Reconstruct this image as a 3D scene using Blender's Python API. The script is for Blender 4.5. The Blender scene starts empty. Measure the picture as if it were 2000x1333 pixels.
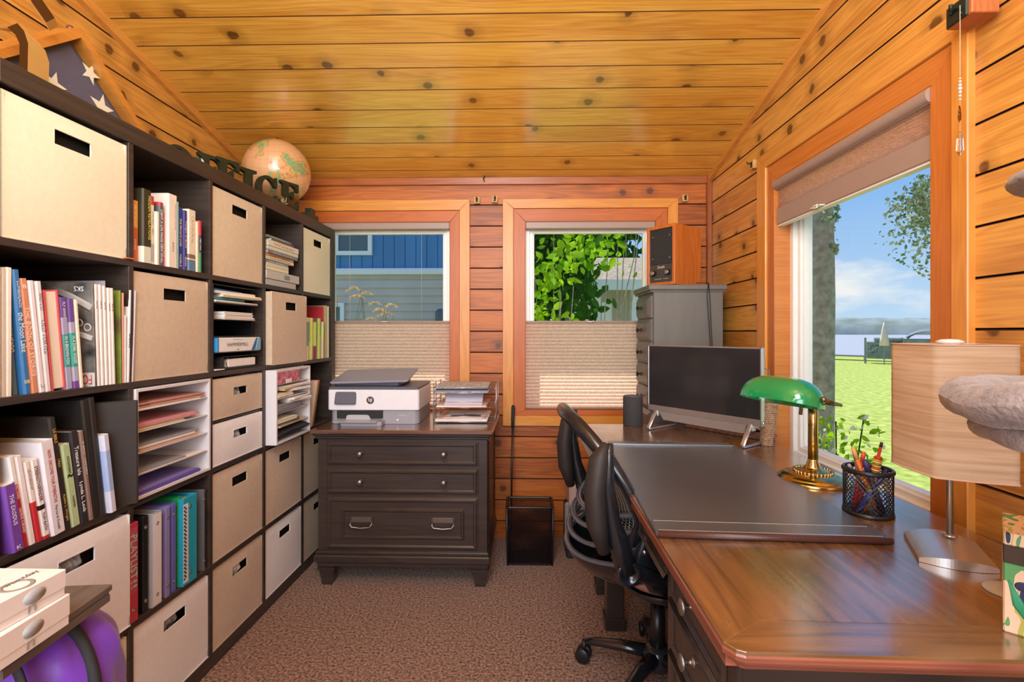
import bpy, math, random
from mathutils import Vector, Matrix
random.seed(7)
R = math.radians
SC = bpy.context.scene
COL = SC.collection

# ---------------------------------------------------------------- camera, sky, light, exposure
FPX = 967.0; EYE = 1.20; YAW = 0.0207            # focal length in pixels, eye height, room turned against the camera
cam = bpy.data.cameras.new('camera'); camo = bpy.data.objects.new('camera', cam); COL.objects.link(camo)
cam.sensor_width = 36.0; cam.lens = FPX / 2000 * 36.0; cam.shift_y = -16.5 / 2000; cam.clip_start = 0.02; cam.clip_end = 2000
camo.location = (0, 0, EYE); camo.rotation_euler = (R(90), 0, YAW)
SC.camera = camo
SC.view_settings.view_transform = 'Standard'; SC.view_settings.look = 'None'
SC.view_settings.gamma = 1.0; SC.view_settings.use_curve_mapping = False
SC.view_settings.exposure = 0.0
SC.cycles.max_bounces = 10; SC.cycles.diffuse_bounces = 5; SC.cycles.glossy_bounces = 4
SC.cycles.transparent_max_bounces = 16; SC.cycles.sample_clamp_indirect = 6.0

W = bpy.data.worlds.new('sky'); SC.world = W; W.use_nodes = True
nt = W.node_tree; nt.nodes.clear()
def wn(t, **k):
    n = nt.nodes.new(t)
    for a, b in k.items(): setattr(n, a, b)
    return n
wo = wn('ShaderNodeOutputWorld'); bg = wn('ShaderNodeBackground'); tc = wn('ShaderNodeTexCoord')
sp = wn('ShaderNodeSeparateXYZ'); nt.links.new(tc.outputs['Generated'], sp.inputs[0])
cr = wn('ShaderNodeValToRGB'); e = cr.color_ramp.elements
e[0].position = 0.0; e[0].color = (0.60, 0.80, 1.0, 1); e[1].position = 0.75; e[1].color = (0.08, 0.25, 0.75, 1)
m_ = cr.color_ramp.elements.new(0.28); m_.color = (0.22, 0.50, 0.98, 1)
nt.links.new(sp.outputs['Z'], cr.inputs[0])
mp = wn('ShaderNodeMapping'); mp.inputs['Scale'].default_value = (1.0, 1.0, 3.2); mp.inputs['Location'].default_value = (3.1, 1.35, 0.2)
nt.links.new(tc.outputs['Generated'], mp.inputs[0])
ns = wn('ShaderNodeTexNoise'); ns.inputs['Scale'].default_value = 3.2; ns.inputs['Detail'].default_value = 8; ns.inputs['Roughness'].default_value = 0.55
nt.links.new(mp.outputs[0], ns.inputs['Vector'])
cc = wn('ShaderNodeValToRGB'); cc.color_ramp.elements[0].position = 0.56; cc.color_ramp.elements[1].position = 0.68
nt.links.new(ns.outputs[0], cc.inputs[0])
mx = wn('ShaderNodeMix', data_type='RGBA'); mx.inputs[7].default_value = (1.0, 1.0, 1.0, 1)
nt.links.new(cc.outputs[0], mx.inputs[0]); nt.links.new(cr.outputs[0], mx.inputs[6]); nt.links.new(mx.outputs[2], bg.inputs[0])
bg.inputs[1].default_value = 0.95
nt.links.new(bg.outputs[0], wo.inputs[0])

def light(name, kind, loc, aim, energy, color, size=1.0, sy=None, **kw):
    l = bpy.data.lights.new(name, kind); l.energy = energy; l.color = color
    if kind == 'AREA':
        l.shape = 'RECTANGLE' if sy else 'SQUARE'; l.size = size
        if sy: l.size_y = sy
    if kind == 'SUN': l.angle = R(0.6)
    o = bpy.data.objects.new(name, l); COL.objects.link(o); o.location = loc
    o.rotation_euler = (Vector(aim) - Vector(loc)).to_track_quat('-Z', 'Y').to_euler()
    return o
# sun stands high behind the window wall, a little to the left
light('sun', 'SUN', (-4, 12, 20), (0, 0, 0), 6.5, (1.0, 0.93, 0.82))
# unseen fill lights added around the camera to brighten the room
light('rear_fill', 'AREA', (-0.2, -1.9, 1.7), (0.0, 2.0, 1.1), 92, (0.90, 0.95, 1.0), 2.4, 1.8)  # broad fill added behind the camera, no doorway is modelled
light('overhead_fill', 'AREA', (-0.25, -0.35, 2.55), (-0.2, 1.3, 0.2), 30, (0.95, 0.96, 1.0), 0.9, 0.9)  # overhead fill added, no fixture stands here
light('ceiling_fill', 'AREA', (-0.2, 0.15, 1.95), (-0.2, 1.1, 2.9), 27, (1.0, 0.92, 0.74), 0.8, 0.6)  # added fill aimed upward to brighten the ceiling boards

# ---------------------------------------------------------------- pixel helpers (a camera ray meets a real plane)
def C(x, d, z=0.0): return Vector((x - YAW * d, d + YAW * x, z))            # camera-aligned floor frame -> room frame
def ray(px, py): return C((px - 1000) / FPX, 1.0, 0) + Vector((0, 0, (650 - py) / FPX))
def atY(px, py, Y): r = ray(px, py); r = r * (Y / r.y); r.z += EYE; return r
def atX(px, py, X): r = ray(px, py); r = r * (X / r.x); r.z += EYE; return r
def atZ(px, py, Z): r = ray(px, py); r = r * ((Z - EYE) / r.z); r.z += EYE; return r

# ---------------------------------------------------------------- mesh builder
class MB:
    def __init__(s): s.v = []; s.f = []; s.m = []; s.sm = []; s.mi = 0
    def add(s, vs, fs, smooth=False, M=None):
        b = len(s.v)
        for p in vs: s.v.append(tuple(M @ Vector(p)) if M else tuple(p))
        for f in fs: s.f.append([i + b for i in f]); s.m.append(s.mi); s.sm.append(smooth)
        return s
    def box(s, x0, x1, y0, y1, z0, z1, b=0.0, M=None):
        if x0 > x1: x0, x1 = x1, x0
        if y0 > y1: y0, y1 = y1, y0
        if z0 > z1: z0, z1 = z1, z0
        b = min(b, (x1-x0)*.45, (y1-y0)*.45, (z1-z0)*.45)
        if b <= 0:
            v = [(x, y, z) for x in (x0, x1) for y in (y0, y1) for z in (z0, z1)]
            return s.add(v, [(0,1,3,2),(4,6,7,5),(0,4,5,1),(2,3,7,6),(0,2,6,4),(1,5,7,3)], False, M)
        V = []; idx = {}
        X = (x0, x1); Y = (y0, y1); Z = (z0, z1)
        for i in (0,1):
            for j in (0,1):
                for k in (0,1):
                    c = [X[i], Y[j], Z[k]]; sg = [1 if t == 0 else -1 for t in (i,j,k)]
                    for ax in range(3):
                        p = list(c)
                        for a2 in range(3):
                            if a2 != ax: p[a2] += sg[a2]*b
                        idx[(i,j,k,ax)] = len(V); V.append(tuple(p))
        F = []
        F += [[idx[(i,0,0,0)], idx[(i,1,0,0)], idx[(i,1,1,0)], idx[(i,0,1,0)]] for i in (0,1)]
        F += [[idx[(0,j,0,1)], idx[(1,j,0,1)], idx[(1,j,1,1)], idx[(0,j,1,1)]] for j in (0,1)]
        F += [[idx[(0,0,k,2)], idx[(1,0,k,2)], idx[(1,1,k,2)], idx[(0,1,k,2)]] for k in (0,1)]
        for i in (0,1):
            for j in (0,1):
                F.append([idx[(i,j,0,0)], idx[(i,j,0,1)], idx[(i,j,1,1)], idx[(i,j,1,0)]])
                F.append([idx[(i,0,j,0)], idx[(i,0,j,2)], idx[(i,1,j,2)], idx[(i,1,j,0)]])
                F.append([idx[(0,i,j,1)], idx[(0,i,j,2)], idx[(1,i,j,2)], idx[(1,i,j,1)]])
                for k in (0,1): F.append([idx[(i,j,k,0)], idx[(i,j,k,1)], idx[(i,j,k,2)]])
        return s.add(V, F, False, M)
    def prism(s, poly, h, M=None, smooth=False, ch=0.0):
        n = len(poly); v = []
        if ch > 0:
            cx = sum(p[0] for p in poly)/n; cy = sum(p[1] for p in poly)/n
            def ins(p):
                dx, dy = p[0]-cx, p[1]-cy; L = math.hypot(dx, dy) or 1; k = max(0, 1-ch*1.3/L); return (cx+dx*k, cy+dy*k)
            q = [ins(p) for p in poly]
            rings = [[(*p, 0) for p in q], [(*p, ch) for p in poly], [(*p, h-ch) for p in poly], [(*p, h) for p in q]]
        else: rings = [[(*p, 0) for p in poly], [(*p, h) for p in poly]]
        for r in rings: v += r
        F = [list(range(n))[::-1], [len(v)-n+i for i in range(n)]]
        for k in range(len(rings)-1):
            for i in range(n): j = (i+1) % n; F.append([k*n+i, k*n+j, (k+1)*n+j, (k+1)*n+i])
        s.add(v, F, smooth, M); return s
    def lathe(s, prof, n=24, M=None, smooth=True, sx=1.0, sy=1.0):
        v = []; F = []
        for r, z in prof:
            for i in range(n): a = 2*math.pi*i/n; v.append((r*sx*math.cos(a), r*sy*math.sin(a), z))
        for k in range(len(prof)-1):
            for i in range(n): j = (i+1) % n; F.append([k*n+i, k*n+j, (k+1)*n+j, (k+1)*n+i])
        if prof[0][0] > 1e-6: F.append(list(range(n))[::-1])
        if prof[-1][0] > 1e-6: F.append([(len(prof)-1)*n+i for i in range(n)])
        return s.add(v, F, smooth, M)
    def cyl(s, r, z0, z1, n=20, M=None, ch=0.0, x=0, y=0):
        T = Matrix.Translation((x, y, 0)); T = M @ T if M else T
        return s.lathe([(r-ch, z0), (r, z0+ch), (r, z1-ch), (r-ch, z1)] if ch else [(r, z0), (r, z1)], n, T, n > 8)
    def ball(s, r, c=(0,0,0), n=16, k=10, sc=(1,1,1), M=None):
        T = Matrix.Translation(c) @ Matrix.Diagonal((*sc, 1)); T = M @ T if M else T
        return s.lathe([(max(1e-5, r*math.sin(math.pi*i/k)), -r*math.cos(math.pi*i/k)) for i in range(k+1)], n, T)
    def tube(s, pts, r, n=8, closed=False, M=None, flat=1.0, up=None, smooth=True, caps=True):
        P = [Vector(p) for p in pts]; N = len(P); v = []; F = []
        rr = r if isinstance(r, (list, tuple)) else [r]*N
        t0 = None; nrm = None
        for i in range(N):
            if closed: t = P[(i+1) % N]-P[i-1]
            else: t = P[min(i+1, N-1)]-P[max(i-1, 0)]
            t.normalize()
            if up is not None:
                nrm = Vector(up) - t*t.dot(Vector(up)); nrm.normalize()
            elif nrm is None:
                a = Vector((0,0,1)) if abs(t.z) < .9 else Vector((1,0,0)); nrm = (a - t*a.dot(t)).normalized()
            else:
                nrm = (nrm - t*nrm.dot(t)).normalized()
            b = t.cross(nrm)
            for k in range(n):
                a = 2*math.pi*(k+.5)/n; q = P[i] + nrm*(math.cos(a)*rr[i]*flat) + b*(math.sin(a)*rr[i]); v.append(tuple(q))
        L = N if closed else N-1
        for i in range(L):
            for k in range(n): F.append([i*n+k, i*n+(k+1) % n, ((i+1) % N)*n+(k+1) % n, ((i+1) % N)*n+k])
        if not closed and caps: F.append(list(range(n))[::-1]); F.append([(N-1)*n+k for k in range(n)])
        return s.add(v, F, smooth and n > 4, M)
    def surf(s, fn, nu, nv, M=None, smooth=True, skip=None, cu=False):
        v = [fn(i/nu, j/nv) for i in range(nu+(0 if cu else 1)) for j in range(nv+1)]; F = []
        U = nu if cu else nu+1
        for i in range(nu):
            for j in range(nv):
                if skip and skip(i, j): continue
                F.append([i*(nv+1)+j, ((i+1) % U)*(nv+1)+j, ((i+1) % U)*(nv+1)+j+1, i*(nv+1)+j+1])
        return s.add(v, F, smooth, M)
    def build(s, name, mats, parent=None, loc=None, rot=None, mods=()):
        me = bpy.data.meshes.new(name); me.from_pydata(s.v, [], s.f)
        if not isinstance(mats, (list, tuple)): mats = [mats]
        for m in mats: me.materials.append(m)
        me.polygons.foreach_set('material_index', s.m); me.polygons.foreach_set('use_smooth', s.sm)
        me.update()
        o = bpy.data.objects.new(name, me); COL.objects.link(o)
        if parent: o.parent = parent
        if loc is not None: o.location = loc
        if rot is not None: o.rotation_euler = rot
        for kind, kw in mods:
            md = o.modifiers.new(kind.lower(), kind)
            for a, b in kw.items(): setattr(md, a, b)
        return o
def fixn(o):
    import bmesh
    bm = bmesh.new(); bm.from_mesh(o.data); bmesh.ops.recalc_face_normals(bm, faces=bm.faces); bm.to_mesh(o.data); bm.free(); return o
def thing(name, label, cat, loc=(0,0,0), rz=0.0, group=None, rot=None):
    o = bpy.data.objects.new(name, None); COL.objects.link(o); o.location = loc; o.rotation_euler = rot if rot else (0, 0, rz)
    o.empty_display_size = .05
    o['label'] = label; o['category'] = cat
    if group: o['group'] = group
    return o
def tag(o, label, cat, group=None, kind=None):
    o['label'] = label; o['category'] = cat
    if group: o['group'] = group
    if kind: o['kind'] = kind
    return o
def struct(o): o['kind'] = 'structure'; return o
def dup(root, loc=None, rot=None, label=None):
    r = root.copy(); COL.objects.link(r)
    if loc is not None: r.location = loc
    if rot is not None: r.rotation_euler = rot
    if label: r['label'] = label
    for ch in list(root.children):
        c = ch.copy(); COL.objects.link(c); c.parent = r
        for g in list(ch.children):
            q = g.copy(); COL.objects.link(q); q.parent = c
    return r
ROT = {'down': Matrix(((0,0,1),(0,1,0),(-1,0,0))), 'out': Matrix(((0,0,1),(1,0,0),(0,1,0))), 'flip': Matrix(((0,0,1),(-1,0,0),(0,-1,0))),
       'up': Matrix(((0,0,1),(0,-1,0),(1,0,0))), 'front': Matrix(((1,0,0),(0,0,-1),(0,1,0))), 'top': Matrix.Identity(3)}
def text(s, mat, parent, loc, face, length, height, name='lettering', ext=0.0004, mirror=False):
    cu = bpy.data.curves.new('t', 'FONT'); cu.body = s; cu.align_x = 'CENTER'; cu.align_y = 'CENTER'; cu.extrude = 0.001; cu.resolution_u = 2
    t = bpy.data.objects.new('t', cu); COL.objects.link(t)
    dg = bpy.context.evaluated_depsgraph_get(); me = bpy.data.meshes.new_from_object(t.evaluated_get(dg))
    bpy.data.objects.remove(t); bpy.data.curves.remove(cu)
    xs = [v.co.x for v in me.vertices]; ys = [v.co.y for v in me.vertices]
    w = (max(xs)-min(xs)) or 1; h = (max(ys)-min(ys)) or 1; cx = (max(xs)+min(xs))/2; cy = (max(ys)+min(ys))/2
    for v in me.vertices: v.co = ((v.co.x-cx)/w*length, (v.co.y-cy)/h*height, ext*(1 if v.co.z > 0 else -.2))
    me.materials.clear(); me.materials.append(mat); me.name = name
    o = bpy.data.objects.new(name, me); COL.objects.link(o); o.parent = parent
    o.matrix_local = Matrix.Translation(loc) @ (ROT[face] if isinstance(face, str) else face).to_4x4()
    return o

# ---------------------------------------------------------------- materials
MATS = {}
def srgb(c):
    if isinstance(c, str): c = tuple(int(c[i:i+2], 16)/255 for i in (0, 2, 4))
    return tuple((x/12.92 if x <= .04045 else ((x+.055)/1.055)**2.4) for x in c)
def pm(name, col, rough=0.6, metal=0.0, noise=0.0, nscale=30.0, bump=0.0, bscale=None, coat=0.0, spec=0.5, trans=0.0, sheen=0.0, stretch=(1,1,1), c2=None, alpha=None, coords='Object', emis=None, sss=0, cior=1.5):
    if name in MATS: return MATS[name]
    m = bpy.data.materials.new(name); m.use_nodes = True; t = m.node_tree; b = t.nodes['Principled BSDF']
    c = srgb(col); b.inputs['Base Color'].default_value = (*c, 1); b.inputs['Roughness'].default_value = rough; b.inputs['Metallic'].default_value = metal
    b.inputs['Coat Weight'].default_value = coat; b.inputs['Coat Roughness'].default_value = .12 if coat < .9 or cior < 2 else .3; b.inputs['Coat IOR'].default_value = cior; b.inputs['Specular IOR Level'].default_value = spec
    b.inputs['Transmission Weight'].default_value = trans; b.inputs['Sheen Weight'].default_value = sheen
    if emis: b.inputs['Emission Color'].default_value = (*srgb(emis[0]), 1); b.inputs['Emission Strength'].default_value = emis[1]
    x = t.nodes.new('ShaderNodeTexCoord'); mp = t.nodes.new('ShaderNodeMapping'); mp.inputs['Scale'].default_value = stretch
    t.links.new(x.outputs[coords], mp.inputs[0])
    if True:
        n = t.nodes.new('ShaderNodeTexNoise'); n.inputs['Scale'].default_value = nscale; n.inputs['Detail'].default_value = 4
        t.links.new(mp.outputs[0], n.inputs['Vector'])
        mi = t.nodes.new('ShaderNodeMix'); mi.data_type = 'RGBA'
        k = max(noise, .02)
        d = srgb(c2) if c2 else tuple(v*(1-k) for v in c)
        mi.inputs[6].default_value = (*d, 1); mi.inputs[7].default_value = (*(c if c2 else tuple(min(1, v*(1+k*.6)) for v in c)), 1)
        rp = t.nodes.new('ShaderNodeMapRange'); rp.inputs[1].default_value = .32; rp.inputs[2].default_value = .68
        t.links.new(n.outputs[0], rp.inputs[0]); t.links.new(rp.outputs[0], mi.inputs[0]); t.links.new(mi.outputs[2], b.inputs['Base Color'])
    if bump:
        n2 = t.nodes.new('ShaderNodeTexNoise'); n2.inputs['Scale'].default_value = bscale or nscale; n2.inputs['Detail'].default_value = 3
        t.links.new(mp.outputs[0], n2.inputs['Vector'])
        bp = t.nodes.new('ShaderNodeBump'); bp.inputs['Strength'].default_value = bump; bp.inputs['Distance'].default_value = .003
        t.links.new(n2.outputs[0], bp.inputs['Height']); t.links.new(bp.outputs[0], b.inputs['Normal'])
    MATS[name] = m; return m

def wood(name, light_c, dark_c, lng='X', across='Z', plank=None, knots=0.0, rough=0.35, coat=0.15, vary=0.18, gs=1.0, knot_c='4a2410', bump=.08, scratch=0, cior=1.5):
    """planed board: grain along lng; plank=(pitch, offset) gives every board of a wall its own tone and figure"""
    m = bpy.data.materials.new(name); m.use_nodes = True; t = m.node_tree; b = t.nodes['Principled BSDF']; L = t.links.new
    b.inputs['Roughness'].default_value = rough; b.inputs['Coat Weight'].default_value = coat; b.inputs['Coat Roughness'].default_value = .18
    def N(k, **kw):
        n = t.nodes.new(k)
        for a, v in kw.items(): setattr(n, a, v)
        return n
    def Mth(op, a, bb=None, c=None):
        n = N('ShaderNodeMath', operation=op)
        for i, v in enumerate((a, bb, c)):
            if v is None: continue
            if isinstance(v, (int, float)): n.inputs[i].default_value = v
            else: L(v, n.inputs[i])
        return n.outputs[0]
    tc = N('ShaderNodeTexCoord'); sp = N('ShaderNodeSeparateXYZ'); L(tc.outputs['Object'], sp.inputs[0])
    U = sp.outputs[lng]; V = sp.outputs[across]
    third = [a for a in 'XYZ' if a not in (lng, across)][0]
    if plank:
        pid = Mth('FLOOR', Mth('DIVIDE', Mth('SUBTRACT', V, plank[1]), plank[0]))
        wnn = N('ShaderNodeTexWhiteNoise', noise_dimensions='1D'); L(pid, wnn.inputs['W']); rnd = wnn.outputs['Value']
        off = Mth('MULTIPLY', rnd, 37.0)
    else:
        pid = None; rnd = None; off = Mth('MULTIPLY', sp.outputs[third], 0.7)
    Uo = Mth('ADD', U, off)
    cb = N('ShaderNodeCombineXYZ'); L(Mth('MULTIPLY', Uo, 1.1*gs), cb.inputs[0]); L(Mth('MULTIPLY', V, 13.0*gs), cb.inputs[1]); L(off, cb.inputs[2])
    big = N('ShaderNodeTexNoise'); big.inputs['Scale'].default_value = 1.0; big.inputs['Detail'].default_value = 2; L(cb.outputs[0], big.inputs['Vector'])
    rings = Mth('SINE', Mth('MULTIPLY', big.outputs[0], 60.0))
    cb2 = N('ShaderNodeCombineXYZ'); L(Mth('MULTIPLY', Uo, 5*gs), cb2.inputs[0]); L(Mth('MULTIPLY', V, 190.0*gs), cb2.inputs[1]); L(off, cb2.inputs[2])
    fine = N('ShaderNodeTexNoise'); fine.inputs['Scale'].default_value = 1.0; fine.inputs['Detail'].default_value = 3; L(cb2.outputs[0], fine.inputs['Vector'])
    g = Mth('ADD', Mth('MULTIPLY', rings, .11), Mth('MULTIPLY', fine.outputs[0], .75))
    g = Mth('ADD', g, Mth('MULTIPLY', Mth('SUBTRACT', big.outputs[0], .5), .7))
    if rnd is not None: g = Mth('ADD', g, Mth('MULTIPLY', Mth('SUBTRACT', rnd, .5), vary*2.2))
    mr = N('ShaderNodeMapRange'); mr.inputs[1].default_value = .08; mr.inputs[2].default_value = .72; L(g, mr.inputs[0])
    b.inputs['Coat IOR'].default_value = cior
    mi = N('ShaderNodeMix', data_type='RGBA'); mi.inputs[6].default_value = (*srgb(light_c), 1); mi.inputs[7].default_value = (*srgb(dark_c), 1)
    L(mr.outputs[0], mi.inputs[0]); colr = mi.outputs[2]
    if knots:
        cb3 = N('ShaderNodeCombineXYZ'); L(Mth('ADD', Uo, Mth('MULTIPLY', pid, 7.37)) if plank else Uo, cb3.inputs[0])
        if plank:   # one knot row per board, jittered, so knots stay inside the board
            fr = Mth('SUBTRACT', Mth('DIVIDE', Mth('SUBTRACT', V, plank[1]), plank[0]), pid)
            L(Mth('MULTIPLY', fr, plank[0]), cb3.inputs[1]); L(Mth('MULTIPLY', pid, 5.0), cb3.inputs[2])
        else: L(V, cb3.inputs[1])
        dn = N('ShaderNodeTexNoise'); dn.inputs['Scale'].default_value = 22; L(cb3.outputs[0], dn.inputs['Vector'])
        va = N('ShaderNodeVectorMath', operation='SCALE'); L(dn.outputs['Color'], va.inputs[0]); va.inputs['Scale'].default_value = .022
        vb = N('ShaderNodeVectorMath', operation='ADD'); L(cb3.outputs[0], vb.inputs[0]); L(va.outputs[0], vb.inputs[1])
        vo = N('ShaderNodeTexVoronoi', voronoi_dimensions='2D'); vo.inputs['Scale'].default_value = 5.4; L(vb.outputs[0], vo.inputs['Vector'])
        sc_ = N('ShaderNodeSeparateColor'); L(vo.outputs['Color'], sc_.inputs[0])
        keep = Mth('LESS_THAN', sc_.outputs[0], knots)
        size = Mth('ADD', Mth('MULTIPLY', sc_.outputs[1], .07), .075)
        q = Mth('DIVIDE', vo.outputs['Distance'], size)
        core = N('ShaderNodeMapRange'); core.inputs[1].default_value = 1.35; core.inputs[2].default_value = .75; L(q, core.inputs[0])
        halo = N('ShaderNodeMapRange'); halo.inputs[1].default_value = 3.4; halo.inputs[2].default_value = .9; halo.inputs[4].default_value = .38; L(q, halo.inputs[0])
        k = Mth('MULTIPLY', Mth('MAXIMUM', core.outputs[0], halo.outputs[0]), keep)
        k = Mth('MULTIPLY', k, Mth('ADD', Mth('MULTIPLY', fine.outputs[0], .5), .6))
        mk = N('ShaderNodeMix', data_type='RGBA'); L(k, mk.inputs[0]); L(colr, mk.inputs[6]); mk.inputs[7].default_value = (*srgb(knot_c), 1); colr = mk.outputs[2]
    if scratch:
        s1 = N('ShaderNodeTexNoise'); s1.inputs['Scale'].default_value = 9; s1.inputs['Detail'].default_value = 8; s1.inputs['Roughness'].default_value = .75; L(tc.outputs['Object'], s1.inputs['Vector'])
        rr = N('ShaderNodeMapRange'); rr.inputs[1].default_value = .35; rr.inputs[2].default_value = .7; rr.inputs[3].default_value = rough*.75; rr.inputs[4].default_value = rough*1.5
        L(s1.outputs[0], rr.inputs[0]); L(rr.outputs[0], b.inputs['Roughness'])
    L(colr, b.inputs['Base Color'])
    if bump:
        bp = N('ShaderNodeBump'); bp.inputs['Strength'].default_value = bump; bp.inputs['Distance'].default_value = .002
        L(g, bp.inputs['Height']); L(bp.outputs[0], b.inputs['Normal'])
    MATS[name] = m; return m
def translucent(name, col, amount=.5, stretch=(1, 1, 1), nscale=60, c2=None):
    m = bpy.data.materials.new(name); m.use_nodes = True; t = m.node_tree; t.nodes.remove(t.nodes['Principled BSDF'])
    d = t.nodes.new('ShaderNodeBsdfDiffuse'); tr = t.nodes.new('ShaderNodeBsdfTranslucent'); mi = t.nodes.new('ShaderNodeMixShader'); mi.inputs[0].default_value = amount
    x = t.nodes.new('ShaderNodeTexCoord'); mp = t.nodes.new('ShaderNodeMapping'); mp.inputs['Scale'].default_value = stretch; t.links.new(x.outputs['Object'], mp.inputs[0])
    n = t.nodes.new('ShaderNodeTexNoise'); n.inputs['Scale'].default_value = nscale; n.inputs['Detail'].default_value = 5; t.links.new(mp.outputs[0], n.inputs['Vector'])
    mr = t.nodes.new('ShaderNodeMapRange'); mr.inputs[1].default_value = .35; mr.inputs[2].default_value = .65; t.links.new(n.outputs[0], mr.inputs[0])
    mm = t.nodes.new('ShaderNodeMix'); mm.data_type = 'RGBA'; c = srgb(col); mm.inputs[6].default_value = (*c, 1); mm.inputs[7].default_value = (*(srgb(c2) if c2 else tuple(v*.8 for v in c)), 1)
    t.links.new(mr.outputs[0], mm.inputs[0]); t.links.new(mm.outputs[2], d.inputs[0]); t.links.new(mm.outputs[2], tr.inputs[0])
    t.links.new(d.outputs[0], mi.inputs[1]); t.links.new(tr.outputs[0], mi.inputs[2]); t.links.new(mi.outputs[0], t.nodes['Material Output'].inputs[0])
    MATS[name] = m; return m
def pane_mat():
    m = bpy.data.materials.new('window glass'); m.use_nodes = True; t = m.node_tree; t.nodes.remove(t.nodes['Principled BSDF'])
    a = t.nodes.new('ShaderNodeBsdfTransparent'); a.inputs[0].default_value = (.96, .98, .97, 1); g = t.nodes.new('ShaderNodeBsdfGlossy'); g.inputs['Roughness'].default_value = .02
    f = t.nodes.new('ShaderNodeLayerWeight'); f.inputs[0].default_value = .12; mi = t.nodes.new('ShaderNodeMixShader')
    t.links.new(f.outputs['Facing'], mi.inputs[0]); 
    mu = t.nodes.new('ShaderNodeMath'); mu.operation = 'MULTIPLY'; mu.inputs[1].default_value = .25; t.links.new(f.outputs['Facing'], mu.inputs[0]); t.links.new(mu.outputs[0], mi.inputs[0])
    t.links.new(a.outputs[0], mi.inputs[1]); t.links.new(g.outputs[0], mi.inputs[2]); t.links.new(mi.outputs[0], t.nodes['Material Output'].inputs[0])
    return m
PY = 0.1263; PZ = 0.1235
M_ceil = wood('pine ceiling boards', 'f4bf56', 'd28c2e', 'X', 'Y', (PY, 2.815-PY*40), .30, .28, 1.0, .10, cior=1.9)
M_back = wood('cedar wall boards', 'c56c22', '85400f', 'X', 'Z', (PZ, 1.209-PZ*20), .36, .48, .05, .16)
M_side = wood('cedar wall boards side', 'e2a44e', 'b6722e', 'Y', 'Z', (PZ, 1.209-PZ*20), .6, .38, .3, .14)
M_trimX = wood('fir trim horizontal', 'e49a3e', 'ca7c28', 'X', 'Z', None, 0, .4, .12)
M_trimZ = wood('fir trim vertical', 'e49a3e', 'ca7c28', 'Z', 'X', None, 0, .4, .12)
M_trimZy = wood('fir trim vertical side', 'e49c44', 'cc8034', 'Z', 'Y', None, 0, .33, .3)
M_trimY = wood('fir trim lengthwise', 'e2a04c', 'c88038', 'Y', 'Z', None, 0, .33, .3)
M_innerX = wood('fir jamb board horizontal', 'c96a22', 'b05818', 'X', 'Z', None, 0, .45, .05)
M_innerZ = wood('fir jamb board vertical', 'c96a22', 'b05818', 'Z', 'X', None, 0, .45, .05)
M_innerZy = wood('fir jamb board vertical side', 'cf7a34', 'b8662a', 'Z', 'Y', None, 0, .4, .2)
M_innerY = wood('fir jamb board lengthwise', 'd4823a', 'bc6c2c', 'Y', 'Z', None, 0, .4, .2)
M_groove = pm('pine groove shade tone', '5e3210', .8)  # shadow of the gaps painted as dark brown on the ceiling groove faces
M_grooveb = pm('cedar groove shade tone', '4a2410', .8)  # the same gap shadow put into the colour of the wall grooves
M_vinyl = pm('white vinyl frame', 'f0eeea', .35)
M_glass = pane_mat()
M_blind = translucent('pleated blind fabric', 'fae0d0', .55, (1, 1, 1), 90, 'e8cbb8')
M_rail = pm('blind rail taupe', 'a58d80', .4)
M_carpet = pm('brown carpet', 'b48a72', .95, noise=.5, nscale=105, bump=1.0, bscale=150, sheen=.2, c2='38241c', spec=.1)
M_blackwood = wood('black-brown laminate', '463a34', '2d2524', 'Y', 'Z', None, 0, .45, .1, gs=.8, bump=.03)
M_deskbody = wood('espresso painted wood', '3a302c', '271f1c', 'Z', 'Y', None, 0, .32, .25, gs=.8, bump=.03)
M_cabbody = wood('espresso cabinet wood', '40332e', '2a211e', 'X', 'Z', None, 0, .34, .25, gs=.8, bump=.03)
M_desktop = wood('walnut desk top lengthwise', '8c6238', '46301e', 'Y', 'X', None, 0, .22, 1.0, gs=.9, bump=.05, scratch=1, cior=2.8)
M_desktopX = wood('walnut desk top crosswise', '8c6238', '46301e', 'X', 'Y', None, 0, .22, 1.0, gs=.9, bump=.05, scratch=1, cior=2.8)
M_cabtop = wood('walnut cabinet top', '7a5040', '52342a', 'X', 'Y', None, 0, .25, 1.0, gs=.9, bump=.03, cior=2.0)
M_black = pm('black plastic', '1b1b1d', .35)
M_blackm = pm('matte black', '202022', .7, noise=.1)
M_white = pm('white card', 'eeeae8', .6)
M_paper = pm('paper', 'f1ece8', .8)
M_pages = pm('book page edges', 'ece3d2', .85, noise=.15, nscale=400, stretch=(1, 40, 1))
M_silver = pm('brushed silver', 'c9c6c8', .3, .85)
M_steel = pm('steel', 'b4b0ac', .28, .95)
M_brass = pm('brass', 'b08d4a', .22, 1.0)
M_pewter = pm('pewter', '8d867e', .35, .9)

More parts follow.
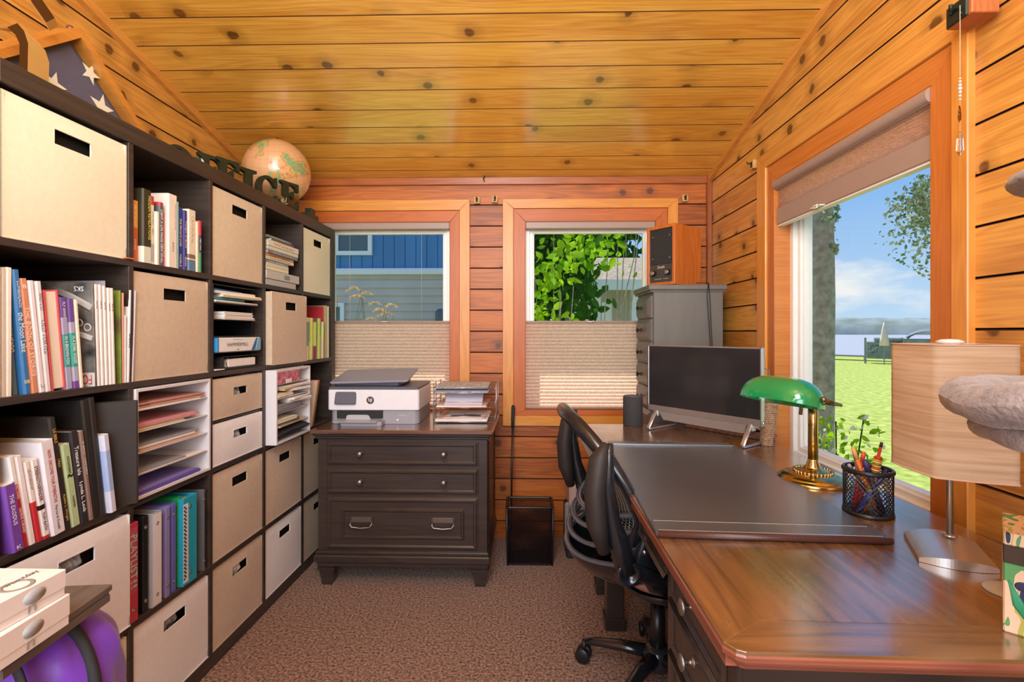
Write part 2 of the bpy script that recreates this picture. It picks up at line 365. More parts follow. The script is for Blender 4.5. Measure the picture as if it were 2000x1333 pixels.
# ================================================================ THE ROOM
YB = 2.90; XR = 1.094; XL = -1.552; ZB = 2.106; SL = 0.236; YR = -2.2
def zc(y): return ZB + SL*(YB - y)
def rects(a0, a1, z0, z1, holes):
    """split the wall rectangle around its window holes"""
    xs = sorted({a0, a1, *[h[0] for h in holes], *[h[1] for h in holes]}); out = []
    for p, q in zip(xs, xs[1:]):
        hs = [h for h in holes if h[0] <= p+1e-6 and h[1] >= q-1e-6]
        if not hs: out.append((p, q, z0, z1))
        else: h = hs[0]; out += [(p, q, z0, h[2]), (p, q, h[3], z1)]
    return out
def boarded(name, mat, rs, place, pitch, off, depth=.14, g=.005, gd=.009):
    mb = MB()
    for a0, a1, z0, z1 in rs:
        k = math.floor((z0-off)/pitch); 
        while off+k*pitch < z1:
            lo = max(z0, off+k*pitch); hi = min(z1, off+(k+1)*pitch); rl = lo == off+k*pitch; rh = hi == off+(k+1)*pitch
            pr = ([(lo, gd), (lo+.0015, gd), (lo+.0018, .0006), (lo+.0028, 0)] if rl else [(lo, 0)]) + ([(hi-g, 0), (hi-.0022, .002), (hi-.0020, gd), (hi, gd)] if rh else [(hi, 0)])
            v = []; 
            for a in (a0, a1): v += [place(a, z, d) for z, d in pr]
            n = len(pr)
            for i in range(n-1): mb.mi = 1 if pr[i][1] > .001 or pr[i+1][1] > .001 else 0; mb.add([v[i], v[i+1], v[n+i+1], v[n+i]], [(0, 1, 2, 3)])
            mb.mi = 0
            k += 1
        v = [place(a, z, d) for a in (a0, a1) for z in (z0, z1) for d in (gd, depth)]
        mb.add(v, [(0,1,3,2),(4,6,7,5),(0,4,5,1),(2,3,7,6),(0,2,6,4),(1,5,7,3)])
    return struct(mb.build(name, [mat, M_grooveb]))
def bx(px, py=650): return atY(px, py, YB)
def X_(px): return atY(px, 650, YB).x
def Z_(py, px=1150): return atY(px, py, YB).z
def Y_(px): return atX(px, 650, XR).y
# back windows: (outer, inner, recess) left, right ; bottoms and tops
W2 = dict(o=(X_(982), X_(1323)), i=(X_(1003), X_(1303)), r=(X_(1026), X_(1280)), zo=(Z_(832), Z_(389.5)), zi=(Z_(812), Z_(408)), zr=(Z_(801), Z_(433)))
W1 = dict(o=(X_(584), X_(918)), i=(X_(604), X_(898)), r=(X_(626), X_(879)), zo=(Z_(832), Z_(390)), zi=(Z_(812), Z_(411)), zr=(Z_(801), Z_(433)))
W3 = dict(o=(Y_(1905), Y_(1486)), i=(Y_(1872), Y_(1503)), r=(Y_(1825), Y_(1517)), zo=(.545, 1.998), zi=(.61, 1.931), zr=(.672, 1.856))
hb = [(w['r'][0], w['r'][1], w['zr'][0], w['zr'][1]) for w in (W1, W2)]
hr = [(W3['r'][0], W3['r'][1], W3['zr'][0], W3['zr'][1])]
# floor: carpet with woven pile
mb = MB(); mb.box(XL-.14, XR+.14, YR, YB+.14, -.12, 0); struct(mb.build('floor', M_carpet))
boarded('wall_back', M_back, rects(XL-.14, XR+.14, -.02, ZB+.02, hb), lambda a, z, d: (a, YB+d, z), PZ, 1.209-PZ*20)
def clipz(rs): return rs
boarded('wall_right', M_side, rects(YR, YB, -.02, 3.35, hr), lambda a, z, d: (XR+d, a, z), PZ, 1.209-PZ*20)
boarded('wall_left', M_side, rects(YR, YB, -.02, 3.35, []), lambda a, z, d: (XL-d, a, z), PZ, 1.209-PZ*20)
# sloped ceiling: boards run across the room
mb = MB(); o0 = 2.815-PY*40; k = math.floor((YR-o0)/PY)
y = o0+k*PY
while y < YB:
    lo, hi = y, min(y+PY, YB+.002); gd = .011
    pr = [(lo, gd), (lo+.0020, gd), (lo+.0023, 0), (hi-.0026, 0), (hi-.0023, gd), (hi, gd)]
    v = [(x, yy, zc(yy)+d) for x in (XL-.05, XR+.05) for yy, d in pr]
    
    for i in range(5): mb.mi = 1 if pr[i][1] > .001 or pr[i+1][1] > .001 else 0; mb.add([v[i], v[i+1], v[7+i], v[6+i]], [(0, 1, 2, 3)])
    mb.mi = 0; y += PY
v = [(x, yy, zc(yy)+d) for x in (XL-.5, XR+.5) for yy in (YR, YB+.62) for d in (.014, .16)]
mb.add(v, [(0,1,3,2),(4,6,7,5),(0,4,5,1),(2,3,7,6),(0,2,6,4),(1,5,7,3)])
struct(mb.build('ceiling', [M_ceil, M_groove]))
M_crown = wood('cedar crown board', 'b4601e', '8a4412', 'X', 'Z', None, 0, .4, .2); M_corner = wood('cedar corner strip', 'a0541c', '803c10', 'Z', 'X', None, 0, .4, .2)
# trim strips where walls meet ceiling and each other
def slope_strip(name, x0, x1, h):
    m = MB(); v = []
    for yy in (YR, YB):
        for x, dz in ((x0, .004), (x1, .004), (x1, -h), (x0, -h)): v.append((x, yy, zc(yy)+dz))
    m.add(v, [(0,1,2,3),(4,5,6,7),(0,1,5,4),(1,2,6,5),(2,3,7,6),(3,0,4,7)]); return struct(fixn(m.build(name, M_trimY)))
slope_strip('trim_1', XR-.022, XR+.001, .034); slope_strip('trim_2', XL-.001, XL+.024, .036)
m = MB(); m.box(XR-.028, XR+.001, YB-.028, YB+.001, 0, ZB, .004); struct(m.build('trim_3', M_corner))
m = MB(); m.box(XL-.001, XL+.028, YB-.028, YB+.001, 0, ZB, .004); struct(m.build('trim_4', M_corner))
m = MB(); m.box(XL, XR, YB-.016, YB+.001, Z_(361), ZB+.002, .003); struct(m.build('trim_5', M_crown))

def mitre(mb, a0, a1, z0, z1, b0, b1, c0, c1, place, t0, t1, which):
    """one of the four mitred boards between the outer (a,z) and inner (b,c) rectangles"""
    P = {'top': [(a0, z1), (a1, z1), (b1, c1), (b0, c1)], 'bottom': [(a0, z0), (a1, z0), (b1, c0), (b0, c0)],
         'left': [(a0, z0), (a0, z1), (b0, c1), (b0, c0)], 'right': [(a1, z0), (a1, z1), (b1, c1), (b1, c0)]}[which]
    cx = sum(p[0] for p in P)/4; cz = sum(p[1] for p in P)/4
    ch = .003
    def ins(p, k): return (p[0]+(cx-p[0])/max(1e-3, abs(cx-p[0]))*min(k, abs(cx-p[0])*.4) if abs(cx-p[0]) > 1e-6 else p[0], p[1]+(cz-p[1])/max(1e-3, abs(cz-p[1]))*min(k, abs(cz-p[1])*.4))
    v = [place(*p, t0) for p in P] + [place(*p, t1-ch) for p in P] + [place(*ins(p, .0018), t1) for p in P]
    mb.add(v, [(0,1,2,3), (8,9,10,11)] + [(i, (i+1) % 4, 4+(i+1) % 4, 4+i) for i in range(4)] + [(4+i, 4+(i+1) % 4, 8+(i+1) % 4, 8+i) for i in range(4)])
def window(name, w, place, mats, wood_depth, frame_depth):
    """place(along, z, inward) -> point ; negative inward = outside the wall face"""
    e = bpy.data.objects.new(name, None); COL.objects.link(e); struct(e)
    o, i, r, zo, zi, zr = (w[k] for k in ('o', 'i', 'r', 'zo', 'zi', 'zr'))
    for wh in ('top', 'bottom', 'left', 'right'):
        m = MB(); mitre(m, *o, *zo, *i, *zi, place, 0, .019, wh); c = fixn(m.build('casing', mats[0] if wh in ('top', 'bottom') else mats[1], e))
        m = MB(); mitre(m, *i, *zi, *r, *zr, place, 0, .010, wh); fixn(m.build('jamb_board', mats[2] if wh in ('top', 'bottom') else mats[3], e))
    # wooden reveal
    m = MB(); 
    tk = .0015
    for (a0_, a1_, b0_, b1_) in ((r[0], r[1], zr[0], zr[0]+tk), (r[0], r[1], zr[1]-tk, zr[1]), (r[0], r[0]+tk, zr[0], zr[1]), (r[1]-tk, r[1], zr[0], zr[1])):
        c0_, c1_ = place(a0_, b0_, .0095), place(a1_, b1_, -wood_depth-.02); m.box(c0_[0], c1_[0], c0_[1], c1_[1], c0_[2], c1_[2])
    fixn(m.build('reveal', mats[4], e))
    # vinyl frame in three steps, then the sash and the pane
    def ring(m, a0, a1, z0, z1, t, d0, d1):
        for (p0, p1, q0, q1) in ((a0, a1, z0, z0+t), (a0, a1, z1-t, z1), (a0, a0+t, z0+t, z1-t), (a1-t, a1, z0+t, z1-t)):
            c = [place(p0, q0, d0), place(p1, q1, d1)]
            m.box(c[0][0], c[1][0], c[0][1], c[1][1], c[0][2], c[1][2], .002)
    m = MB(); ring(m, *r, *zr, .026, -wood_depth, -frame_depth); m.build('frame', M_vinyl, e)
    m = MB(); ring(m, r[0]+.02, r[1]-.02, zr[0]+.02, zr[1]-.02, .026, -wood_depth-.018, -frame_depth+.004)
    ring(m, r[0]+.034, r[1]-.034, zr[0]+.034, zr[1]-.034, .02, -wood_depth-.03, -frame_depth+.008); m.build('sash', M_vinyl, e)
    a0, a1, z0, z1 = r[0]+.05, r[1]-.05, zr[0]+.05, zr[1]-.05; m = MB(); dd = (wood_depth+frame_depth)/2+.012
    m.add([place(a0, z0, -dd), place(a1, z0, -dd), place(a1, z1, -dd), place(a0, z1, -dd)], [(0,1,2,3)]); m.build('pane', M_glass, e)
    return e
pb = lambda a, z, d: (a, YB-d, z)
pr_ = lambda a, z, d: (XR-d, a, z)
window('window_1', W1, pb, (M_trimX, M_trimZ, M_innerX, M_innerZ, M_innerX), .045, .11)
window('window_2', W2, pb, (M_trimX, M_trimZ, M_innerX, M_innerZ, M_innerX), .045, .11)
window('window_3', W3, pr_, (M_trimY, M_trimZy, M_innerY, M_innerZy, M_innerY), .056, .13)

# pleated blinds
def pleats(a0, a1, z0, z1, place, pitch, amp):
    m = MB(); n = max(2, round((z1-z0)/pitch)); v = []
    for i in range(2*n+1):
        z = z1-(z1-z0)*i/(2*n); d = amp if i % 2 else 0
        v += [place(a0, z, d), place(a1, z, d)]
    m.add(v, [(2*i, 2*i+1, 2*i+3, 2*i+2) for i in range(2*n)]); return m
def rail(a0, a1, z0, z1, place, d0, d1, bev=.004):
    m = MB(); c = [place(a0, z0, d0), place(a1, z1, d1)]; m.box(c[0][0], c[1][0], c[0][1], c[1][1], c[0][2], c[1][2], bev); return m
M_cord = pm('blind cord', 'd8d2c8', .8)
def back_blind(w, label, zt, zb):
    a0, a1 = w['r'][0]+.002, w['r'][1]-.002; zr = w['zr']
    t = thing('window_blind', label, 'blind', ((a0+a1)/2, YB, zb)); T = Vector(t.location)
    def b(m, n, mt): 
        m.v = [tuple(Vector(p)-T) for p in m.v]; return m.build(n, mt, t)
    b(rail(a0, a1, Z_(447), zr[1]-.001, pb, -.03, .008), 'headrail', M_rail)
    b(rail(a0, a1, zt-.012, zt, pb, -.024, .0), 'top_rail', M_rail)
    b(pleats(a0, a1, zb+.012, zt-.012, pb, .0205, -.012), 'pleated_fabric', M_blind)
    b(rail(a0, a1, zb, zb+.012, pb, -.024, .0), 'bottom_rail', M_rail)
    for k in (.22, .78):
        x = a0+(a1-a0)*k; m = MB(); m.tube([pb(x, zt-.01, -.013), pb(x, zr[1]-.02, -.013)], .0006, 5); b(m, 'lift_cord', M_cord)
    m = MB(); x = (a0+a1)/2; m.box(x-.012, x+.012, YB+.0, YB-.014, zt-.008, zt-.003, .002); m.box(x-.02, x+.02, YB-.008, YB-.014, zt-.006, zt-.003, .001); b(m, 'pull_tab', M_vinyl)
    return t
back_blind(W1, 'pleated beige blind covering the lower half of the window behind the printer', Z_(627), Z_(801)+.012)
back_blind(W2, 'pleated beige blind covering the lower half of the window beside the grey drawer tower', Z_(627), Z_(801)+.004)
a0, a1 = W3['r'][0]+.003, W3['r'][1]-.003; zt = W3['zr'][1]
t = thing('window_blind', 'raised pleated blind gathered at the top of the side window facing the lake', 'blind', (XR, (a0+a1)/2, zt)); T = Vector(t.location)
def b3(m, n, mt): m.v = [tuple(Vector(p)-T) for p in m.v]; return m.build(n, mt, t)
m = MB(); r_ = .021; pts = [(XR+.03, zt-.002), (XR-.006, zt-.002)] + [(XR-.006-.016*math.sin(R(a)), zt-.022+.02*math.cos(R(a))) for a in range(15, 180, 15)] + [(XR-.006, zt-.044), (XR+.03, zt-.044)]
n = len(pts); m.add([(x, yy, z) for yy in (a0, a1) for x, z in pts], [(i, (i+1) % n, n+(i+1) % n, n+i) for i in range(n)] + [list(range(n)), list(range(n, 2*n))]); fixn(b3(m, 'headrail', M_rail))
b3(pleats(a0+.004, a1-.004, zt-.125, zt-.044, pr_, .0105, -.016), 'pleated_fabric', M_blind)
m = rail(a0+.002, a1-.002, zt-.195, zt-.122, pr_, -.028, .002, .004); b3(m, 'bottom_rail', M_rail)
b3(rail(a0+.002, a1-.002, zt-.202, zt-.195, pr_, -.026, .0, .002), 'rail_edge', M_vinyl)
m = MB(); ym = a0+(a1-a0)*.62; m.box(XR+.0, XR-.02, ym-.03, ym+.03, zt-.195, zt-.191, .001); m.box(XR-.014, XR-.02, ym-.012, ym+.012, zt-.200, zt-.186, .002); b3(m, 'pull_handle', M_vinyl)

# ================================================================ OUTSIDE
M_lawn = pm('lawn', 'b9c66c', .95, c2='84984a', nscale=7.0, bump=.6, bscale=60, spec=.1)
M_lake = pm('lake water', 'a2a6b2', .5, noise=.15, nscale=4, bump=.5, bscale=3, stretch=(.6, 3, 1))
M_leaf = translucent('bright leaves', 'a8cf28', .5, (1, 1, 1), 2.5, '5f9a1a')
M_leafd = translucent('dark leaves', '4c7a2a', .35, (1, 1, 1), 2.0, '284c1c')
M_leafb = translucent('birch leaves', '9aa884', .5, (1, 1, 1), 3.0, '5e7050')
M_bark = pm('bark', 'b4aa9c', .95, noise=.5, nscale=14, bump=.8, c2='857c70')
GZ = -.42
m = MB(); m.box(-18, 23, YB+.2, 60, GZ-.3, GZ); m.box(XR+.2, 23, -30, YB+.2, GZ-.3, GZ); tag(m.build('lawn', M_lawn), 'sunlit green lawn sloping away between the house and the lake', 'lawn', kind='structure')
m = MB(); m.box(23, 900, -500, 1600, -2.4, -1.5); tag(m.build('lake', M_lake), 'wide pale grey lake beyond the lawn', 'lake', kind='structure')
# wooded far shore with a few cottages
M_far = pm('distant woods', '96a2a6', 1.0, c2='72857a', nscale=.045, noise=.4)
m = MB(); rnd = random.Random(3)
prof = []; N = 160
for i in range(N+1):
    a = R(20+70*i/N); rr = 760; prof.append((rr*math.sin(a), rr*math.cos(a), 17+1.5*math.sin(i*.11)+rnd.uniform(-.8, .8)))
v = []
for x, yy, h in prof: v += [(x, yy, -1.5), (x*1.01, yy*1.01, h*.6), (x*1.06, yy*1.06, h+4)]
m.add(v, [q for i in range(N) for q in ((3*i, 3*i+3, 3*i+4, 3*i+1), (3*i+1, 3*i+4, 3*i+5, 3*i+2))], True)
tag(m.build('far_shore', M_far), 'hazy wooded hills along the far side of the lake', 'hills', kind='structure')
M_cot = pm('cottage wall', 'd8d4cc', .9); M_roofg = pm('grey roof', '8f8f92', .9)
for k, (px, w_) in enumerate(((1636, 9), (1672, 12), (1712, 7), (1768, 10))):
    p = ray(px, 650)*745; t = thing('cottage', ['pale cottage at the left end of the far shore', 'largest pale cottage on the far shore near the window middle', 'tiny pale cottage on the far shore beside the closed umbrella', 'pale cottage on the far shore above the boat lift canopy'][k], 'house', (p.x, p.y, -1.6), .7, 'cottages on the far shore')
    m = MB(); m.box(-w_/2, w_/2, -4, 4, 0, 4); m.build('wall', M_cot, t)
    m = MB(); m.prism([(-w_/2-.5, 0), (w_/2+.5, 0), (0, 3)], 9, Matrix.Translation((0, 4.5, 4)) @ Matrix.Rotation(R(90), 4, 'X')); m.build('roof', M_roofg, t)

def G(px, py, z): return atZ(px, py, z)
# dock and boat lift by the water
M_dock = pm('weathered dock', '8d9096', .9, noise=.3); M_lift = pm('boat lift panel', '7f9090', .7, noise=.25, nscale=3); M_canopy = pm('canopy mesh', '6f7c86', .8, noise=.2)
p = ray(1650, 650)*27; 
p = ray(1650, 650)*29.5
t = thing('dock', 'low grey dock running along the water edge beyond the lawn', 'dock', (p.x, p.y, GZ), -.85)
m = MB(); m.box(-6, 6, -.5, .5, .22, .3); m.build('deck', M_dock, t)
for x in (-5, -3, -1, 1, 3, 5): m = MB(); m.cyl(.05, -.2, .3, 8, x=x); m.build('post', M_dock, t)
p = ray(1722, 650)*26; t = thing('boat_lift', 'grey boat lift with two tyre bumpers and dark fabric canopy by the dock', 'boat lift', (p.x, p.y, GZ), -.80)
m = MB(); m.box(-.62, .95, -.3, .3, .25, 1.15, .04); m.box(-.3, .9, -.28, .28, 1.15, 1.36, .05); m.build('side_panel', M_lift, t)
for z in (1.0, .48):
    m = MB(); m.tube([(.72+.13*math.cos(R(a)), -.34, z+.13*math.sin(R(a))) for a in range(0, 360, 20)], .05, 8, closed=True); m.build('tyre_bumper', M_blackm, t)
m = MB(); m.surf(lambda u, v: (1.0+3.6*u, -.5+1.0*v, 1.25+.42*abs(math.sin(u*math.pi*2.0))**.7+.15*math.sin(v*math.pi)), 24, 4); m.build('canopy', M_canopy, t)
m = MB(); m.box(1.0, 4.6, -.4, .4, .3, 1.3, .03); m.build('hull_cover', M_lift, t)
for x in (1.0, 2.8, 4.6): m = MB(); m.cyl(.035, -.3, 1.3, 8, x=x, y=-.45); m.build('frame_post', M_dock, t)
text('G7', pm('dark lettering', '48525a', .8), t, (-.25, -.305, .75), 'front', .38, .45)
p = ray(1690, 650)*26; t = thing('mooring_post', 'thin dark post with a slanting brace left of the boat lift', 'post', (p.x, p.y, GZ)); m = MB(); m.cyl(.05, 0, 1.35, 8); m.build('pole', M_dock, t); m = MB(); m.tube([(0, 0, .5), (.5, -.4, .9)], .03, 6); m.build('brace', M_dock, t)
p = ray(1727, 650)*25; t = thing('patio_umbrella', 'closed tan umbrella standing behind the boat lift', 'umbrella', (p.x, p.y, GZ)); m = MB(); m.cyl(.025, 0, 2.0, 8); m.build('pole', M_dock, t)
m = MB(); m.lathe([(.22, .95), (.18, 1.3), (.10, 1.8), (.03, 2.15)], 9); m.build('canopy', pm('tan canvas', 'e6cfc4', .9), t)

def leafcloud(m, n, fn, size, rng):
    for _ in range(n):
        c = Vector(fn(rng)); s = size*rng.uniform(.6, 1.3); a = Vector((rng.gauss(0, 1), rng.gauss(0, 1), rng.gauss(0, 1))).normalized(); b_ = a.cross(Vector((rng.gauss(0, 1), rng.gauss(0, 1), .3))).normalized(); c2 = a.cross(b_)*.18*s
        m.add([c-a*s, c-a*s*.35+b_*s*.48+c2, c+a*s*.35+b_*s*.5+c2, c+a*s, c+a*s*.35-b_*s*.5+c2, c-a*s*.35-b_*s*.48+c2], [(0,1,2,3), (0,3,4,5)], True)
rng = random.Random(11)
# tree trunk beside the lake window
p = ray(1595, 650)*4.9
t = thing('tree', 'tall grey-barked tree trunk standing outside the left edge of the lake window', 'tree', (p.x, p.y, GZ))
m = MB(); m.tube([(0, 0, -.1), (0, 0, .3), (.02, 0, 2), (.0, .02, 4), (0, 0, 7)], [.19, .15, .14, .135, .12], 14); m.build('trunk', M_bark, t)
m = MB(); 
br = [((0, 0, 4.0), (.9, -.5, 4.3), (2.2, -1.6, 3.6)), ((2.0, -1.45, 3.7), (1.5, -1.1, 2.9), (1.2, -.9, 2.4))]
for b_ in br: m.tube(b_, [.04, .02, .006], 6)
m.build('branch', M_bark, t)
m = MB(); c0 = p
def near(px, py, d): q = ray(px, py)*d; return Vector((q.x, q.y, q.z+EYE)) - Vector((c0.x, c0.y, GZ))
def clus(r):
    k = r.random()
    if k < .10: q = (1612+r.uniform(-8, 26), 420+r.gauss(0, 10))
    elif k < .16: q = (1622+r.uniform(-2, 14), 485+r.gauss(0, 6))
    else:
        u = r.random(); cx = 1815-95*u*r.random(); top = 335+55*u; q = (cx+r.gauss(0, 10), top+abs(r.gauss(0, 1))*90*(1-.35*u))
        q = (q[0], min(q[1], 545 - (1815-q[0])*.6))
    return near(*q, r.uniform(4.6, 5.6))
leafcloud(m, 1300, clus, .023, rng)
leafcloud(m, 260, lambda r: near(1850+r.uniform(-30, 60), 330+r.uniform(-60, 180), r.uniform(4.6, 5.4)), .03, rng); o = m.build('foliage', M_leafb, t)
# flowering weeds under the lake window
M_petal = translucent('white petals', 'f4f2ea', .4)
for k, (px, py, h, lab) in enumerate(((1636, 880, .62, 'leafy weed with white blossoms outside, nearest the tree trunk'), (1700, 930, .30, 'short leafy weed with white blossoms outside, low by the window frame'))):
    q = ray(px, 650)*2.75; t = thing('garden_weed', lab, 'plant', (q.x, q.y, GZ)); top = h+.62
    m = MB(); sp_ = []
    for s in range(6):
        a = rng.uniform(0, 6.28); e_ = (.16*math.cos(a), .16*math.sin(a), top*rng.uniform(.75, 1.02)); sp_.append(e_); m.tube([(0, 0, 0), (e_[0]*.4, e_[1]*.4, e_[2]*.5), e_], .004, 5)
    m.build('stem', M_leafd, t)
    m = MB(); leafcloud(m, 420, lambda r: (lambda e_, u: (e_[0]*u+r.gauss(0, .05), e_[1]*u+r.gauss(0, .05), e_[2]*u+r.gauss(0, .03)))(r.choice(sp_), r.uniform(.35, 1.0)), .021, rng); m.build('foliage', M_leaf, t)
    m = MB(); leafcloud(m, 90, lambda r: (lambda e_: (e_[0]+r.gauss(0, .04), e_[1]+r.gauss(0, .04), e_[2]*r.uniform(.7, 1.0)+r.gauss(0, .02)))(r.choice(sp_)), .015, rng); m.build('blossom', M_petal, t)

# neighbour's house behind the left back window
HY = 8.6
def hx(px): return atY(px, 650, HY).x
def hz(py): return atY(760, py, HY).z
M_blue = pm('blue siding', '5288ba', .8, noise=.12, nscale=2, stretch=(1, 1, .1)); M_lap = pm('grey lap siding', 'c8bfb2', .8, noise=.08, nscale=2); M_wtrim = pm('white trim', 'e6e8ea', .6)
t = thing('house', 'neighbouring house with blue upper siding and grey lower siding seen through the left window', 'house', (0, HY, GZ)); m = MB(); x0, x1 = hx(560), hx(905); zb_ = hz(527)-GZ
n = int((x1-x0)/.19)
for i in range(n): m.box(x0+i*.19, x0+i*.19+.182, 0, .1, zb_, 6.0, .004)
m.box(x0, x1, .02, 4, zb_, 6.0); m.build('upper_siding', M_blue, t)
m = MB(); z = -.3
while z < zb_-.2:
    m.add([(x0, -.0, z+.135), (x1, 0, z+.135), (x1, -.03, z), (x0, -.03, z), (x0, .05, z), (x1, .05, z)], [(0,1,2,3), (3,2,5,4)]); z += .135
m.box(x0, x1, .03, 4, -.3, zb_); m.build('lower_siding', M_lap, t)
m = MB(); m.box(x0-.02, x1+.05, -.06, .02, hz(537)-GZ, zb_+.02, .01); m.build('belt_board', M_wtrim, t)
def hwin(a, b_, c_, d_):
    m = MB(); X0, X1, Z0, Z1 = hx(a), hx(b_), hz(d_)-GZ, hz(c_)-GZ; f = .07
    m.box(X0, X1, -.06, .01, Z0, Z0+f); m.box(X0, X1, -.06, .01, Z1-f, Z1); m.box(X0, X0+f, -.06, .01, Z0+f, Z1-f); m.box(X1-f, X1, -.06, .01, Z0+f, Z1-f); o = m.build('window_frame', M_wtrim, t)
    m = MB(); m.box(X0+f, X1-f, -.03, .0, Z0+f, Z1-f); m.build('pane', pm('dark pane', '55646c', .15), o)
hwin(655, 728, 425, 499); hwin(650, 674, 592, 660)
m = MB(); m.box(hx(855), hx(875), -.3, .0, 0, hz(605)-GZ, .05); m.build('downspout_box', pm('dark grey box', '5c6470', .7), t)
# tall ornamental grass in front of it
M_plume = translucent('dry plume', 'f0d8b0', .45, (1, 1, 1), 40, 'd8b484')
for k, (pts, lab) in enumerate(((((640, 625), (668, 588), (700, 585)), 'left clump of tall dry grass with drooping seed heads outside'), (((745, 627), (742, 592), (717, 566)), 'middle clump of tall dry grass with drooping seed heads outside'), (((770, 640), (745, 605), (762, 612)), 'right clump of low dry grass with seed heads outside'))):
    gy = 4.3+.35*(k == 2); base = atY(sum(p_[0] for p_ in pts)/3, 900, gy); t = thing('ornamental_grass', lab, 'grass', (base.x, gy, GZ), 0, 'ornamental grass outside the left window')
    m = MB(); m2 = MB()
    for (px, py) in pts:
        for j in range(2):
            q = atY(px+rng.uniform(-14, 14), py+rng.uniform(-6, 8), gy+rng.uniform(-.1, .1)) - Vector((base.x, gy, GZ)); bx_ = rng.uniform(-.1, .1)
            m.tube([(bx_, 0, 0), (bx_*.6+q.x*.4, q.y*.5, q.z*.7), q], .002, 5)
            dirx = rng.choice((-1, 1, -1)); ln = rng.uniform(.11, .17)
            for w in range(34):
                u = w/33; k_ = 1-u; c_ = q + Vector((dirx*ln*k_*.8+rng.gauss(0, .005), rng.gauss(0, .005), ln*(.75*k_-.75*k_*k_)-.01+rng.gauss(0, .004))); a_ = Vector((dirx*rng.uniform(.008, .018), rng.uniform(-.008, .008), rng.uniform(-.012, .012)))
                m2.add([c_-a_, c_+Vector((0, 0, .0028)), c_+a_, c_-Vector((0, 0, .0028))], [(0, 1, 2, 3)])
                m2.add([c_-a_, c_+Vector((0, .0028, 0)), c_+a_, c_-Vector((0, .0028, 0))], [(0, 1, 2, 3)])
    m.build('stalk', M_leafb, t); m2.build('seed_head', M_plume, t)
# shrub and trees behind the right back window
def bush(name, lab, cat, px0, px1, py0, py1, Y, n, size, mat, seed, stems=5, spread=.5):
    r = random.Random(seed); c_ = atY((px0+px1)/2, 650, Y); t = thing(name, lab, cat, (c_.x, Y, GZ)); B = Vector((c_.x, Y, GZ)); 
    tips = [atY(r.uniform(px0, px1), r.uniform(py0, (py0+py1)/2), Y+r.uniform(-.3, .3)*spread)-B for _ in range(stems)]
    m = MB()
    for q in tips:
        h = Vector((q.x*.25+r.uniform(-.1, .1), 0, q.z*.5)); m.tube([(r.uniform(-.05, .05), 0, 0), h, q*.9, q], [.016*size/.07, .010*size/.07, .006*size/.07, .002], 6)
    m.build('branch', M_bark, t); m = MB(); cl = [atY(r.uniform(px0, px1), r.uniform(py0, py1), Y+r.uniform(-1, 1)*spread)-B for _ in range(max(6, n//14))]
    leafcloud(m, n, lambda r2: Vector(r2.choice(cl))+Vector((r2.gauss(0, 1), r2.gauss(0, 1), r2.gauss(0, 1)))*size*1.9, size, r); m.build('foliage', mat, t); return t
bush('shrub', 'bright green leafy shrub close outside the right back window', 'shrub', 1042, 1125, 500, 660, 3.9, 230, .043, M_leaf, 5, 4, .2)
bush('young_tree', 'young tree with large bright green leaves reaching across the right back window', 'tree', 1120, 1262, 455, 520, 5.0, 130, .055, M_leaf, 9, 5, .3)
bush('tree', 'dark leafy tree directly behind the shrub outside the right back window', 'tree', 1010, 1140, 420, 620, 7.2, 1500, .09, M_leafd, 21, 7, .7)
bush('tree', 'large shady tree far behind the small grey building', 'tree', 1000, 1230, 440, 600, 15.5, 2300, .17, M_leafd, 23, 7, 1.2)
t = thing('garage', 'small grey neighbour building with shingled roof and porch behind the young tree', 'building', (0, 9.5, GZ)); gx = lambda px: atY(px, 650, 9.5).x; gz = lambda py: atY(1180, py, 9.5).z-GZ
m = MB(); m.box(gx(1152), gx(1300), 0, 2.5, -.3, gz(562)); m.build('wall', pm('tan wall', 'b9b0a4', .9), t)
m = MB(); m.add([(gx(1140), -.6, gz(553)), (gx(1310), -.6, gz(553)), (gx(1310), 2.2, gz(470)), (gx(1195), 2.2, gz(470)), (gx(1140), -.6, gz(560)), (gx(1310), -.6, gz(560)), (gx(1310), 2.3, gz(480)), (gx(1195), 2.3, gz(480))], [(0,1,2,3), (4,5,6,7), (0,1,5,4), (1,2,6,5), (2,3,7,6), (3,0,4,7)]); m.build('roof', pm('brown shingles', 'a39480', .95, noise=.4, nscale=12), t)
m = MB(); m.box(gx(1140), gx(1310), -.64, -.58, gz(572), gz(553)); m.build('fascia', M_wtrim, t)
for a in (1158, 1230): m = MB(); m.box(gx(a)-.07, gx(a)+.07, -.5, -.36, -.3, gz(570)); m.build('porch_post', M_wtrim, t)
m = MB(); m.box(gx(1175), gx(1195), -.04, .0, .2, gz(590), .01); m.build('door', M_wtrim, t)

# ================================================================ CUBE SHELF AND WHAT IS ON IT
SM = .0424-YAW; SROT = -SM; SX0 = -1.145
def S(u, s, z): """u behind the shelf face, s along it""" ; return C(SX0-u+.0424*s, s+.0424*u, z)
def SP(px, u=0.0): return FPX*(-SX0+u)/(1041-px)             # distance along the shelf of a pixel column
def SZ(py, s): return EYE-(py-650)*s/FPX
S0, SPITCH = 1.062, .351
FL = [1.407, 1.059, .714, .369, .05]; CE = [1.741, 1.389, 1.041, .696, .351]
t = thing('cube_bookcase', 'large dark brown five by five cube bookcase along the left wall', 'bookcase', S(0, S0, 0), SROT)
DEP = .375
m = MB(); L5 = SPITCH*5
m.box(-DEP, 0, -.05, 0, 0, 1.794, .002); m.build('side_panel', M_blackwood, t)
m = MB(); m.box(-DEP, 0, L5, L5+.05, 0, 1.794, .002); m.build('side_panel', M_blackwood, t)
m = MB(); m.box(-DEP, 0, 0, L5, 1.741, 1.794, .002); m.build('top_panel', M_blackwood, t)
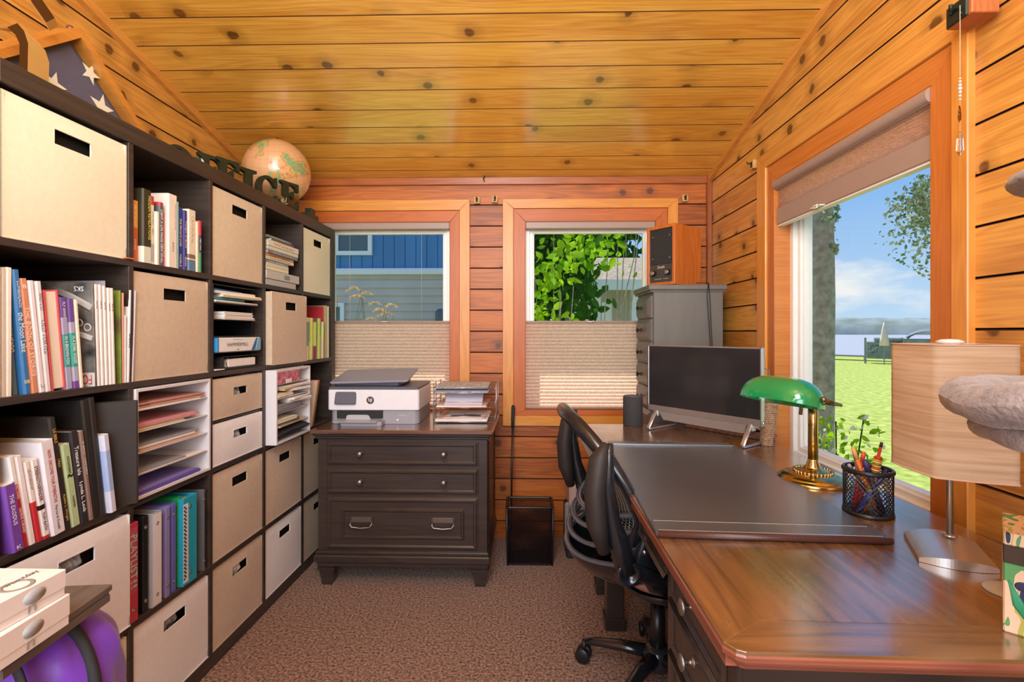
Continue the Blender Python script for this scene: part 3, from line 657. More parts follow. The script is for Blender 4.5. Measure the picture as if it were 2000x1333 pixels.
m = MB(); m.box(-DEP, 0, 0, L5, 0, .05, .002); m.build('bottom_panel', M_blackwood, t)
m = MB(); m.box(-DEP, -DEP+.006, 0, L5, .05, 1.741); m.build('back_panel', M_blackm, t)
for k in range(4):
    m = MB(); m.box(-DEP+.006, -.001, 0, L5, CE[k+1], FL[k], .001); m.build('shelf', M_blackwood, t)
for c in range(1, 5):
    for r in range(5): m = MB(); m.box(-DEP+.006, -.0015, c*SPITCH-.009, c*SPITCH+.009, FL[r], CE[r], .001); m.build('divider', M_blackwood, t)

def fabric(n, c, k=.06): return pm(n, c, .9, noise=k, nscale=60, bump=.25, bscale=500, sheen=.2)
F_tan = fabric('tan linen fabric', 'cdb79e'); F_cream = fabric('cream fabric', 'e9e0c8', .03); F_white = fabric('white fabric', 'ece8e8', .03); F_beige = fabric('beige linen fabric', 'd8c4a8')
F_brown = fabric('brown linen fabric', 'b39a7c'); F_green = fabric('pale cream green fabric', 'e2e0c4', .03)
M_slot = pm('dark slot shade', '14100e', .9)
def storage_bin(c, r, label, mat, w=.329, h=None, z0=None, proud=0.0, slot=(.1, .037), drop=.040, content=None, lean=0, bulge=.006):
    h = h if h else CE[r]-FL[r]-.010; z = FL[r] if z0 is None else z0
    sc = S0+SPITCH*(c+.5); t = thing('storage_bin', label, 'storage bin', S(-proud, sc, z), SROT, 'fabric storage bins in the cube bookcase')
    m = MB(); nu, nv = 16, 16
    sw, sh = slot; zc_ = h-drop-sh/2
    us = sorted(set([-w/2+w*i/10 for i in range(11)] + [-sw/2, sw/2])); vs = sorted(set([h*i/10 for i in range(11)] + [zc_-sh/2, zc_+sh/2]))
    us = [u for u in us if not (abs(u) != sw/2 and abs(abs(u)-sw/2) < .008)]; vs = [v for v in vs if v in (zc_-sh/2, zc_+sh/2) or min(abs(v-zc_-sh/2), abs(v-zc_+sh/2)) > .006 or v in (0, h)]
    def fx(u, v): return bulge*math.cos(u/w*math.pi)*math.sin(math.pi*min(1, v/h))+ (-.004 if v > h*.97 else 0)
    def topz(u, v): return v - (.010*math.cos(u/w*math.pi) if v >= h-1e-6 else 0)*0
    for (dx, fl) in ((0, False), (-.004, True)):
        V = [(fx(u, v)+dx-.006, u, topz(u, v)) for u in us for v in vs]; F = []; nv = len(vs)
        for i in range(len(us)-1):
            for j in range(nv-1):
                if us[i] >= -sw/2-1e-6 and us[i+1] <= sw/2+1e-6 and vs[j] >= zc_-sh/2-1e-6 and vs[j+1] <= zc_+sh/2+1e-6: continue
                q = [i*nv+j, (i+1)*nv+j, (i+1)*nv+j+1, i*nv+j+1]; F.append(q if not fl else q[::-1])
        m.add(V, F, True)
    d = .34; e_ = -.004
    m.box(-d, e_-.002, -w/2, -w/2+.004, 0, h-.002); m.box(-d, e_-.002, w/2-.004, w/2, 0, h-.002); m.box(-d, -d+.004, -w/2, w/2, 0, h-.002); m.box(-d, e_, -w/2, w/2, 0, .003)
    m.build('body', mat, t)
    m = MB(); m.box(-.0105, -.0063, -sw/2, sw/2, zc_+sh/2-.001, zc_+sh/2+.002); m.box(-.0105, -.0063, -sw/2, sw/2, zc_-sh/2-.002, zc_-sh/2+.0006)
    for s_ in (-1, 1): m.box(-.0105, -.0063, s_*sw/2-.0008, s_*sw/2+.0008, zc_-sh/2, zc_+sh/2)
    for i in range(len(m.v)): m.v[i] = (m.v[i][0]+fx(0, zc_), m.v[i][1], m.v[i][2])
    m.build('slot_edge', mat, t)
    m = MB(); m.box(-.034, -.03, -w/2+.01, w/2-.01, h*.3, h-.012); m.build('slot_shade', M_slot, t)  # near-black sheet standing in for the unlit inside of the bin
    if content:
        m = MB(); rr = random.Random(c*7+r)
        m.surf(lambda u, v: (-.028+.013*math.sin(v*math.pi)*(.7+.3*math.sin(u*19+v*7)), -sw*.42+sw*.7*u, zc_-.035+.045*v+.006*math.sin(u*14)), 20, 10); m.build('contents', content, t)
    if lean: t.rotation_euler = (0, 0, SROT+lean)
    return t
M_plastic = pm('clear plastic wrap', 'b9c2cc', .15, noise=.5, nscale=40)
M_bluep = pm('blue and white wrapper', '4b7fa8', .3, noise=.5, nscale=30, c2='e8eef2')
storage_bin(0, 0, 'large cream bin nearest the camera in the top row', F_cream)
storage_bin(2, 0, 'beige bin in the top row between the upright books and the flat book stack', F_beige)
storage_bin(4, 0, 'pale greenish cream bin at the window end of the top row', F_green)
storage_bin(1, 1, 'tan bin in the second row beside the magazines', F_tan)
storage_bin(3, 1, 'tan bin standing proud in the second row right of the paper trays', F_tan, proud=.03, w=.325)
storage_bin(2, 2, 'low tan bin stacked on top of a low white bin', F_tan, h=.148, z0=FL[2]+.168, slot=(.09, .03), drop=.04, content=M_plastic)
storage_bin(2, 2, 'low white bin under the low tan bin', F_white, h=.152, slot=(.09, .03), drop=.04, content=M_bluep)
storage_bin(0, 3, 'white bin below the leaning books with plastic showing in its slot', F_white, content=M_plastic, proud=.01)
storage_bin(2, 3, 'tan bin in the fourth row right of the ring binders', F_tan)
storage_bin(3, 3, 'tan bin directly below the stuffed white paper sorter', F_tan)
storage_bin(4, 3, 'brown tan bin in the fourth row half behind the filing cabinet', F_brown)
storage_bin(0, 4, 'beige bin in the bottom row mostly behind the purple backpack', F_beige)
storage_bin(1, 4, 'white bin in the bottom row below the ring binders', F_white, content=M_plastic)
storage_bin(2, 4, 'tan bin in the bottom row with a pale roll showing in its slot', F_tan, content=M_white)
storage_bin(3, 4, 'white bin in the bottom row near the filing cabinet', F_white)
storage_bin(4, 4, 'brown tan bin in the bottom row beside the filing cabinet leg', F_brown)
# plain wall between the stacked half-height bins
m = MB(); a_ = S0+SPITCH*2+.01; tt = thing('shelf_insert', 'thin dark shelf insert between the two low stacked bins', 'shelf', S(.01, a_, FL[2]+.156), SROT); m.box(-.33, 0, 0, .331, 0, .008, .001); m.build('board', M_blackwood, tt)

CP = {}
def cov(c, rough=.45):
    k = 'cover '+c
    return CP.get(k) or CP.setdefault(k, pm(k, c, rough, noise=.05, nscale=25, coat=.1))
def book(loc, t_, h, w, col, label, group, lean=0.0, bands=(), titles=(), rz=0.0, cat='book', name='book', pages=M_pages, flip=False, hard=False, soft=.0015, root_rot=None, pat=None):
    """spine faces +x, thickness runs along +y, bands are (z0,z1,colour) on spine and covers, titles are (text,z,length,height,colour,face)"""
    e = thing(name, label, cat, loc, 0, group, rot=root_rot or (lean, 0, SROT+rz))
    m = MB(); cth = min(.003 if hard else .0014, t_*.2); mats = [pat or cov(col)]
    zs = sorted({0, h, *[b[0]*h for b in bands], *[b[1]*h for b in bands]})
    for z0, z1 in zip(zs, zs[1:]):
        mi = 0; zm = (z0+z1)/2
        for b in bands:
            if b[0]*h <= zm <= b[1]*h:
                mm = cov(b[2])
                if mm not in mats: mats.append(mm)
                mi = mats.index(mm)
        m.mi = mi
        if not flip:
            r = min(.004, t_*.25)
            P = [(-w, 0), (-r, 0), (0, r), (0, t_-r), (-r, t_), (-w, t_), (-w, t_-cth), (-r-cth, t_-cth), (-cth, t_-cth-r*.6), (-cth, cth+r*.6), (-r-cth, cth), (-w, cth)]
        else: P = [(0, 0), (0, cth), (-w+cth, cth), (-w+cth, t_-cth), (0, t_-cth), (0, t_), (-w, t_), (-w, 0)]
        n = len(P); V = [(x, y_, z) for z in (z0, z1) for x, y_ in P]; F = [(i, (i+1) % n, n+(i+1) % n, n+i) for i in range(n)]
        if z0 == 0 or z1 == h:
            for base, do in ((0, z0 == 0), (n, z1 == h)):
                if do:
                    if not flip:
                        for q in ((0,1,10,11), (1,2,9,10), (2,3,8,9), (3,4,7,8), (4,5,6,7)): F.append([base+i for i in q])
                    else:
                        for q in ((0,1,2,7), (2,3,6,7), (3,4,5,6)): F.append([base+i for i in q])
        m.add(V, F)
    fixn(m.build('cover', mats, e))
    m = MB(); ov = .004 if hard else .0012
    if not flip: m.box(-w+ov, -cth-.002, cth, t_-cth, ov, h-ov)
    else: m.box(-w+cth, -ov, cth, t_-cth, ov, h-ov)
    m.build('pages', pages, e)
    for ti in titles:
        tx, z, ln, ht, tc_ = ti[:5]; face = ti[5] if len(ti) > 5 else 'down'
        text(tx, pm('ink '+tc_, tc_, .5), e, (.0004, t_/2 + (ti[6] if len(ti) > 6 else 0), z*h), face, ln, ht, 'title')
    return e
def flat_book(loc, w, l, th, col, label, group, rz=0, title=None, name='book', cat='book', page_col=None):
    """book lying flat, spine to +x"""
    e = thing(name, label, cat, loc, SROT+rz, group)
    m = MB(); m.box(-w, 0, 0, l, 0, .002, .0008); m.box(-w, 0, 0, l, th-.002, th, .0008); m.box(-.003, .0005, 0, l, 0, th, .001); m.build('cover', cov(col), e)
    m = MB(); m.box(-w+.003, -.003, .003, l-.003, .002, th-.002); m.build('pages', M_pages, e)
    if title: text(title[0], pm('ink '+title[1], title[1], .5), e, (.001, l/2, th/2), 'out', l*.7, th*.45, 'title')
    return e
# ---- row one: upright books beside the large cream bin
g = 'upright books in the top row'
def row(c, r, lst, g, s_start=None, gap=.0006):
    s = S0+SPITCH*c+.010 if s_start is None else s_start
    for b in lst:
        b = dict(b); u = b.pop('u', .01); ds = b.pop('ds', None)
        if ds is not None: s = ds
        th = b.pop('t'); h = b.pop('h'); lean = b.get('lean', 0)
        book(S(u, s, FL[r]), th, h, b.pop('w', .15), b.pop('col'), b.pop('label'), g, **b)
        s += th/max(.5, math.cos(lean)) + gap
row(1, 0, [
 dict(t=.030, h=.178, u=.012, col='c9622e', label='short orange and rust book, first in the row beside the cream bin', bands=((.55, 1, 'e09a3a'),), titles=(('SPELL OF THE WILD', .75, .06, .007, 'fce7c2'), ('EDGE', .28, .03, .006, 'f3c7a2'))),
 dict(t=.034, h=.218, u=.0, w=.17, col='33301f', label='tall black book with lime green top edge and gold lettering', pages=pm('lime page edge', 'b8cc2e', .7), bands=((0, .22, 'd9dccb'),), titles=(('HIDDEN REVELATIONS', .62, .13, .010, 'd8c45a', 'down', .008),), hard=True),
 dict(t=.016, h=.205, u=.004, col='e9e4da', label='slim cream book with red top next to the tall black book', bands=((.87, 1, 'c4404a'), (.03, .3, 'b9b4b4')), titles=(('modern light', .6, .07, .005, '8b8478'),)),
 dict(t=.014, h=.162, u=.0, col='efe9d6', label='short slim ivory paperback in front of the grey spine'),
 dict(t=.020, h=.195, u=.002, col='566068', label='slate grey book with white spaced lettering and red top', bands=((.95, 1, 'c23244'),), titles=(('LIGHT A LIFE MADE NEW', .55, .13, .008, 'f2f2f2'), ('DAN BELL', .12, .03, .007, 'f2f2f2'))),
 dict(t=.014, h=.168, u=.010, col='d03a50', label='thin red book tilting against the large pink-white book', lean=R(-0.0), w=.13, titles=(('the one', .3, .04, .006, 'f5d0d4'),)),
 dict(t=.040, h=.232, u=.0, w=.19, col='eadfd6', label='largest pale pink book standing tallest in the row', hard=True, titles=(('BIRDS', .28, .03, .006, 'a88f7c'), ('illustrated guide', .7, .08, .006, 'b8a494', 'down', .009))),
 dict(t=.006, h=.215, u=.0, col='7fa8a4', label='very thin teal booklet behind the large pink book'),
 dict(t=.024, h=.200, u=.004, col='2a3f94', label='royal blue book right of the large pink book', titles=(('THE PRIVATE LIVES', .6, .09, .008, 'e9d9a8'), ('NOBLE', .14, .04, .007, 'e9d9a8'))),
 dict(t=.018, h=.196, u=.002, col='3b3a8c', label='narrower indigo book with gilt title touching the royal blue one', titles=(('Twilight of Quiet', .6, .09, .007, 'e5c9b4'), ('Ross', .14, .03, .006, 'e5c9b4'))),
 dict(t=.038, h=.205, u=.0, w=.16, col='e8dccb', label='thick cream book with orange top and blue foot', pages=pm('orange page edge', 'e0a23a', .7), bands=((0, .18, '5e7fa0'), (.20, .27, '8a6c5c')), titles=(('CATHEDRAL', .68, .09, .012, 'cbb69a'),), hard=True),
 dict(t=.014, h=.172, u=.0, col='f2e8cf', label='slim buttery ivory book beside the tricolour spine'),
 dict(t=.015, h=.178, u=.0, col='4a4a6a', label='red, navy and green striped spine, last of the upright row', bands=((.72, 1, 'c83a54'), (0, .38, '3f9a78')), titles=(('eight keys', .55, .04, .006, 'e8e8f0'),)),
], g)
m = MB(); tt = thing('leather_tab', 'small orange leather scrap on the shelf edge under the cream bin', 'scrap', S(-.001, S0+SPITCH-.012, FL[0]+.001), SROT); m.prism([(-.03, -.02), (.004, -.012), (.006, .012), (-.004, .02), (-.03, .014)], .004, ch=.001); m.build('tab', pm('orange leather', 'c8703c', .7), tt)
# ---- flat stack in column 4, top row
g = 'books lying flat in the top row'
sA = S0+SPITCH*3+.012; zz = FL[0]
tt = thing('drawer_box', 'pale grey document box with metal label holder under the flat book stack', 'box', S(.0, sA, zz), SROT); m = MB(); m.box(-.3, -.002, 0, .27, 0, .026, .002); m.build('body', pm('grey card', 'b7b9b4', .7), tt); m = MB(); m.box(-.3, .0, -.002, .30, .028, .066, .002); m.build('lid', pm('grey card lid', 'c3c5c0', .7), tt)
m = MB(); m.box(0, .003, .15, .2, .038, .056, .0015); m.build('label_holder', M_steel, tt)
zz += .068
for (th, l, u, ds, col, lab, ttl) in (
  (.014, .20, .0, .0, 'ece5c8', 'cream paperback at the bottom of the flat stack', None), (.016, .19, .0, .01, 'd9d9c0', 'pale cloth book with round brown end, second from the bottom of the flat stack', None),
  (.012, .20, .004, .005, '8b9496', 'grey paperback low in the flat stack', ('THE NORTH', 'e8e8e8')), (.014, .25, .0, .0, 'd8d4c0', 'pale book sticking out furthest right of the flat stack', ('long road home', '707060')),
  (.014, .26, .006, .0, 'cf9a5c', 'tan orange book in the middle of the flat stack', ('MARY REED', '5c3418')), (.016, .27, .0, .02, '7d8088', 'steel grey book above the tan orange one', ('deep waters', 'd8d8e0')),
  (.016, .28, .002, .02, 'dfe0c8', 'long pale green book in the upper half of the flat stack', None), (.026, .28, .0, .02, 'e3dfd6', 'thick white novel near the top of the flat stack', ('Winter', 'c89858')),
  (.010, .20, .0, .05, '6c5c50', 'thin brown book directly under the topmost one', None), (.012, .22, .01, .03, '6f8884', 'grey green hardback topmost of the flat stack', ('essays', 'e0e4e0'))):
    flat_book(S(u+.004, sA+ds, zz), .15, l, th, col, lab, g, title=ttl, rz=0); zz += th+.0006
tt = thing('file_folder', 'ochre yellow folder standing behind the flat book stack', 'folder', S(.20, sA+.18, FL[0]+.070), SROT); m = MB(); m.box(-.004, 0, 0, .135, 0, .20, .001); m.build('folder', pm('ochre card', 'd08e22', .8), tt)
# ---- magazines and books, second row nearest the camera
g = 'books and magazines in the second row'
MG_k = pm('magazine photo cover', '8d8a86', .35, c2='1e1c1c', nscale=16, noise=.5)
row(0, 1, [
 dict(t=.013, h=.283, w=.21, col='efeae6', label='white spine first at the left end of the second row', ds=SP(0)),
 dict(t=.008, h=.283, w=.21, col='dcd7d2', label='grey-white thin spine second at the left end of the second row'),
 dict(t=.013, h=.285, w=.21, col='f3efe6', label='thick ivory magazine spine just left of the blue book'),
 dict(t=.012, h=.24, w=.17, u=.02, col='58707c', label='teal grey paperback leaning behind the bright blue book', lean=R(5), ds=SP(43), titles=(('MAX LUCADO', .55, .07, .008, 'f0eccc'), ('HE CHOSE', .82, .05, .006, 'f0eccc'))),
 dict(t=.016, h=.283, w=.19, col='3a7ab6', label='tall bright blue book leaning left', lean=R(5.5), ds=SP(57), titles=(('LUMBERJACK', .80, .06, .007, 'cfe6f4'), ('the Moon Lake', .50, .09, .012, 'e6f2fa'), ('BB', .10, .012, .008, 'e8dca0', 'out'))),
 dict(t=.017, h=.265, w=.18, col='d99170', label='salmon orange paperback leaning beside the blue book', lean=R(6), titles=(('THE BOOK OF STORIES', .45, .16, .009, 'f8dcc4'), ('B', .93, .007, .009, 'fbeee2', 'out'))),
 dict(t=.014, h=.262, w=.18, col='ece8ee', label='white paperback leaning right after the salmon one', lean=R(6), titles=(('Ll', .06, .008, .008, '9a9aa0', 'out'),)),
 dict(t=.015, h=.262, w=.18, col='e2dee2', label='pale grey paperback with faint silver title', lean=R(5.5), titles=(('OLD TURTLE', .5, .08, .009, '9c9aa2'), ('AND CO', .82, .04, .008, '9c9aa2'))),
 dict(t=.034, h=.243, w=.17, col='d0555a', label='red edged hardback turned round with its pages facing out', lean=R(5), flip=True, hard=True),
 dict(t=.020, h=.228, w=.15, col='a9aed0', label='left of two purple and teal storybooks', lean=R(4.5), bands=((.42, .76, 'a8a8cc'), (.24, .60, '4aa0a4'), (.78, 1, '6a4a9a')), titles=(('IN A BROWN FOX', .42, .07, .008, 'eafaf6'), ('FLY AWAY', .86, .04, .007, 'f4eefa'))),
 dict(t=.018, h=.226, w=.15, col='b0b2d2', label='right of two purple and teal storybooks', lean=R(4.5), bands=((.24, .62, '36a8a0'), (.74, 1, '6e4ea0'), (0, .08, '7a4aa8')), titles=(('IN A DARK WOOD', .43, .07, .008, 'eafaf6'),)),
 dict(t=.010, h=.225, w=.15, col='ece8d6', label='slim cream book right of the purple storybooks', lean=R(4.5)),
], g)
# magazine cover facing the camera side
def magazine(px, h, col, label, th=.005, w=.205, lean=0, u=0.0, cover=None, extra=(), pages=M_paper):
    return book(S(u, SP(px), FL[1]), th, h, w, col, label, g, lean=lean, titles=extra, pages=pages, pat=cover, name='magazine', cat='magazine')
mg = magazine(186, .272, 'dedad8', 'magazine with black and white machine photo cover facing left', .007, .235, R(2), 0, MG_k)
NY = Matrix(((1,0,0),(0,0,-1),(0,1,0)))          # a plane facing -y
NYf = Matrix(((-1,0,0),(0,0,-1),(0,-1,0)))       # the same, upside down
text('SKS', pm('ink white', 'f6f6f6', .5), mg, (-.036, -.0006, .255), NYf, .026, .013, 'title')
m = MB(); m.box(-.17, -.0, -.0006, -.0001, .0, .036); m.build('cover_band', pm('grey cover band', 'c9c5c2', .5), mg)
text('FORBIX', pm('ink red', 'c8322c', .5), mg, (-.045, -.0009, .018), NYf, .075, .026, 'title')
m = MB(); m.tube([(-.13, -.0008, .262), (-.06, -.0008, .235), (-.004, -.0008, .205)], .010, 6, flat=.02, up=(0, 1, 0)); m.tube([(-.11, -.0008, .16), (-.05, -.0008, .14), (-.004, -.0008, .125)], .008, 6, flat=.02, up=(0, 1, 0)); 
for q in range(3): m.tube([(-.06+.022*q+.009*math.cos(R(a)), -.0009, .178-.012*q+.009*math.sin(R(a))) for a in range(0, 360, 30)], .003, 5, closed=True, flat=.1, up=(0, 1, 0))
m.build('cover_picture', pm('silver print', 'b9b6b2', .4), mg)
for px, h, lab, ln in ((191, .268, 'first white glossy magazine right of the photo cover', 2), (199, .268, 'second white glossy magazine right of the photo cover', 2), (207, .266, 'third white glossy magazine with speckled spine', 2), (215, .262, 'fourth white glossy magazine with speckled spine', 1.8), (221, .262, 'fifth white glossy magazine, just left of the green cover', 1.8)):
    magazine(px, h, 'eeecec', lab, .0095, .2, R(ln), extra=(('issue', .8, .02, .003, '9c6a6a'),))
mg = magazine(236, .258, '7f9a3a', 'magazine with green cover showing above a brown animal photo', .006, .215, R(1), 0, pm('green and brown print', '86a838', .4, c2='5a4436', nscale=9, noise=.5))
magazine(240, .252, 'e8a08c', 'thin salmon pink magazine', .004, .2, R(0))
magazine(244, .19, 'e6e2e4', 'short white booklet with a staple', .006, .19, 0)
magazine(249, .262, 'efedf0', 'white magazine near the tan bin leaning slightly right', .008, .2, R(-1.5), extra=(('SPRING', .45, .04, .006, '222222'),))
magazine(258, .262, 'c4c0c8', 'grey covered magazine at the right end of the second row', .006, .215, R(-2.5), u=.0)
magazine(232, .284, 'b8b8c0', 'tall grey folder rising above the magazines', .004, .2, R(1.5), u=.035)
magazine(12, .300, '63b69a', 'thin aqua green booklet poking up at the far left of the second row', .006, .12, 0, u=.05)
# ---- third row nearest: albums and leaning books
g = 'leaning books and albums in the third row'
row(0, 2, [
 dict(t=.026, h=.155, w=.14, u=-.006, col='7a4aa8', label='purple paperback at the lower left of the third row', lean=R(8), ds=SP(22), titles=(('THE EXODUS', .62, .07, .008, 'e8dcf4'), ('K', .06, .01, .008, 'f4ecfa', 'out'))),
 dict(t=.013, h=.215, w=.15, u=-.0, col='f1edec', label='white and red slim book beside the purple paperback', lean=R(9), bands=((0, .70, 'c8323c'),), titles=(('DISCOVER', .62, .035, .006, 'f8e4e4'), ('GEORGE A BRAND', .3, .06, .006, 'f8e4e4'))),
 dict(t=.016, h=.212, w=.15, u=-.0, col='f3eff0', label='plain white slim book leaning in the third row', lean=R(9)),
 dict(t=.014, h=.195, w=.14, u=-.0, col='f0ecec', label='white book with red lower spine', lean=R(9), bands=((0, .5, 'c8323c'),), titles=(('LEADERSHIP', .78, .05, .005, 'a89a9a'),)),
 dict(t=.018, h=.195, w=.15, u=-.0, col='f4f1f1', label='white book with a black number box and bold black title', lean=R(9), bands=((.0, .04, 'c8323c'), (.37, .43, '2a1a1c')), titles=(('STRENGTHSFINDER', .70, .085, .007, '5a2a30'), ('TOM RATH', .22, .045, .006, '555055'))),
 dict(t=.034, h=.232, w=.2, u=-.004, col='ece8f0', label='large white hardback with pink lettering down its spine', lean=R(8), hard=True, titles=(('NOW, DISCOVER YOUR STRENGTHS', .62, .13, .009, 'b4504e'), ('Marcus & Donald', .18, .06, .006, '6a6a74'))),
 dict(t=.018, h=.285, w=.26, u=-.0, col='302c2a', label='tall black leather book with gold lettering', lean=R(8.5), hard=True, titles=(('LA BIBLE', .84, .035, .007, 'd8a848'), ('1960', .60, .02, .006, 'd8a848'), ('Austin L. Wright', .2, .07, .007, 'd8a848'))),
 dict(t=.024, h=.212, w=.16, u=-.0, col='b9cfa0', label='pale green book with a small black bird on its spine', lean=R(8), titles=(('MOCKINGBIRD', .75, .045, .006, '4c5c44'), ('~', .62, .014, .010, '202020', 'out'), ('HARPER', .3, .03, .005, '4c5c44'))),
 dict(t=.022, h=.24, w=.2, u=-.0, col='322f33', label='dark charcoal book with bold white author lettering', lean=R(7.5), hard=True, titles=(('Treasure Isla', .68, .075, .010, 'f4f4f4'), ('Lynda L. Lock', .28, .08, .011, 'f4f4f4'))),
 dict(t=.012, h=.238, w=.16, u=-.002, col='8b7468', label='slim brown paperback right of the charcoal book', lean=R(7.5), titles=(('A BRIEF HISTORY', .7, .09, .004, 'd8cabc'),)),
 dict(t=.020, h=.315, w=.27, u=.0, col='262322', label='first tall black photo album', lean=R(6.5), hard=True),
 dict(t=.018, h=.318, w=.27, u=.0, col='2c2928', label='second tall black photo album', lean=R(6.5), hard=True),
 dict(t=.020, h=.215, w=.2, u=-.012, col='d8dcee', label='blue and white paperback between the black albums', lean=R(7), bands=((.28, .8, 'a8bce6'),)),
 dict(t=.022, h=.262, w=.24, u=.02, col='242122', label='black binder with blue papers inside leaning behind the blue paperback', lean=R(5), hard=True),
], g)
e = book(S(-.02, SP(257), FL[2]), .014, .30, .12, '3a3634', 'black album with its wide cover turned to the room, leaning at the shelf divider', g, lean=R(8.5), hard=True)
e.rotation_euler = (R(9.5), 0, SROT+R(38))
tt = thing('paper_sheaf', 'blue edged papers sticking up from the black binder', 'papers', S(.03, SP(206), FL[2]+.262), SROT, rot=(R(4), 0, SROT)); m = MB(); m.box(-.16, 0, 0, .03, 0, .008, .001); m.build('sheets', pm('deep blue card', '3b34a8', .6), tt)

# ---- black trays, second row column three
M_tray = pm('black tray plastic', '1a191b', .4)
a_ = S0+SPITCH*2+.010
tt = thing('tray_organizer', 'black five slot letter tray organizer filling a cube of the second row', 'organizer', S(.002, a_, FL[1]), SROT)
m = MB(); m.box(-.3, 0, 0, .005, 0, .318, .001); m.build('side_panel', M_tray, tt); m = MB(); m.box(-.3, -.03, .300, .305, 0, .318, .001); m.build('side_panel', M_tray, tt)
LV = [.004, .068, .128, .190, .252]
for z in LV: m = MB(); m.box(-.3, 0, .005, .300, z-.003, z, .0008); m.build('tray', M_tray, tt)
m = MB(); m.box(-.3, 0, .0, .305, .315, .318, .0008); m.build('tray', M_tray, tt)
def leaf_pile(loc, items, label, name='paper_pile', cat='papers', rz=0, group=None, seed=0):
    """loose pile: items = (x depth, y0, y1, thickness, material, yaw, part)"""
    e = thing(name, label, cat, loc, SROT+rz, group); z = 0; r = random.Random(seed)
    for (dx, y0, y1, th, mt, yaw, part) in items:
        m = MB(); cx, cy = -.11+dx, (y0+y1)/2; T = Matrix.Translation((cx, cy, z)) @ Matrix.Rotation(yaw, 4, 'Z')
        nn = 8; W_ = .11; H_ = (y1-y0)/2
        n_sheet = max(1, int(th/.0022))
        for k in range(n_sheet):
            z0 = th*k/n_sheet; zt_ = th/n_sheet*.86; jx = r.uniform(-.003, .003); jy = r.uniform(-.003, .003)
            m.box(-W_+jx, W_+jx, -H_+jy, H_+jy, z0, z0+zt_, .0003, T)
        m.build(part, mt, e); z += th
    return e
P_blue = pm('blue card', '2f6fa6', .6); P_teal = pm('teal card', '5b9aa6', .6); P_cream = pm('cream paper', 'efe6cf', .8); P_w = M_paper; P_pink = pm('pink folder', 'd99aa2', .7); P_yel = pm('yellow paper', 'e6d78a', .8); P_grey = pm('grey card folder', '9a9aa0', .7); P_purp = pm('purple folder', '6a5ab0', .6); P_tan = pm('manila', 'd9b98a', .8); P_peach = pm('peach paper', 'e6b8a0', .8)
g = 'contents of the black letter trays'
leaf_pile(S(.0, a_+.008, FL[1]+LV[4]), [(.0, 0, .28, .008, P_w, .02, 'sheet'), (-.01, .0, .2, .014, P_teal, .03, 'folder'), (.01, .05, .285, .012, P_cream, -.06, 'sheet'), (.0, .02, .26, .010, P_w, -.03, 'sheet'), (-.02, 0, .2, .007, P_blue, .1, 'folder')], 'papers with blue and teal folders in the top black tray', group=g, seed=1)
e = leaf_pile(S(.0, a_+.06, FL[1]+LV[3]), [(.0, .0, .20, .010, P_w, .0, 'sheet'), (.0, .0, .19, .020, P_w, .02, 'booklet')], 'thick white booklet in the second black tray from the top', group=g, seed=2)
tt = thing('paper_ream', 'white paper ream with blue ends and grey lettering in the black tray', 'paper ream', S(-.006, a_+.012, FL[1]+LV[1]), SROT); m = MB(); m.box(-.215, 0, 0, .283, 0, .054, .003); m.build('wrapper', pm('white wrapper', 'f0efef', .45), tt)
m = MB(); m.box(-.216, .0006, -.0006, .012, -.0003, .0545, .003); m.build('end_band', pm('ream blue', '2f86c4', .4), tt)
m = MB(); 
m.add([(.0008, .215, .002), (.0008, .243, .002), (.0008, .262, .052), (.0008, .250, .052)], [(0,1,2,3)]); m.build('swoosh', pm('ream dark blue', '2b6ea6', .4), tt)
m = MB(); m.add([(.0008, .248, .002), (.0008, .284, .002), (.0008, .284, .052), (.0008, .268, .052)], [(0,1,2,3)]); m.build('swoosh', pm('ream light blue', '6cb4dc', .4), tt)
text('HAMMERMILL', pm('ink grey', '77777c', .6), tt, (.0008, .125, .028), 'out', .135, .013); text('copy', pm('ink grey', '77777c', .6), tt, (.0008, .125, .008), 'out', .016, .005); m = MB(); m.box(0, .0009, .095, .155, .046, .047); m.build('rule', pm('ink grey', '77777c', .6), tt)
tt = thing('ring_binder', 'black binder lying flat with white pages in the lowest black tray', 'binder', S(.0, a_+.01, FL[1]+LV[0]), SROT); m = MB(); m.box(-.25, .0, .05, .285, 0, .003, .001); m.box(-.25, .0, .05, .285, .045, .048, .001)
m.prism([(.05+.024*math.cos(R(a)), .024+.024*math.sin(R(a))) for a in range(90, 271, 15)] + [(.052, .004), (.052, .044)][:0], .25, Matrix(((0,0,1,-.25),(1,0,0,0),(0,1,0,0),(0,0,0,1)))); fixn(m.build('cover', M_tray, tt)); m = MB(); m.box(-.22, -.006, .085, .27, .004, .036, .003); m.build('pages', P_w, tt); m = MB(); m.tube([(-.006, .085+.012*math.cos(R(a)), .024+.018*math.sin(R(a))) for a in range(90, 271, 20)], .0015, 5); m.build('ring', M_steel, tt)
m = MB(); m.box(-.2, .005, 0, .05, 0, .003); e = m.build('sheet', P_w); e.location = S(0, a_+.008, FL[1]+LV[0]); e.rotation_euler = (0, 0, SROT); tag(e, 'single white sheet poking out under the flat black binder', 'paper')

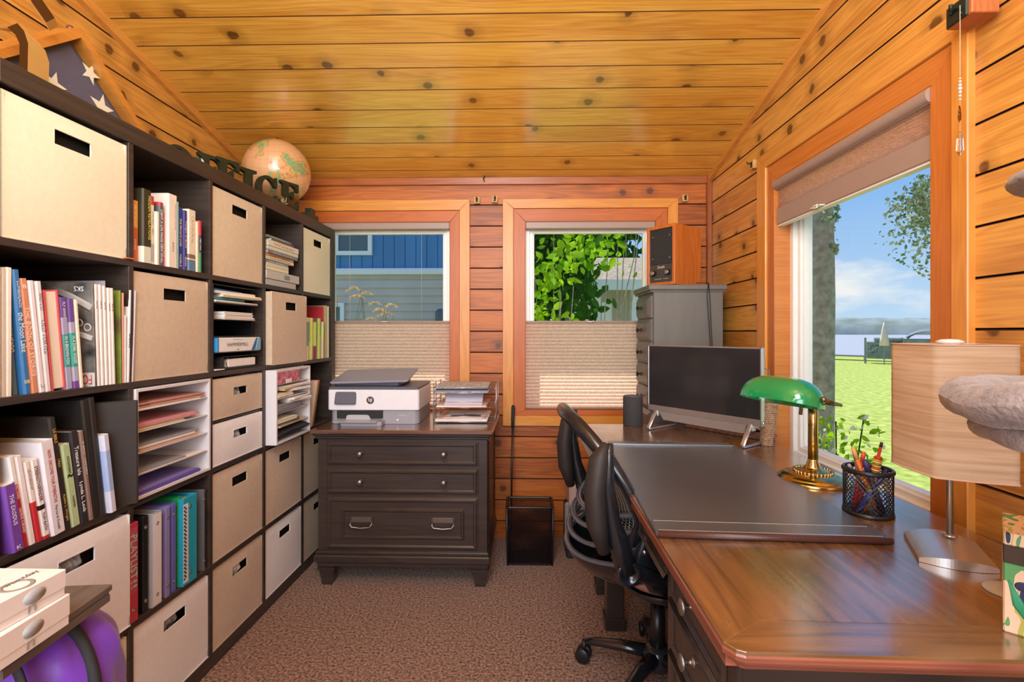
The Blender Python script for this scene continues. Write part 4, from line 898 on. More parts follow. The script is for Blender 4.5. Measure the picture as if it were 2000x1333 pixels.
# ---- children's records and picture books, second row by the window
g = 'thin picture books in the second row by the window'
s = S0+SPITCH*4+.010; r9 = random.Random(4)
cl = [('7fa59a', 'grey green'), ('e3e08a', 'pale yellow'), ('d8d040', 'bright yellow'), ('f0ead8', 'ivory'), ('9ac45a', 'lime green'), ('e8e6d2', 'cream'), ('d6dc72', 'yellow green'), ('2f8a8c', 'teal'), ('f2f0e4', 'white'), ('8f3350', 'maroon'), ('2e5a70', 'navy teal'), ('e2d8a0', 'straw'), ('b9c864', 'pear green'), ('f0e0cc', 'peach white'), ('4f9fb4', 'sky blue'), ('d9c89a', 'sand'), ('7ab08c', 'sage'), ('c9b88a', 'khaki')]
for i, (c_, nm) in enumerate(cl):
    th = .0125 if i not in (9,) else .014
    book(S(.004+.004*(i % 3), s, FL[1]), th, .218 if i < 14 else .2, .17, c_, f'{nm} thin picture book spine, ' + ('left end' if i < 5 else 'middle' if i < 12 else 'right end') + ' of the row by the window', g, bands=((.30+.3*r9.random(), .9, cl[(i*5+3) % 18][0]),) if i % 2 else (), lean=R(-1.2)); s += th+.0045*(i % 3 == 2)+.0012
book(S(.02, S0+SPITCH*4+.281, FL[1]), .007, .285, .3, 'b9303a', 'worn red record sleeve rising behind the picture books', 'record sleeves')
book(S(.006, S0+SPITCH*4+.292, FL[1]), .008, .292, .3, 'a89c74', 'khaki sleeve with frayed edge between the red sleeve and the shelf end', 'record sleeves')
book(S(.0, S0+SPITCH*4+.305, FL[1]), .010, .288, .3, 'c4bc94', 'pale khaki album at the far right end of the picture books', 'record sleeves')

# ---- white paper sorters
M_sort = pm('white sorter laminate', 'dcdade', .5); M_sortin = pm('grey sorter inside', 'b2b0bb', .6)
def sorter(c, r, label, proud, n, z0=None, h=None, w=.331):
    a = S0+SPITCH*c+.010; e = thing('paper_sorter', label, 'paper sorter', S(-proud, a, FL[r]), SROT); h = h or CE[r]-FL[r]-.004; d = .30; T = .010
    for y0, y1 in ((0, T), (w-T, w)): m = MB(); m.box(-d, 0, y0, y1, 0, h, .0012); m.build('side_panel', M_sort, e)
    for z0_, z1_ in ((0, T), (h-T, h)): m = MB(); m.box(-d, 0, T, w-T, z0_, z1_, .0012); m.build('end_panel', M_sort, e)
    m = MB(); m.box(-d, -d+.004, T, w-T, T, h-T); m.build('back_panel', M_sortin, e); lv = [T+(h-T)*k/n for k in range(n)]; lv[0] = T
    for z in lv[1:]: m = MB(); m.box(-d, -.004, T, w-T, z-.0035, z, .0006); m.build('shelf', M_sort, e)
    return e, a, lv
e, a, lv = sorter(1, 2, 'white five slot paper sorter holding pink, yellow and purple folders', .004, 5)
g = 'papers in the near white sorter'
leaf_pile(S(.0, a+.014, FL[2]+lv[4]), [(.0, .0, .27, .004, P_w, 0, 'sheet'), (.0, .0, .285, .008, P_peach, -.0, 'folder'), (.0, .0, .29, .007, pm('rose card', 'c9948c', .8), .0, 'folder')], 'peach folders with a coiled spine in the top slot of the near sorter', group=g, seed=3)
tt = thing('spiral_binding', 'bronze coiled wire binding at the left of the top sorter slot', 'binding', S(-.001, a+.012, FL[2]+lv[4]+.006), SROT); m = MB(); m.tube([(-.004+.006*math.sin(k*.9), .004+.0012*k, .008+.007*math.cos(k*.9)) for k in range(34)], .0009, 5); m.build('coil', pm('bronze wire', '8a6450', .4, .8), tt)
leaf_pile(S(.0, a+.014, FL[2]+lv[3]), [(.0, .0, .20, .004, P_yel, 0, 'sheet'), (.0, .0, .19, .004, P_w, .02, 'sheet'), (.0, .0, .22, .003, P_yel, 0, 'sheet'), (.0, .0, .26, .010, P_pink, 0, 'folder')], 'pink folder over yellow papers in the second slot of the near sorter', group=g, seed=4)
leaf_pile(S(.0, a+.014, FL[2]+lv[2]), [(.0, .0, .27, .003, P_w, 0, 'sheet'), (.0, .0, .25, .006, P_peach, .0, 'sheet'), (.0, .0, .24, .008, P_w, 0, 'sheet'), (.0, .0, .26, .005, P_grey, 0, 'folder')], 'grey folder over white spiral pads in the middle slot of the near sorter', group=g, seed=5)
leaf_pile(S(.0, a+.014, FL[2]+lv[1]), [(.0, .0, .29, .003, P_w, 0, 'sheet'), (.0, .0, .20, .006, P_grey, .0, 'folder')], 'thin grey sheets in the second lowest slot of the near sorter', group=g, seed=6)
leaf_pile(S(.0, a+.014, FL[2]+lv[0]), [(.0, .0, .27, .010, P_purp, 0, 'folder'), (.0, .0, .25, .006, pm('lilac folder', '8a80c4', .6), .02, 'folder')], 'purple folders in the lowest slot of the near sorter', group=g, seed=7)
e, a, lv = sorter(3, 2, 'white paper sorter pulled forward and stuffed with loose papers', .045, 5, w=.325)
g = 'papers in the stuffed sorter'; pr2 = -.044
M_floral = pm('pink floral pattern', 'e0a0aa', .6, c2='b02a58', nscale=55, noise=.5)
tt = thing('floral_box', 'pink floral patterned box with white label in the top slot of the stuffed sorter', 'box', S(pr2, a+.014, FL[2]+lv[4]), SROT); m = MB(); m.box(-.2, 0, 0, .20, 0, .054, .002); m.build('body', M_floral, tt); m = MB(); m.box(0, .002, .07, .12, -.0, .018, .0005); m.build('label', P_w, tt)
leaf_pile(S(pr2, a+.012, FL[2]+lv[3]), [(.0, .0, .14, .022, P_cream, .03, 'sheet'), (.01, .12, .29, .010, P_w, -.12, 'sheet'), (.0, .03, .24, .008, P_tan, .1, 'envelope'), (.0, .04, .30, .010, P_w, -.1, 'sheet')], 'heap of white papers and cream envelopes in the second slot of the stuffed sorter', group=g, seed=8)
leaf_pile(S(pr2, a+.012, FL[2]+lv[2]), [(.0, .0, .21, .034, P_grey, .0, 'folder'), (.012, .12, .295, .012, P_w, -.15, 'sheet'), (.01, .1, .3, .008, P_w, .1, 'sheet')], 'thick grey folder with splayed white papers in the middle slot of the stuffed sorter', group=g, seed=9)
leaf_pile(S(pr2, a+.012, FL[2]+lv[1]), [(.0, .0, .28, .006, P_tan, .06, 'envelope'), (.0, .0, .20, .012, pm('olive card', '77806a', .8), 0, 'folder'), (.0, .0, .17, .014, P_cream, -.05, 'sheet')], 'cream papers and tan envelope in the fourth slot of the stuffed sorter', group=g, seed=10)
tt = thing('zip_pouch', 'puffy black zipped pouch in the lowest slot of the stuffed sorter', 'pouch', S(pr2, a+.012, FL[2]+lv[0]), SROT); m = MB(); m.surf(lambda u, v: (-.2*(1-math.sin(math.pi*v))*0-.09+.095*math.cos(math.pi*2*v), .15+.15*math.copysign(abs(math.cos(math.pi*u))**.5, -math.cos(math.pi*u)), .028+.026*math.sin(2*math.pi*v)*(math.sin(math.pi*u)**.35)), 24, 20, cu=False); m.build('pouch', pm('black nylon', '26262b', .6, bump=.4, nscale=30), tt); m = MB(); m.tube([(.006, .02, .03), (.0075, .15, .034), (.006, .28, .03)], .002, 5); m.build('zip', M_black, tt)
# ---- floral file box and thin folders by the window, third row
M_dflor = pm('dark floral pattern', '1c1c20', .5, c2='c8b060', nscale=38, noise=.5)
tt = thing('magazine_file', 'black magazine file with small flower pattern beside the stuffed sorter', 'magazine file', S(-.01, S0+SPITCH*4+.012, FL[2]), SROT); m = MB(); m.box(-.24, 0, 0, .05, 0, .298, .002); m.build('body', M_dflor, tt); m = MB(); m.ball(.018, (.0, .022, .255), 12, 8, (.15, 1, 1)); m.build('flower', pm('blue flower', '3f8fc8', .6), tt)
g = 'thin folders leaning in the third row by the window'
for i, (c_, h_, nm) in enumerate((('e6d3c6', .245, 'pale pink wide folder leaning against the flowered file'), ('f0ebe2', .243, 'white thin folder next to the pale pink one'), ('d98a4c', .244, 'orange rimmed record sleeve'), ('6f9a6c', .240, 'green and yellow patterned sleeve'), ('c9682e', .243, 'burnt orange sleeve near the window end'), ('8c6a3c', .24, 'brown sleeve last before the shelf end'))):
    book(S(-.006+.003*i, S0+SPITCH*4+.072+.013*i, FL[2]), .006, h_, .24, c_, nm, g, lean=R(-18))
# ---- ring binders, fourth row
g = 'ring binders standing in the fourth row'
def binder(px, th, h, col, label, u=0.0, lean=0, panel=None, w=.26):
    e = thing('ring_binder', label, 'binder', S(u, SP(px, u), FL[3]), 0, g, rot=(lean, 0, SROT)); r = .004
    mt = pm('vinyl '+col, col, .35, noise=.05)
    m = MB(); m.box(-w, 0, 0, .0025, 0, h, .001); m.box(-w, 0, th-.0025, th, 0, h, .001); m.box(-.003, .0015, 0, th, 0, h, .0012); m.build('cover', mt, e)
    m = MB(); m.box(-w+.03, -.03, .006, th-.006, .01, h-.012); m.build('pages', P_w, e)
    m = MB(); m.box(-.012, -.004, th*.25, th*.75, .03, h-.03, .001); m.build('ring_spine', M_steel, e)
    for zf in (.12, .88): m = MB(); m.lathe([(.0055, 0), (.0055, .0012), (.003, .0012), (.003, .0003)], 14, Matrix.Translation((.0015, th/2, h*zf)) @ Matrix.Rotation(R(90), 4, 'Y')); m.build('rivet', M_steel, e)
    if panel: panel(e, th, h)
    return e
def red_panel(e, th, h):
    m = MB(); m.box(.0015, .0021, .004, th-.004, h*.30, h*.95); m.build('spine_card', pm('muted red card', 'b8485a', .6), e)
    text('PLAYLIST', pm('ink mint', '9fc8a8', .5), e, (.0026, th/2, h*.66), 'down', .125, .024, 'title'); text('!!', pm('ink mint', '9fc8a8', .5), e, (.0026, th/2, h*.385), 'down', .02, .022, 'title')
def white_panel(e, th, h): m = MB(); m.box(.0015, .002, .003, th-.003, .004, h-.004); m.build('spine_card', pm('white card insert', 'e4e2e6', .4), e)
def check_panel(e, th, h):
    m = MB(); m.box(.0015, .002, th*.02, th*.36, .01, h*.93); m.build('spine_card', pm('white card insert', 'e4e2e6', .4), e)
    m = MB(); q = .0062
    for j in range(int(h*.86/q)):
        for i in range(2):
            if (i+j) % 2 == 0: m.box(.002, .0024, th*.04+i*q, th*.04+(i+1)*q, .02+j*q, .02+(j+1)*q)
    m.build('checker_strip', M_black, e)
binder(251, .033, .285, 'b83a48', 'red ring binder with mint green lettering up its spine', 0, 0, red_panel)
binder(278, .020, .287, '1d1c1e', 'black ring binder between the red and the white one', .006)
binder(297, .038, .285, 'a9a8ac', 'wide grey-white ring binder with clear cover', 0, 0, white_panel)
binder(323, .018, .283, '8f88c0', 'lavender ring binder right of the grey-white one', .004)
binder(335, .018, .283, '6a68b4', 'violet blue ring binder', .006)
binder(346, .020, .293, '2aa05c', 'green ring binder left of the turquoise one', .012)
binder(357, .066, .288, '2aa4be', 'wide turquoise ring binder with black and white checkered strip', -.004, 0, check_panel)
binder(396, .010, .282, '6c7078', 'thin grey binder at the right end', .004)

# ---- things on top of the bookcase
# word OFFICE in thick dark green letters
M_let = pm('dark green painted wood', '232a1c', .45, noise=.15); M_letf = M_let
def serif_poly(ch):
    if ch == 'I': return [[(-.30,0),(.30,0),(.30,.10),(.14,.16),(.14,.84),(.30,.90),(.30,1),(-.30,1),(-.30,.90),(-.14,.84),(-.14,.16),(-.30,.10)]]
    if ch == 'F': return [[(-.38,0),(.14,0),(.14,.09),(-.02,.15),(-.02,.44),(.10,.44),(.14,.34),(.22,.34),(.22,.66),(.14,.66),(.10,.56),(-.02,.56),(-.02,.88),(.18,.88),(.30,.80),(.34,.68),(.42,.68),(.42,1),(-.38,1),(-.38,.91),(-.26,.85),(-.26,.15),(-.38,.09)]]
    if ch == 'E': return [[(-.40,0),(.44,0),(.44,.34),(.36,.34),(.30,.20),(.18,.12),(-.04,.12),(-.04,.45),(.08,.45),(.13,.35),(.20,.35),(.20,.67),(.13,.67),(.08,.57),(-.04,.57),(-.04,.88),(.16,.88),(.28,.80),(.34,.68),(.42,.68),(.42,1),(-.40,1),(-.40,.91),(-.28,.85),(-.28,.15),(-.40,.09)]]
def arc_letter(m, ch, H, T):
    if ch == 'O':
        for i in range(32):
            q = []
            for a in (R(360*i/32), R(360*(i+1)/32)):
                q.append(((.46*math.cos(a), .5+.5*math.sin(a)), (.26*math.cos(a), .5+.40*math.sin(a))))
            poly = [q[0][0], q[1][0], q[1][1], q[0][1]]; m.prism([(x*H, z*H) for x, z in poly], T, MT)
    else:
        n = 26; a0, a1 = R(48), R(312)
        for i in range(n):
            q = []
            for a in (a0+(a1-a0)*i/n, a0+(a1-a0)*(i+1)/n): q.append(((.45*math.cos(a), .5+.5*math.sin(a)), (.24*math.cos(a), .5+.38*math.sin(a))))
            poly = [q[0][0], q[1][0], q[1][1], q[0][1]]; m.prism([(x*H, z*H) for x, z in poly], T, MT)
        m.prism([(x*H, z*H) for x, z in ((.16,.82),(.30,.62),(.40,.62),(.40,1.0),(.33,1.0),(.28,.90))], T, MT); m.prism([(x*H, z*H) for x, z in ((.16,.14),(.33,.06),(.42,.24),(.36,.36),(.28,.30))], T, MT)
MT = Matrix(((0,0,-1,0),(1,0,0,0),(0,1,0,0),(0,0,0,1)))     # letter plane: x -> +y, y -> up, thickness -> -x
top = 1.794; LH = .122
for ch, px, u, lab in (('O', 346, .205, 'dark green standing letter O at the near end of the word'), ('F', 409, .155, 'dark green standing letter F right after the O'), ('F', 444, .115, 'dark green standing letter F left of the I'), ('I', 486, .095, 'dark green standing letter I'), ('C', 523, .062, 'dark green standing letter C in front of the globe'), ('E', 566, .012, 'dark green standing letter E at the far end in front of the globe')):
    s = SP(px, u); e = thing('wooden_letter', lab, 'letter', S(u, s, top), SROT-R(24), 'letters standing on the bookcase'); m = MB()
    if ch in 'OC': arc_letter(m, ch, LH, .018)
    else:
        for poly in serif_poly(ch): m.prism([(x*LH, z*LH) for x, z in poly], .018, MT)
    m.build('letter', M_let, e)
tt = thing('trinket', 'small green and white glass trinket between the letters O and F', 'ornament', S(.18, SP(382, .18), top), SROT); m = MB(); m.lathe([(.001, 0), (.016, .004), (.012, .05), (.02, .07), (.014, .095), (.001, .1)], 12); m.build('body', pm('dark green glass', '2c4a3c', .15), tt); m = MB(); m.ball(.016, (.0, .018, .085), 12, 8); m.build('cap', pm('milky glass', 'dfe6e0', .15), tt)
# globe
gs = SP(566, .09); tt = thing('globe', 'antique-toned desk globe on a dark stand at the window end of the bookcase', 'globe', S(.150, 2.50, top), SROT)
def globe_mat():
    m = bpy.data.materials.new('globe map'); m.use_nodes = True; t = m.node_tree; b = t.nodes['Principled BSDF']; b.inputs['Roughness'].default_value = .25; b.inputs['Coat Weight'].default_value = .5
    x = t.nodes.new('ShaderNodeTexCoord'); n = t.nodes.new('ShaderNodeTexNoise'); n.inputs['Scale'].default_value = 11; n.inputs['Detail'].default_value = 6
    mp = t.nodes.new('ShaderNodeMapping'); mp.inputs['Location'].default_value = (.37, .22, .1); t.links.new(x.outputs['Object'], mp.inputs[0]); t.links.new(mp.outputs[0], n.inputs[0])
    cr = t.nodes.new('ShaderNodeValToRGB'); el = cr.color_ramp.elements; el[0].position = .53; el[0].color = (*srgb('dca878'), 1); el[1].position = .55; el[1].color = (*srgb('c9794a'), 1)
    for p_, c_ in ((.58, 'c8bc70'), (.60, '7fa070'), (.66, '86a878'), (.70, 'd09048')): q = el.new(p_); q.color = (*srgb(c_), 1)
    t.links.new(n.outputs[0], cr.inputs[0]); sp = t.nodes.new('ShaderNodeSeparateXYZ'); t.links.new(x.outputs['Object'], sp.inputs[0])
    at = t.nodes.new('ShaderNodeMath'); at.operation = 'ARCTAN2'; t.links.new(sp.outputs[1], at.inputs[0]); t.links.new(sp.outputs[0], at.inputs[1])
    def lines(v, k):
        a = t.nodes.new('ShaderNodeMath'); a.operation = 'MULTIPLY'; a.inputs[1].default_value = k; t.links.new(v, a.inputs[0]); f = t.nodes.new('ShaderNodeMath'); f.operation = 'FRACT'; t.links.new(a.outputs[0], f.inputs[0])
        l = t.nodes.new('ShaderNodeMath'); l.operation = 'LESS_THAN'; l.inputs[1].default_value = .035; t.links.new(f.outputs[0], l.inputs[0]); return l.outputs[0]
    asn = t.nodes.new('ShaderNodeMath'); asn.operation = 'ARCSINE'; dv = t.nodes.new('ShaderNodeMath'); dv.operation = 'DIVIDE'; dv.inputs[1].default_value = .1605; t.links.new(sp.outputs[2], dv.inputs[0]); t.links.new(dv.outputs[0], asn.inputs[0])
    mxx = t.nodes.new('ShaderNodeMath'); mxx.operation = 'MAXIMUM'; t.links.new(lines(at.outputs[0], 12/math.pi), mxx.inputs[0]); t.links.new(lines(asn.outputs[0], 12/math.pi), mxx.inputs[1])
    k = t.nodes.new('ShaderNodeMath'); k.operation = 'MULTIPLY'; k.inputs[1].default_value = .35; t.links.new(mxx.outputs[0], k.inputs[0])
    mi = t.nodes.new('ShaderNodeMix'); mi.data_type = 'RGBA'; t.links.new(k.outputs[0], mi.inputs[0]); t.links.new(cr.outputs[0], mi.inputs[6]); mi.inputs[7].default_value = (*srgb('7a5038'), 1); t.links.new(mi.outputs[2], b.inputs['Base Color']); return m
m = MB(); m.ball(.160, (0, 0, 0), 48, 32); o = m.build('sphere', globe_mat(), tt, loc=(0, 0, .218), rot=(R(23), R(-14), R(40)))
m = MB(); m.tube([(.0, .170*math.sin(R(a)), .218-.170*math.cos(R(a))) for a in range(-30, 205, 8)], .0065, 8, flat=.35, up=(1, 0, 0)); m.build('meridian_arm', M_brass, tt, rot=(0, 0, R(35)))
m = MB(); m.lathe([(.085, 0), (.085, .008), (.07, .014), (.03, .016), (.012, .026), (.010, .050), (.001, .051)], 28, M=Matrix.Translation((0, 0, 0))); m.build('base', M_black, tt)
tt = thing('dried_sprig', 'small dried plant sprig lying between the letters C and E', 'plant', S(.008, SP(556, .01), top), SROT); m = MB(); rr = random.Random(2)
for k in range(14): a = rr.uniform(0, 6.28); q = Vector((.012*math.cos(a), .035*math.sin(a), rr.uniform(.01, .035))); m.tube([(0, 0, .003), q*.6, q], [.001, .0022, .0004], 5)
m.build('sprig', pm('dry leaf', 'b09a68', .8), tt)
tt = thing('letter_block', 'small black wedge block at the window end of the bookcase top', 'block', S(.03, 2.62, top), SROT); m = MB(); m.box(-.03, .02, -.06, .05, 0, .03, .003); m.box(-.025, .01, -.02, .03, .03, .062, .003); m.build('block', M_let, tt)
# flag case
fx = -1.3; p = C(-1.30, 1.445, top); tt = thing('flag_case', 'triangular wooden display case with folded starred flag on the bookcase', 'flag case', p, SROT)
hb_, hh = .345, .296; wd = wood('case wood', 'cf8a3c', 'b87430', 'Y', 'Z', None, 0, .3, .4)
def tri(k): return [(-hb_+k*2.5, k), (hb_-k*2.5, k), (0, hh-k*1.35)]
def frame_side(P, Q, p_, q_):
    m = MB(); V = [(.045, *P), (.045, *Q), (.045, *q_), (.045, *p_), (-.045, *P), (-.045, *Q), (-.045, *q_), (-.045, *p_)]
    m.add(V, [(0,1,2,3), (7,6,5,4), (0,4,5,1), (1,5,6,2), (2,6,7,3), (3,7,4,0)]); return fixn(m.build('frame_side', wd, tt))
A, B = tri(0), tri(.022)
for i in range(3): frame_side(A[i], A[(i+1) % 3], B[i], B[(i+1) % 3])
m = MB(); m.add([(-.04, *q) for q in A], [(0,1,2)]); m.build('back', M_blackm, tt)
m = MB(); D = tri(.05); V = [(.02, *q) for q in D]+[(.005, *q) for q in B]; m.add(V, [(0,1,2), (0,1,4,3), (1,2,5,4), (2,0,3,5)]); fixn(m.build('flag', pm('navy flag cloth', '5c5872', .9, noise=.12, nscale=20, bump=.3), tt))
for (cy, cz, r_, a0_) in ((.055, .192, .034, .3), (.095, .105, .045, .1), (.19, .06, .030, .5), (-.06, .1, .04, .2), (-.15, .07, .04, .4)):
    m = MB(); P = []
    for k in range(10): a = a0_+math.pi*2*k/10; rr = r_ if k % 2 == 0 else r_*.4; P.append((.0215, cy+rr*math.sin(a), cz+rr*math.cos(a)))
    m.add(P, [list(range(10))]); m.build('star', pm('embroidered white', 'ece4d2', .9), tt)
m = MB(); m.add([(.030, *q) for q in B], [(0,1,2)]); m.build('glass', M_glass, tt)
m = MB(); m.ball(.011, (.0, .012, hh+.004), 14, 10); m.build('finial', pm('brown glass', '6a3a22', .1, coat=.5), tt)
# curved gold ornament in front of the flag
M_gold = pm('satin gold', 'ecc986', .35, .3); M_gdark = pm('bronze side', '5a3a1c', .45, .5)
def strip(name, pts, wd_, tt):
    """strip of pts in the local y-z plane, thickness th, extruded along -x .. +x"""
    m = MB(); n = len(pts)//2
    V = [(x, y_, z) for x in (0, -wd_) for y_, z in pts]; N = len(pts)
    m.mi = 0; m.add(V, [(i, (i+1) % N, N+(i+1) % N, N+i) for i in range(N)], False); m.mi = 1; m.add(V, [list(range(N)), list(range(N, 2*N))[::-1]])
    return fixn(m.build(name, [M_gold, M_gdark], tt))
def orn(pxs, d): 
    out = []
    for px, py in pxs: out.append((d*0+px, py))
    return out
OX = -1.215
def orn_pt(px, py, dx=0.0): r = ray(px, py); k = (OX+dx-YAW*0)/r.x; return Vector((r.x*k, r.y*k, r.z*k+EYE))
O0 = orn_pt(60, 170); O0 = Vector((O0.x-.02, O0.y, top))
tt = thing('gold_ornament', 'curved gold metal ornament with bronze sides standing before the flag case', 'ornament', O0)
def orn_piece(name, P, dx, dy, dz):
    m = MB(); N = len(P); V = [orn_pt(*p_)-O0 for p_ in P]; V = [Vector((v.x, v.y, max(v.z, .0005))) for v in V]; V += [v+Vector((dx, dy, 0 if v.z < .001 else dz)) for v in V]
    m.mi = 1; m.add(V, [list(range(N))]); m.add(V, [list(range(N, 2*N))[::-1]]); m.mi = 0; m.add(V, [(i, (i+1) % N, N+(i+1) % N, N+i) for i in range(N)]); return fixn(m.build(name, [M_gold, M_gdark], tt))
lower = [(14, 53), (34, 45), (47, 60), (55, 85), (54, 130), (53, 200), (38, 200), (38, 130), (38, 85), (30, 68)]
upper = [(56, -8), (76, -10), (107, 35), (90, 44), (62, 4)]
orn_piece('curved_leg', lower, -.03, .085, .0); orn_piece('curved_arm', upper, -.025, .035, .0)
K = .0013
m = MB(); m.tube([orn_pt(20, 55, -.03)-O0, orn_pt(-30, 50, -.03)-O0, orn_pt(-30, -20, -.03)-O0, orn_pt(62, -8, -.02)-O0], .008, 8); m.build('connector', M_gold, tt)

# ================================================================ FILING CABINET AND WHAT STANDS ON IT
CZ = .747; crot = -.010
cfl = atZ(637, 1148, 0); p0 = C(-.915, 2.335, 0)          # front left corner of the body
t = thing('filing_cabinet', 'dark espresso filing cabinet with three drawers and short turned feet under the left window', 'filing cabinet', p0, crot)
CW, CD = .800, .50
m = MB(); m.box(0, CW, 0, CD, .155, .715, .002); m.build('body', M_cabbody, t)
m = MB(); m.box(-.008, CW+.008, -.010, CD, .155, .172, .004); m.box(-.014, CW+.014, -.018, CD, .120, .156, .006); m.box(-.004, CW+.004, -.006, CD, .098, .121, .003); m.build('base_moulding', M_cabbody, t)
m = MB(); m.box(-.010, CW+.010, -.012, CD, .700, .716, .005); m.box(-.018, CW+.018, -.024, CD, .714, .728, .005); m.build('cornice', M_cabbody, t)
m = MB(); m.box(-.026, CW+.030, -.038, CD+.005, .727, CZ, .006); m.build('top', M_cabtop, t)
for fx_, fy_ in ((.035, .03), (CW-.035, .03), (.035, CD-.05), (CW-.035, CD-.05)):
    m = MB(); V = []
    for z, h_ in ((.098, .036), (.088, .036), (.086, .041), (.078, .041), (.076, .034), (.0, .024)): V.append((h_, z))
    vs = []; 
    for h_, z in V: vs += [(-h_, -h_, z), (h_, -h_, z), (h_, h_, z), (-h_, h_, z)]
    m.add(vs, [(0,1,2,3), (20,21,22,23)] + [(4*k+i, 4*k+(i+1) % 4, 4*k+4+(i+1) % 4, 4*k+4+i) for k in range(5) for i in range(4)]); fixn(m.build('foot', M_cabbody, t, loc=(fx_, fy_+.015, 0)))
def frame_panel(m, x0, x1, z0, z1, y, wd_, dp, P=None):
    """bevelled raised frame around a flat field, facing -y"""
    R0 = [(x0, z0), (x1, z0), (x1, z1), (x0, z1)]; k = wd_*.35; R1 = [(x0+k, z0+k), (x1-k, z0+k), (x1-k, z1-k), (x0+k, z1-k)]; k2 = wd_*.7; R2 = [(x0+k2, z0+k2), (x1-k2, z0+k2), (x1-k2, z1-k2), (x0+k2, z1-k2)]; R3 = [(x0+wd_, z0+wd_), (x1-wd_, z0+wd_), (x1-wd_, z1-wd_), (x0+wd_, z1-wd_)]
    V = [(a, y, b) for a, b in R0] + [(a, y-dp, b) for a, b in R1] + [(a, y-dp, b) for a, b in R2] + [(a, y-dp*.15, b) for a, b in R3]
    if P: V = [P(*v) for v in V]
    m.add(V, [(4*k_+i, 4*k_+(i+1) % 4, 4*k_+4+(i+1) % 4, 4*k_+4+i) for k_ in range(3) for i in range(4)] + [(12, 13, 14, 15)])
def knob(parent, loc, rot, r=.0145, mat=None):
    m = MB(); m.lathe([(.0001, .0), (.011, .0), (.011, .002), (.005, .004), (.0045, .013), (r*.8, .017), (r, .021), (r*.9, .025), (r*.45, .028), (r*.3, .0285), (.0001, .029)], 20); return m.build('knob', mat or M_pewter, parent, loc, rot)
for (z0, z1, kind) in ((.575, .690, 0), (.440, .562, 0), (.180, .428, 1)):
    m = MB(); m.box(.040, CW-.040, -.004, .01, z0, z1, .002); frame_panel(m, .046, CW-.046, z0+.004, z1-.004, -.004, .020, .006)
    if kind: frame_panel(m, .112, CW-.106, z0+.050, z1-.052, -.0045, .018, .007)
    d_ = fixn(m.build('drawer', M_cabbody, t))
    zc2 = (z0+z1)/2
    for fx_ in ((.205, .598) if not kind else (.210, .594)):
        if not kind: knob(d_, (fx_, -.005, zc2), (R(90), 0, 0))
        else:
            m = MB(); m.box(fx_-.057, fx_+.057, -.0085, -.005, zc2+.006, zc2+.030, .001); m.box(fx_-.057, fx_-.045, -.0085, -.005, zc2-.012, zc2+.03, .001); m.box(fx_+.045, fx_+.057, -.0085, -.005, zc2-.012, zc2+.03, .001)
            m.tube([(fx_-.050, -.010, zc2+.014), (fx_-.050, -.022, zc2-.002), (fx_-.042, -.024, zc2-.012), (fx_, -.025, zc2-.016), (fx_+.042, -.024, zc2-.012), (fx_+.050, -.022, zc2-.002), (fx_+.050, -.010, zc2+.014)], .004, 8); m.build('handle', M_pewter, d_)
m = MB(); m.cyl(.008, 0, .004, 12); m.build('lock', M_steel, t, loc=(CW-.002, .06, .64), rot=(0, R(90), 0))
for side in (0,):
    m = MB(); frame_panel(m, .04, CD-.03, .19, .69, 0, .02, .006, P=lambda x, y, z: (CW+.0005-y, x, z)); fixn(m.build('side_frame', M_cabbody, t))
# printer
pp = atZ(640, 836, CZ); pl = atZ(652, 833, CZ)
M_pw = pm('printer white', 'e6e2e6', .4); M_pg = pm('printer grey', '9a969c', .4); M_pd = pm('printer dark grey', '5c5c66', .35)
PD = 2.44; px_ = lambda px, d=PD: (px-1000)/FPX*d
t = thing('printer', 'white and grey inkjet printer with raised document feeder on the filing cabinet', 'printer', C(px_(640), PD, CZ), 0.0)
PW = px_(819)-px_(640); PDp = .34
def rrect(x0, x1, y0, y1, r, n=5):
    out = []
    for cx, cy, a0_ in ((x1-r, y0+r, -90), (x1-r, y1-r, 0), (x0+r, y1-r, 90), (x0+r, y0+r, 180)):
        for k in range(n+1): a = R(a0_+90*k/n); out.append((cx+r*math.cos(a), cy+r*math.sin(a)))
    return out
m = MB(); m.prism(rrect(.008, PW-.004, .012, PDp, .03), .078, ch=.002); fixn(m.build('lower_body', M_pg, t))
m = MB(); m.prism(rrect(0, PW, 0, PDp-.01, .012), .102, Matrix.Translation((0, 0, .070)), ch=.004); fixn(m.build('upper_body', M_pw, t))
m = MB(); m.prism(rrect(.002, PW-.001, -.002, PDp-.01, .012), .013, Matrix.Translation((0, 0, .1725)), ch=.004); fixn(m.build('scanner_lid', M_pd, t))
m = MB(); m.prism(rrect(.02, PW*.78, .02, PDp-.06, .02), .032, Matrix.Translation((0, 0, .185)), ch=.008); fixn(m.build('feeder', M_pd, t))
m = MB(); TT = Matrix.Translation((.0, .0, .215)) @ Matrix.Rotation(R(0), 4, 'X'); m.prism(rrect(-.0, PW*.86, .02, .27, .012), .010, Matrix.Translation((.012, -.03, .196)) @ Matrix.Rotation(R(10), 4, 'X') @ Matrix.Rotation(R(-1.5), 4, 'Y'), ch=.003); fixn(m.build('feeder_tray', pm('printer tray grey', '8c8f9c', .3), t))
m = MB(); m.box(PW*.42, PW*.66, .10, .2, .222, .2245, .001); m.build('paper_guide', M_black, t)
m = MB(); m.prism(rrect(0, .104, 0, .064, .007), .014, Matrix.Translation((.038, -.006, .098)) @ Matrix.Rotation(R(72), 4, 'X'), ch=.003); e_ = fixn(m.build('control_panel', M_pd, t))
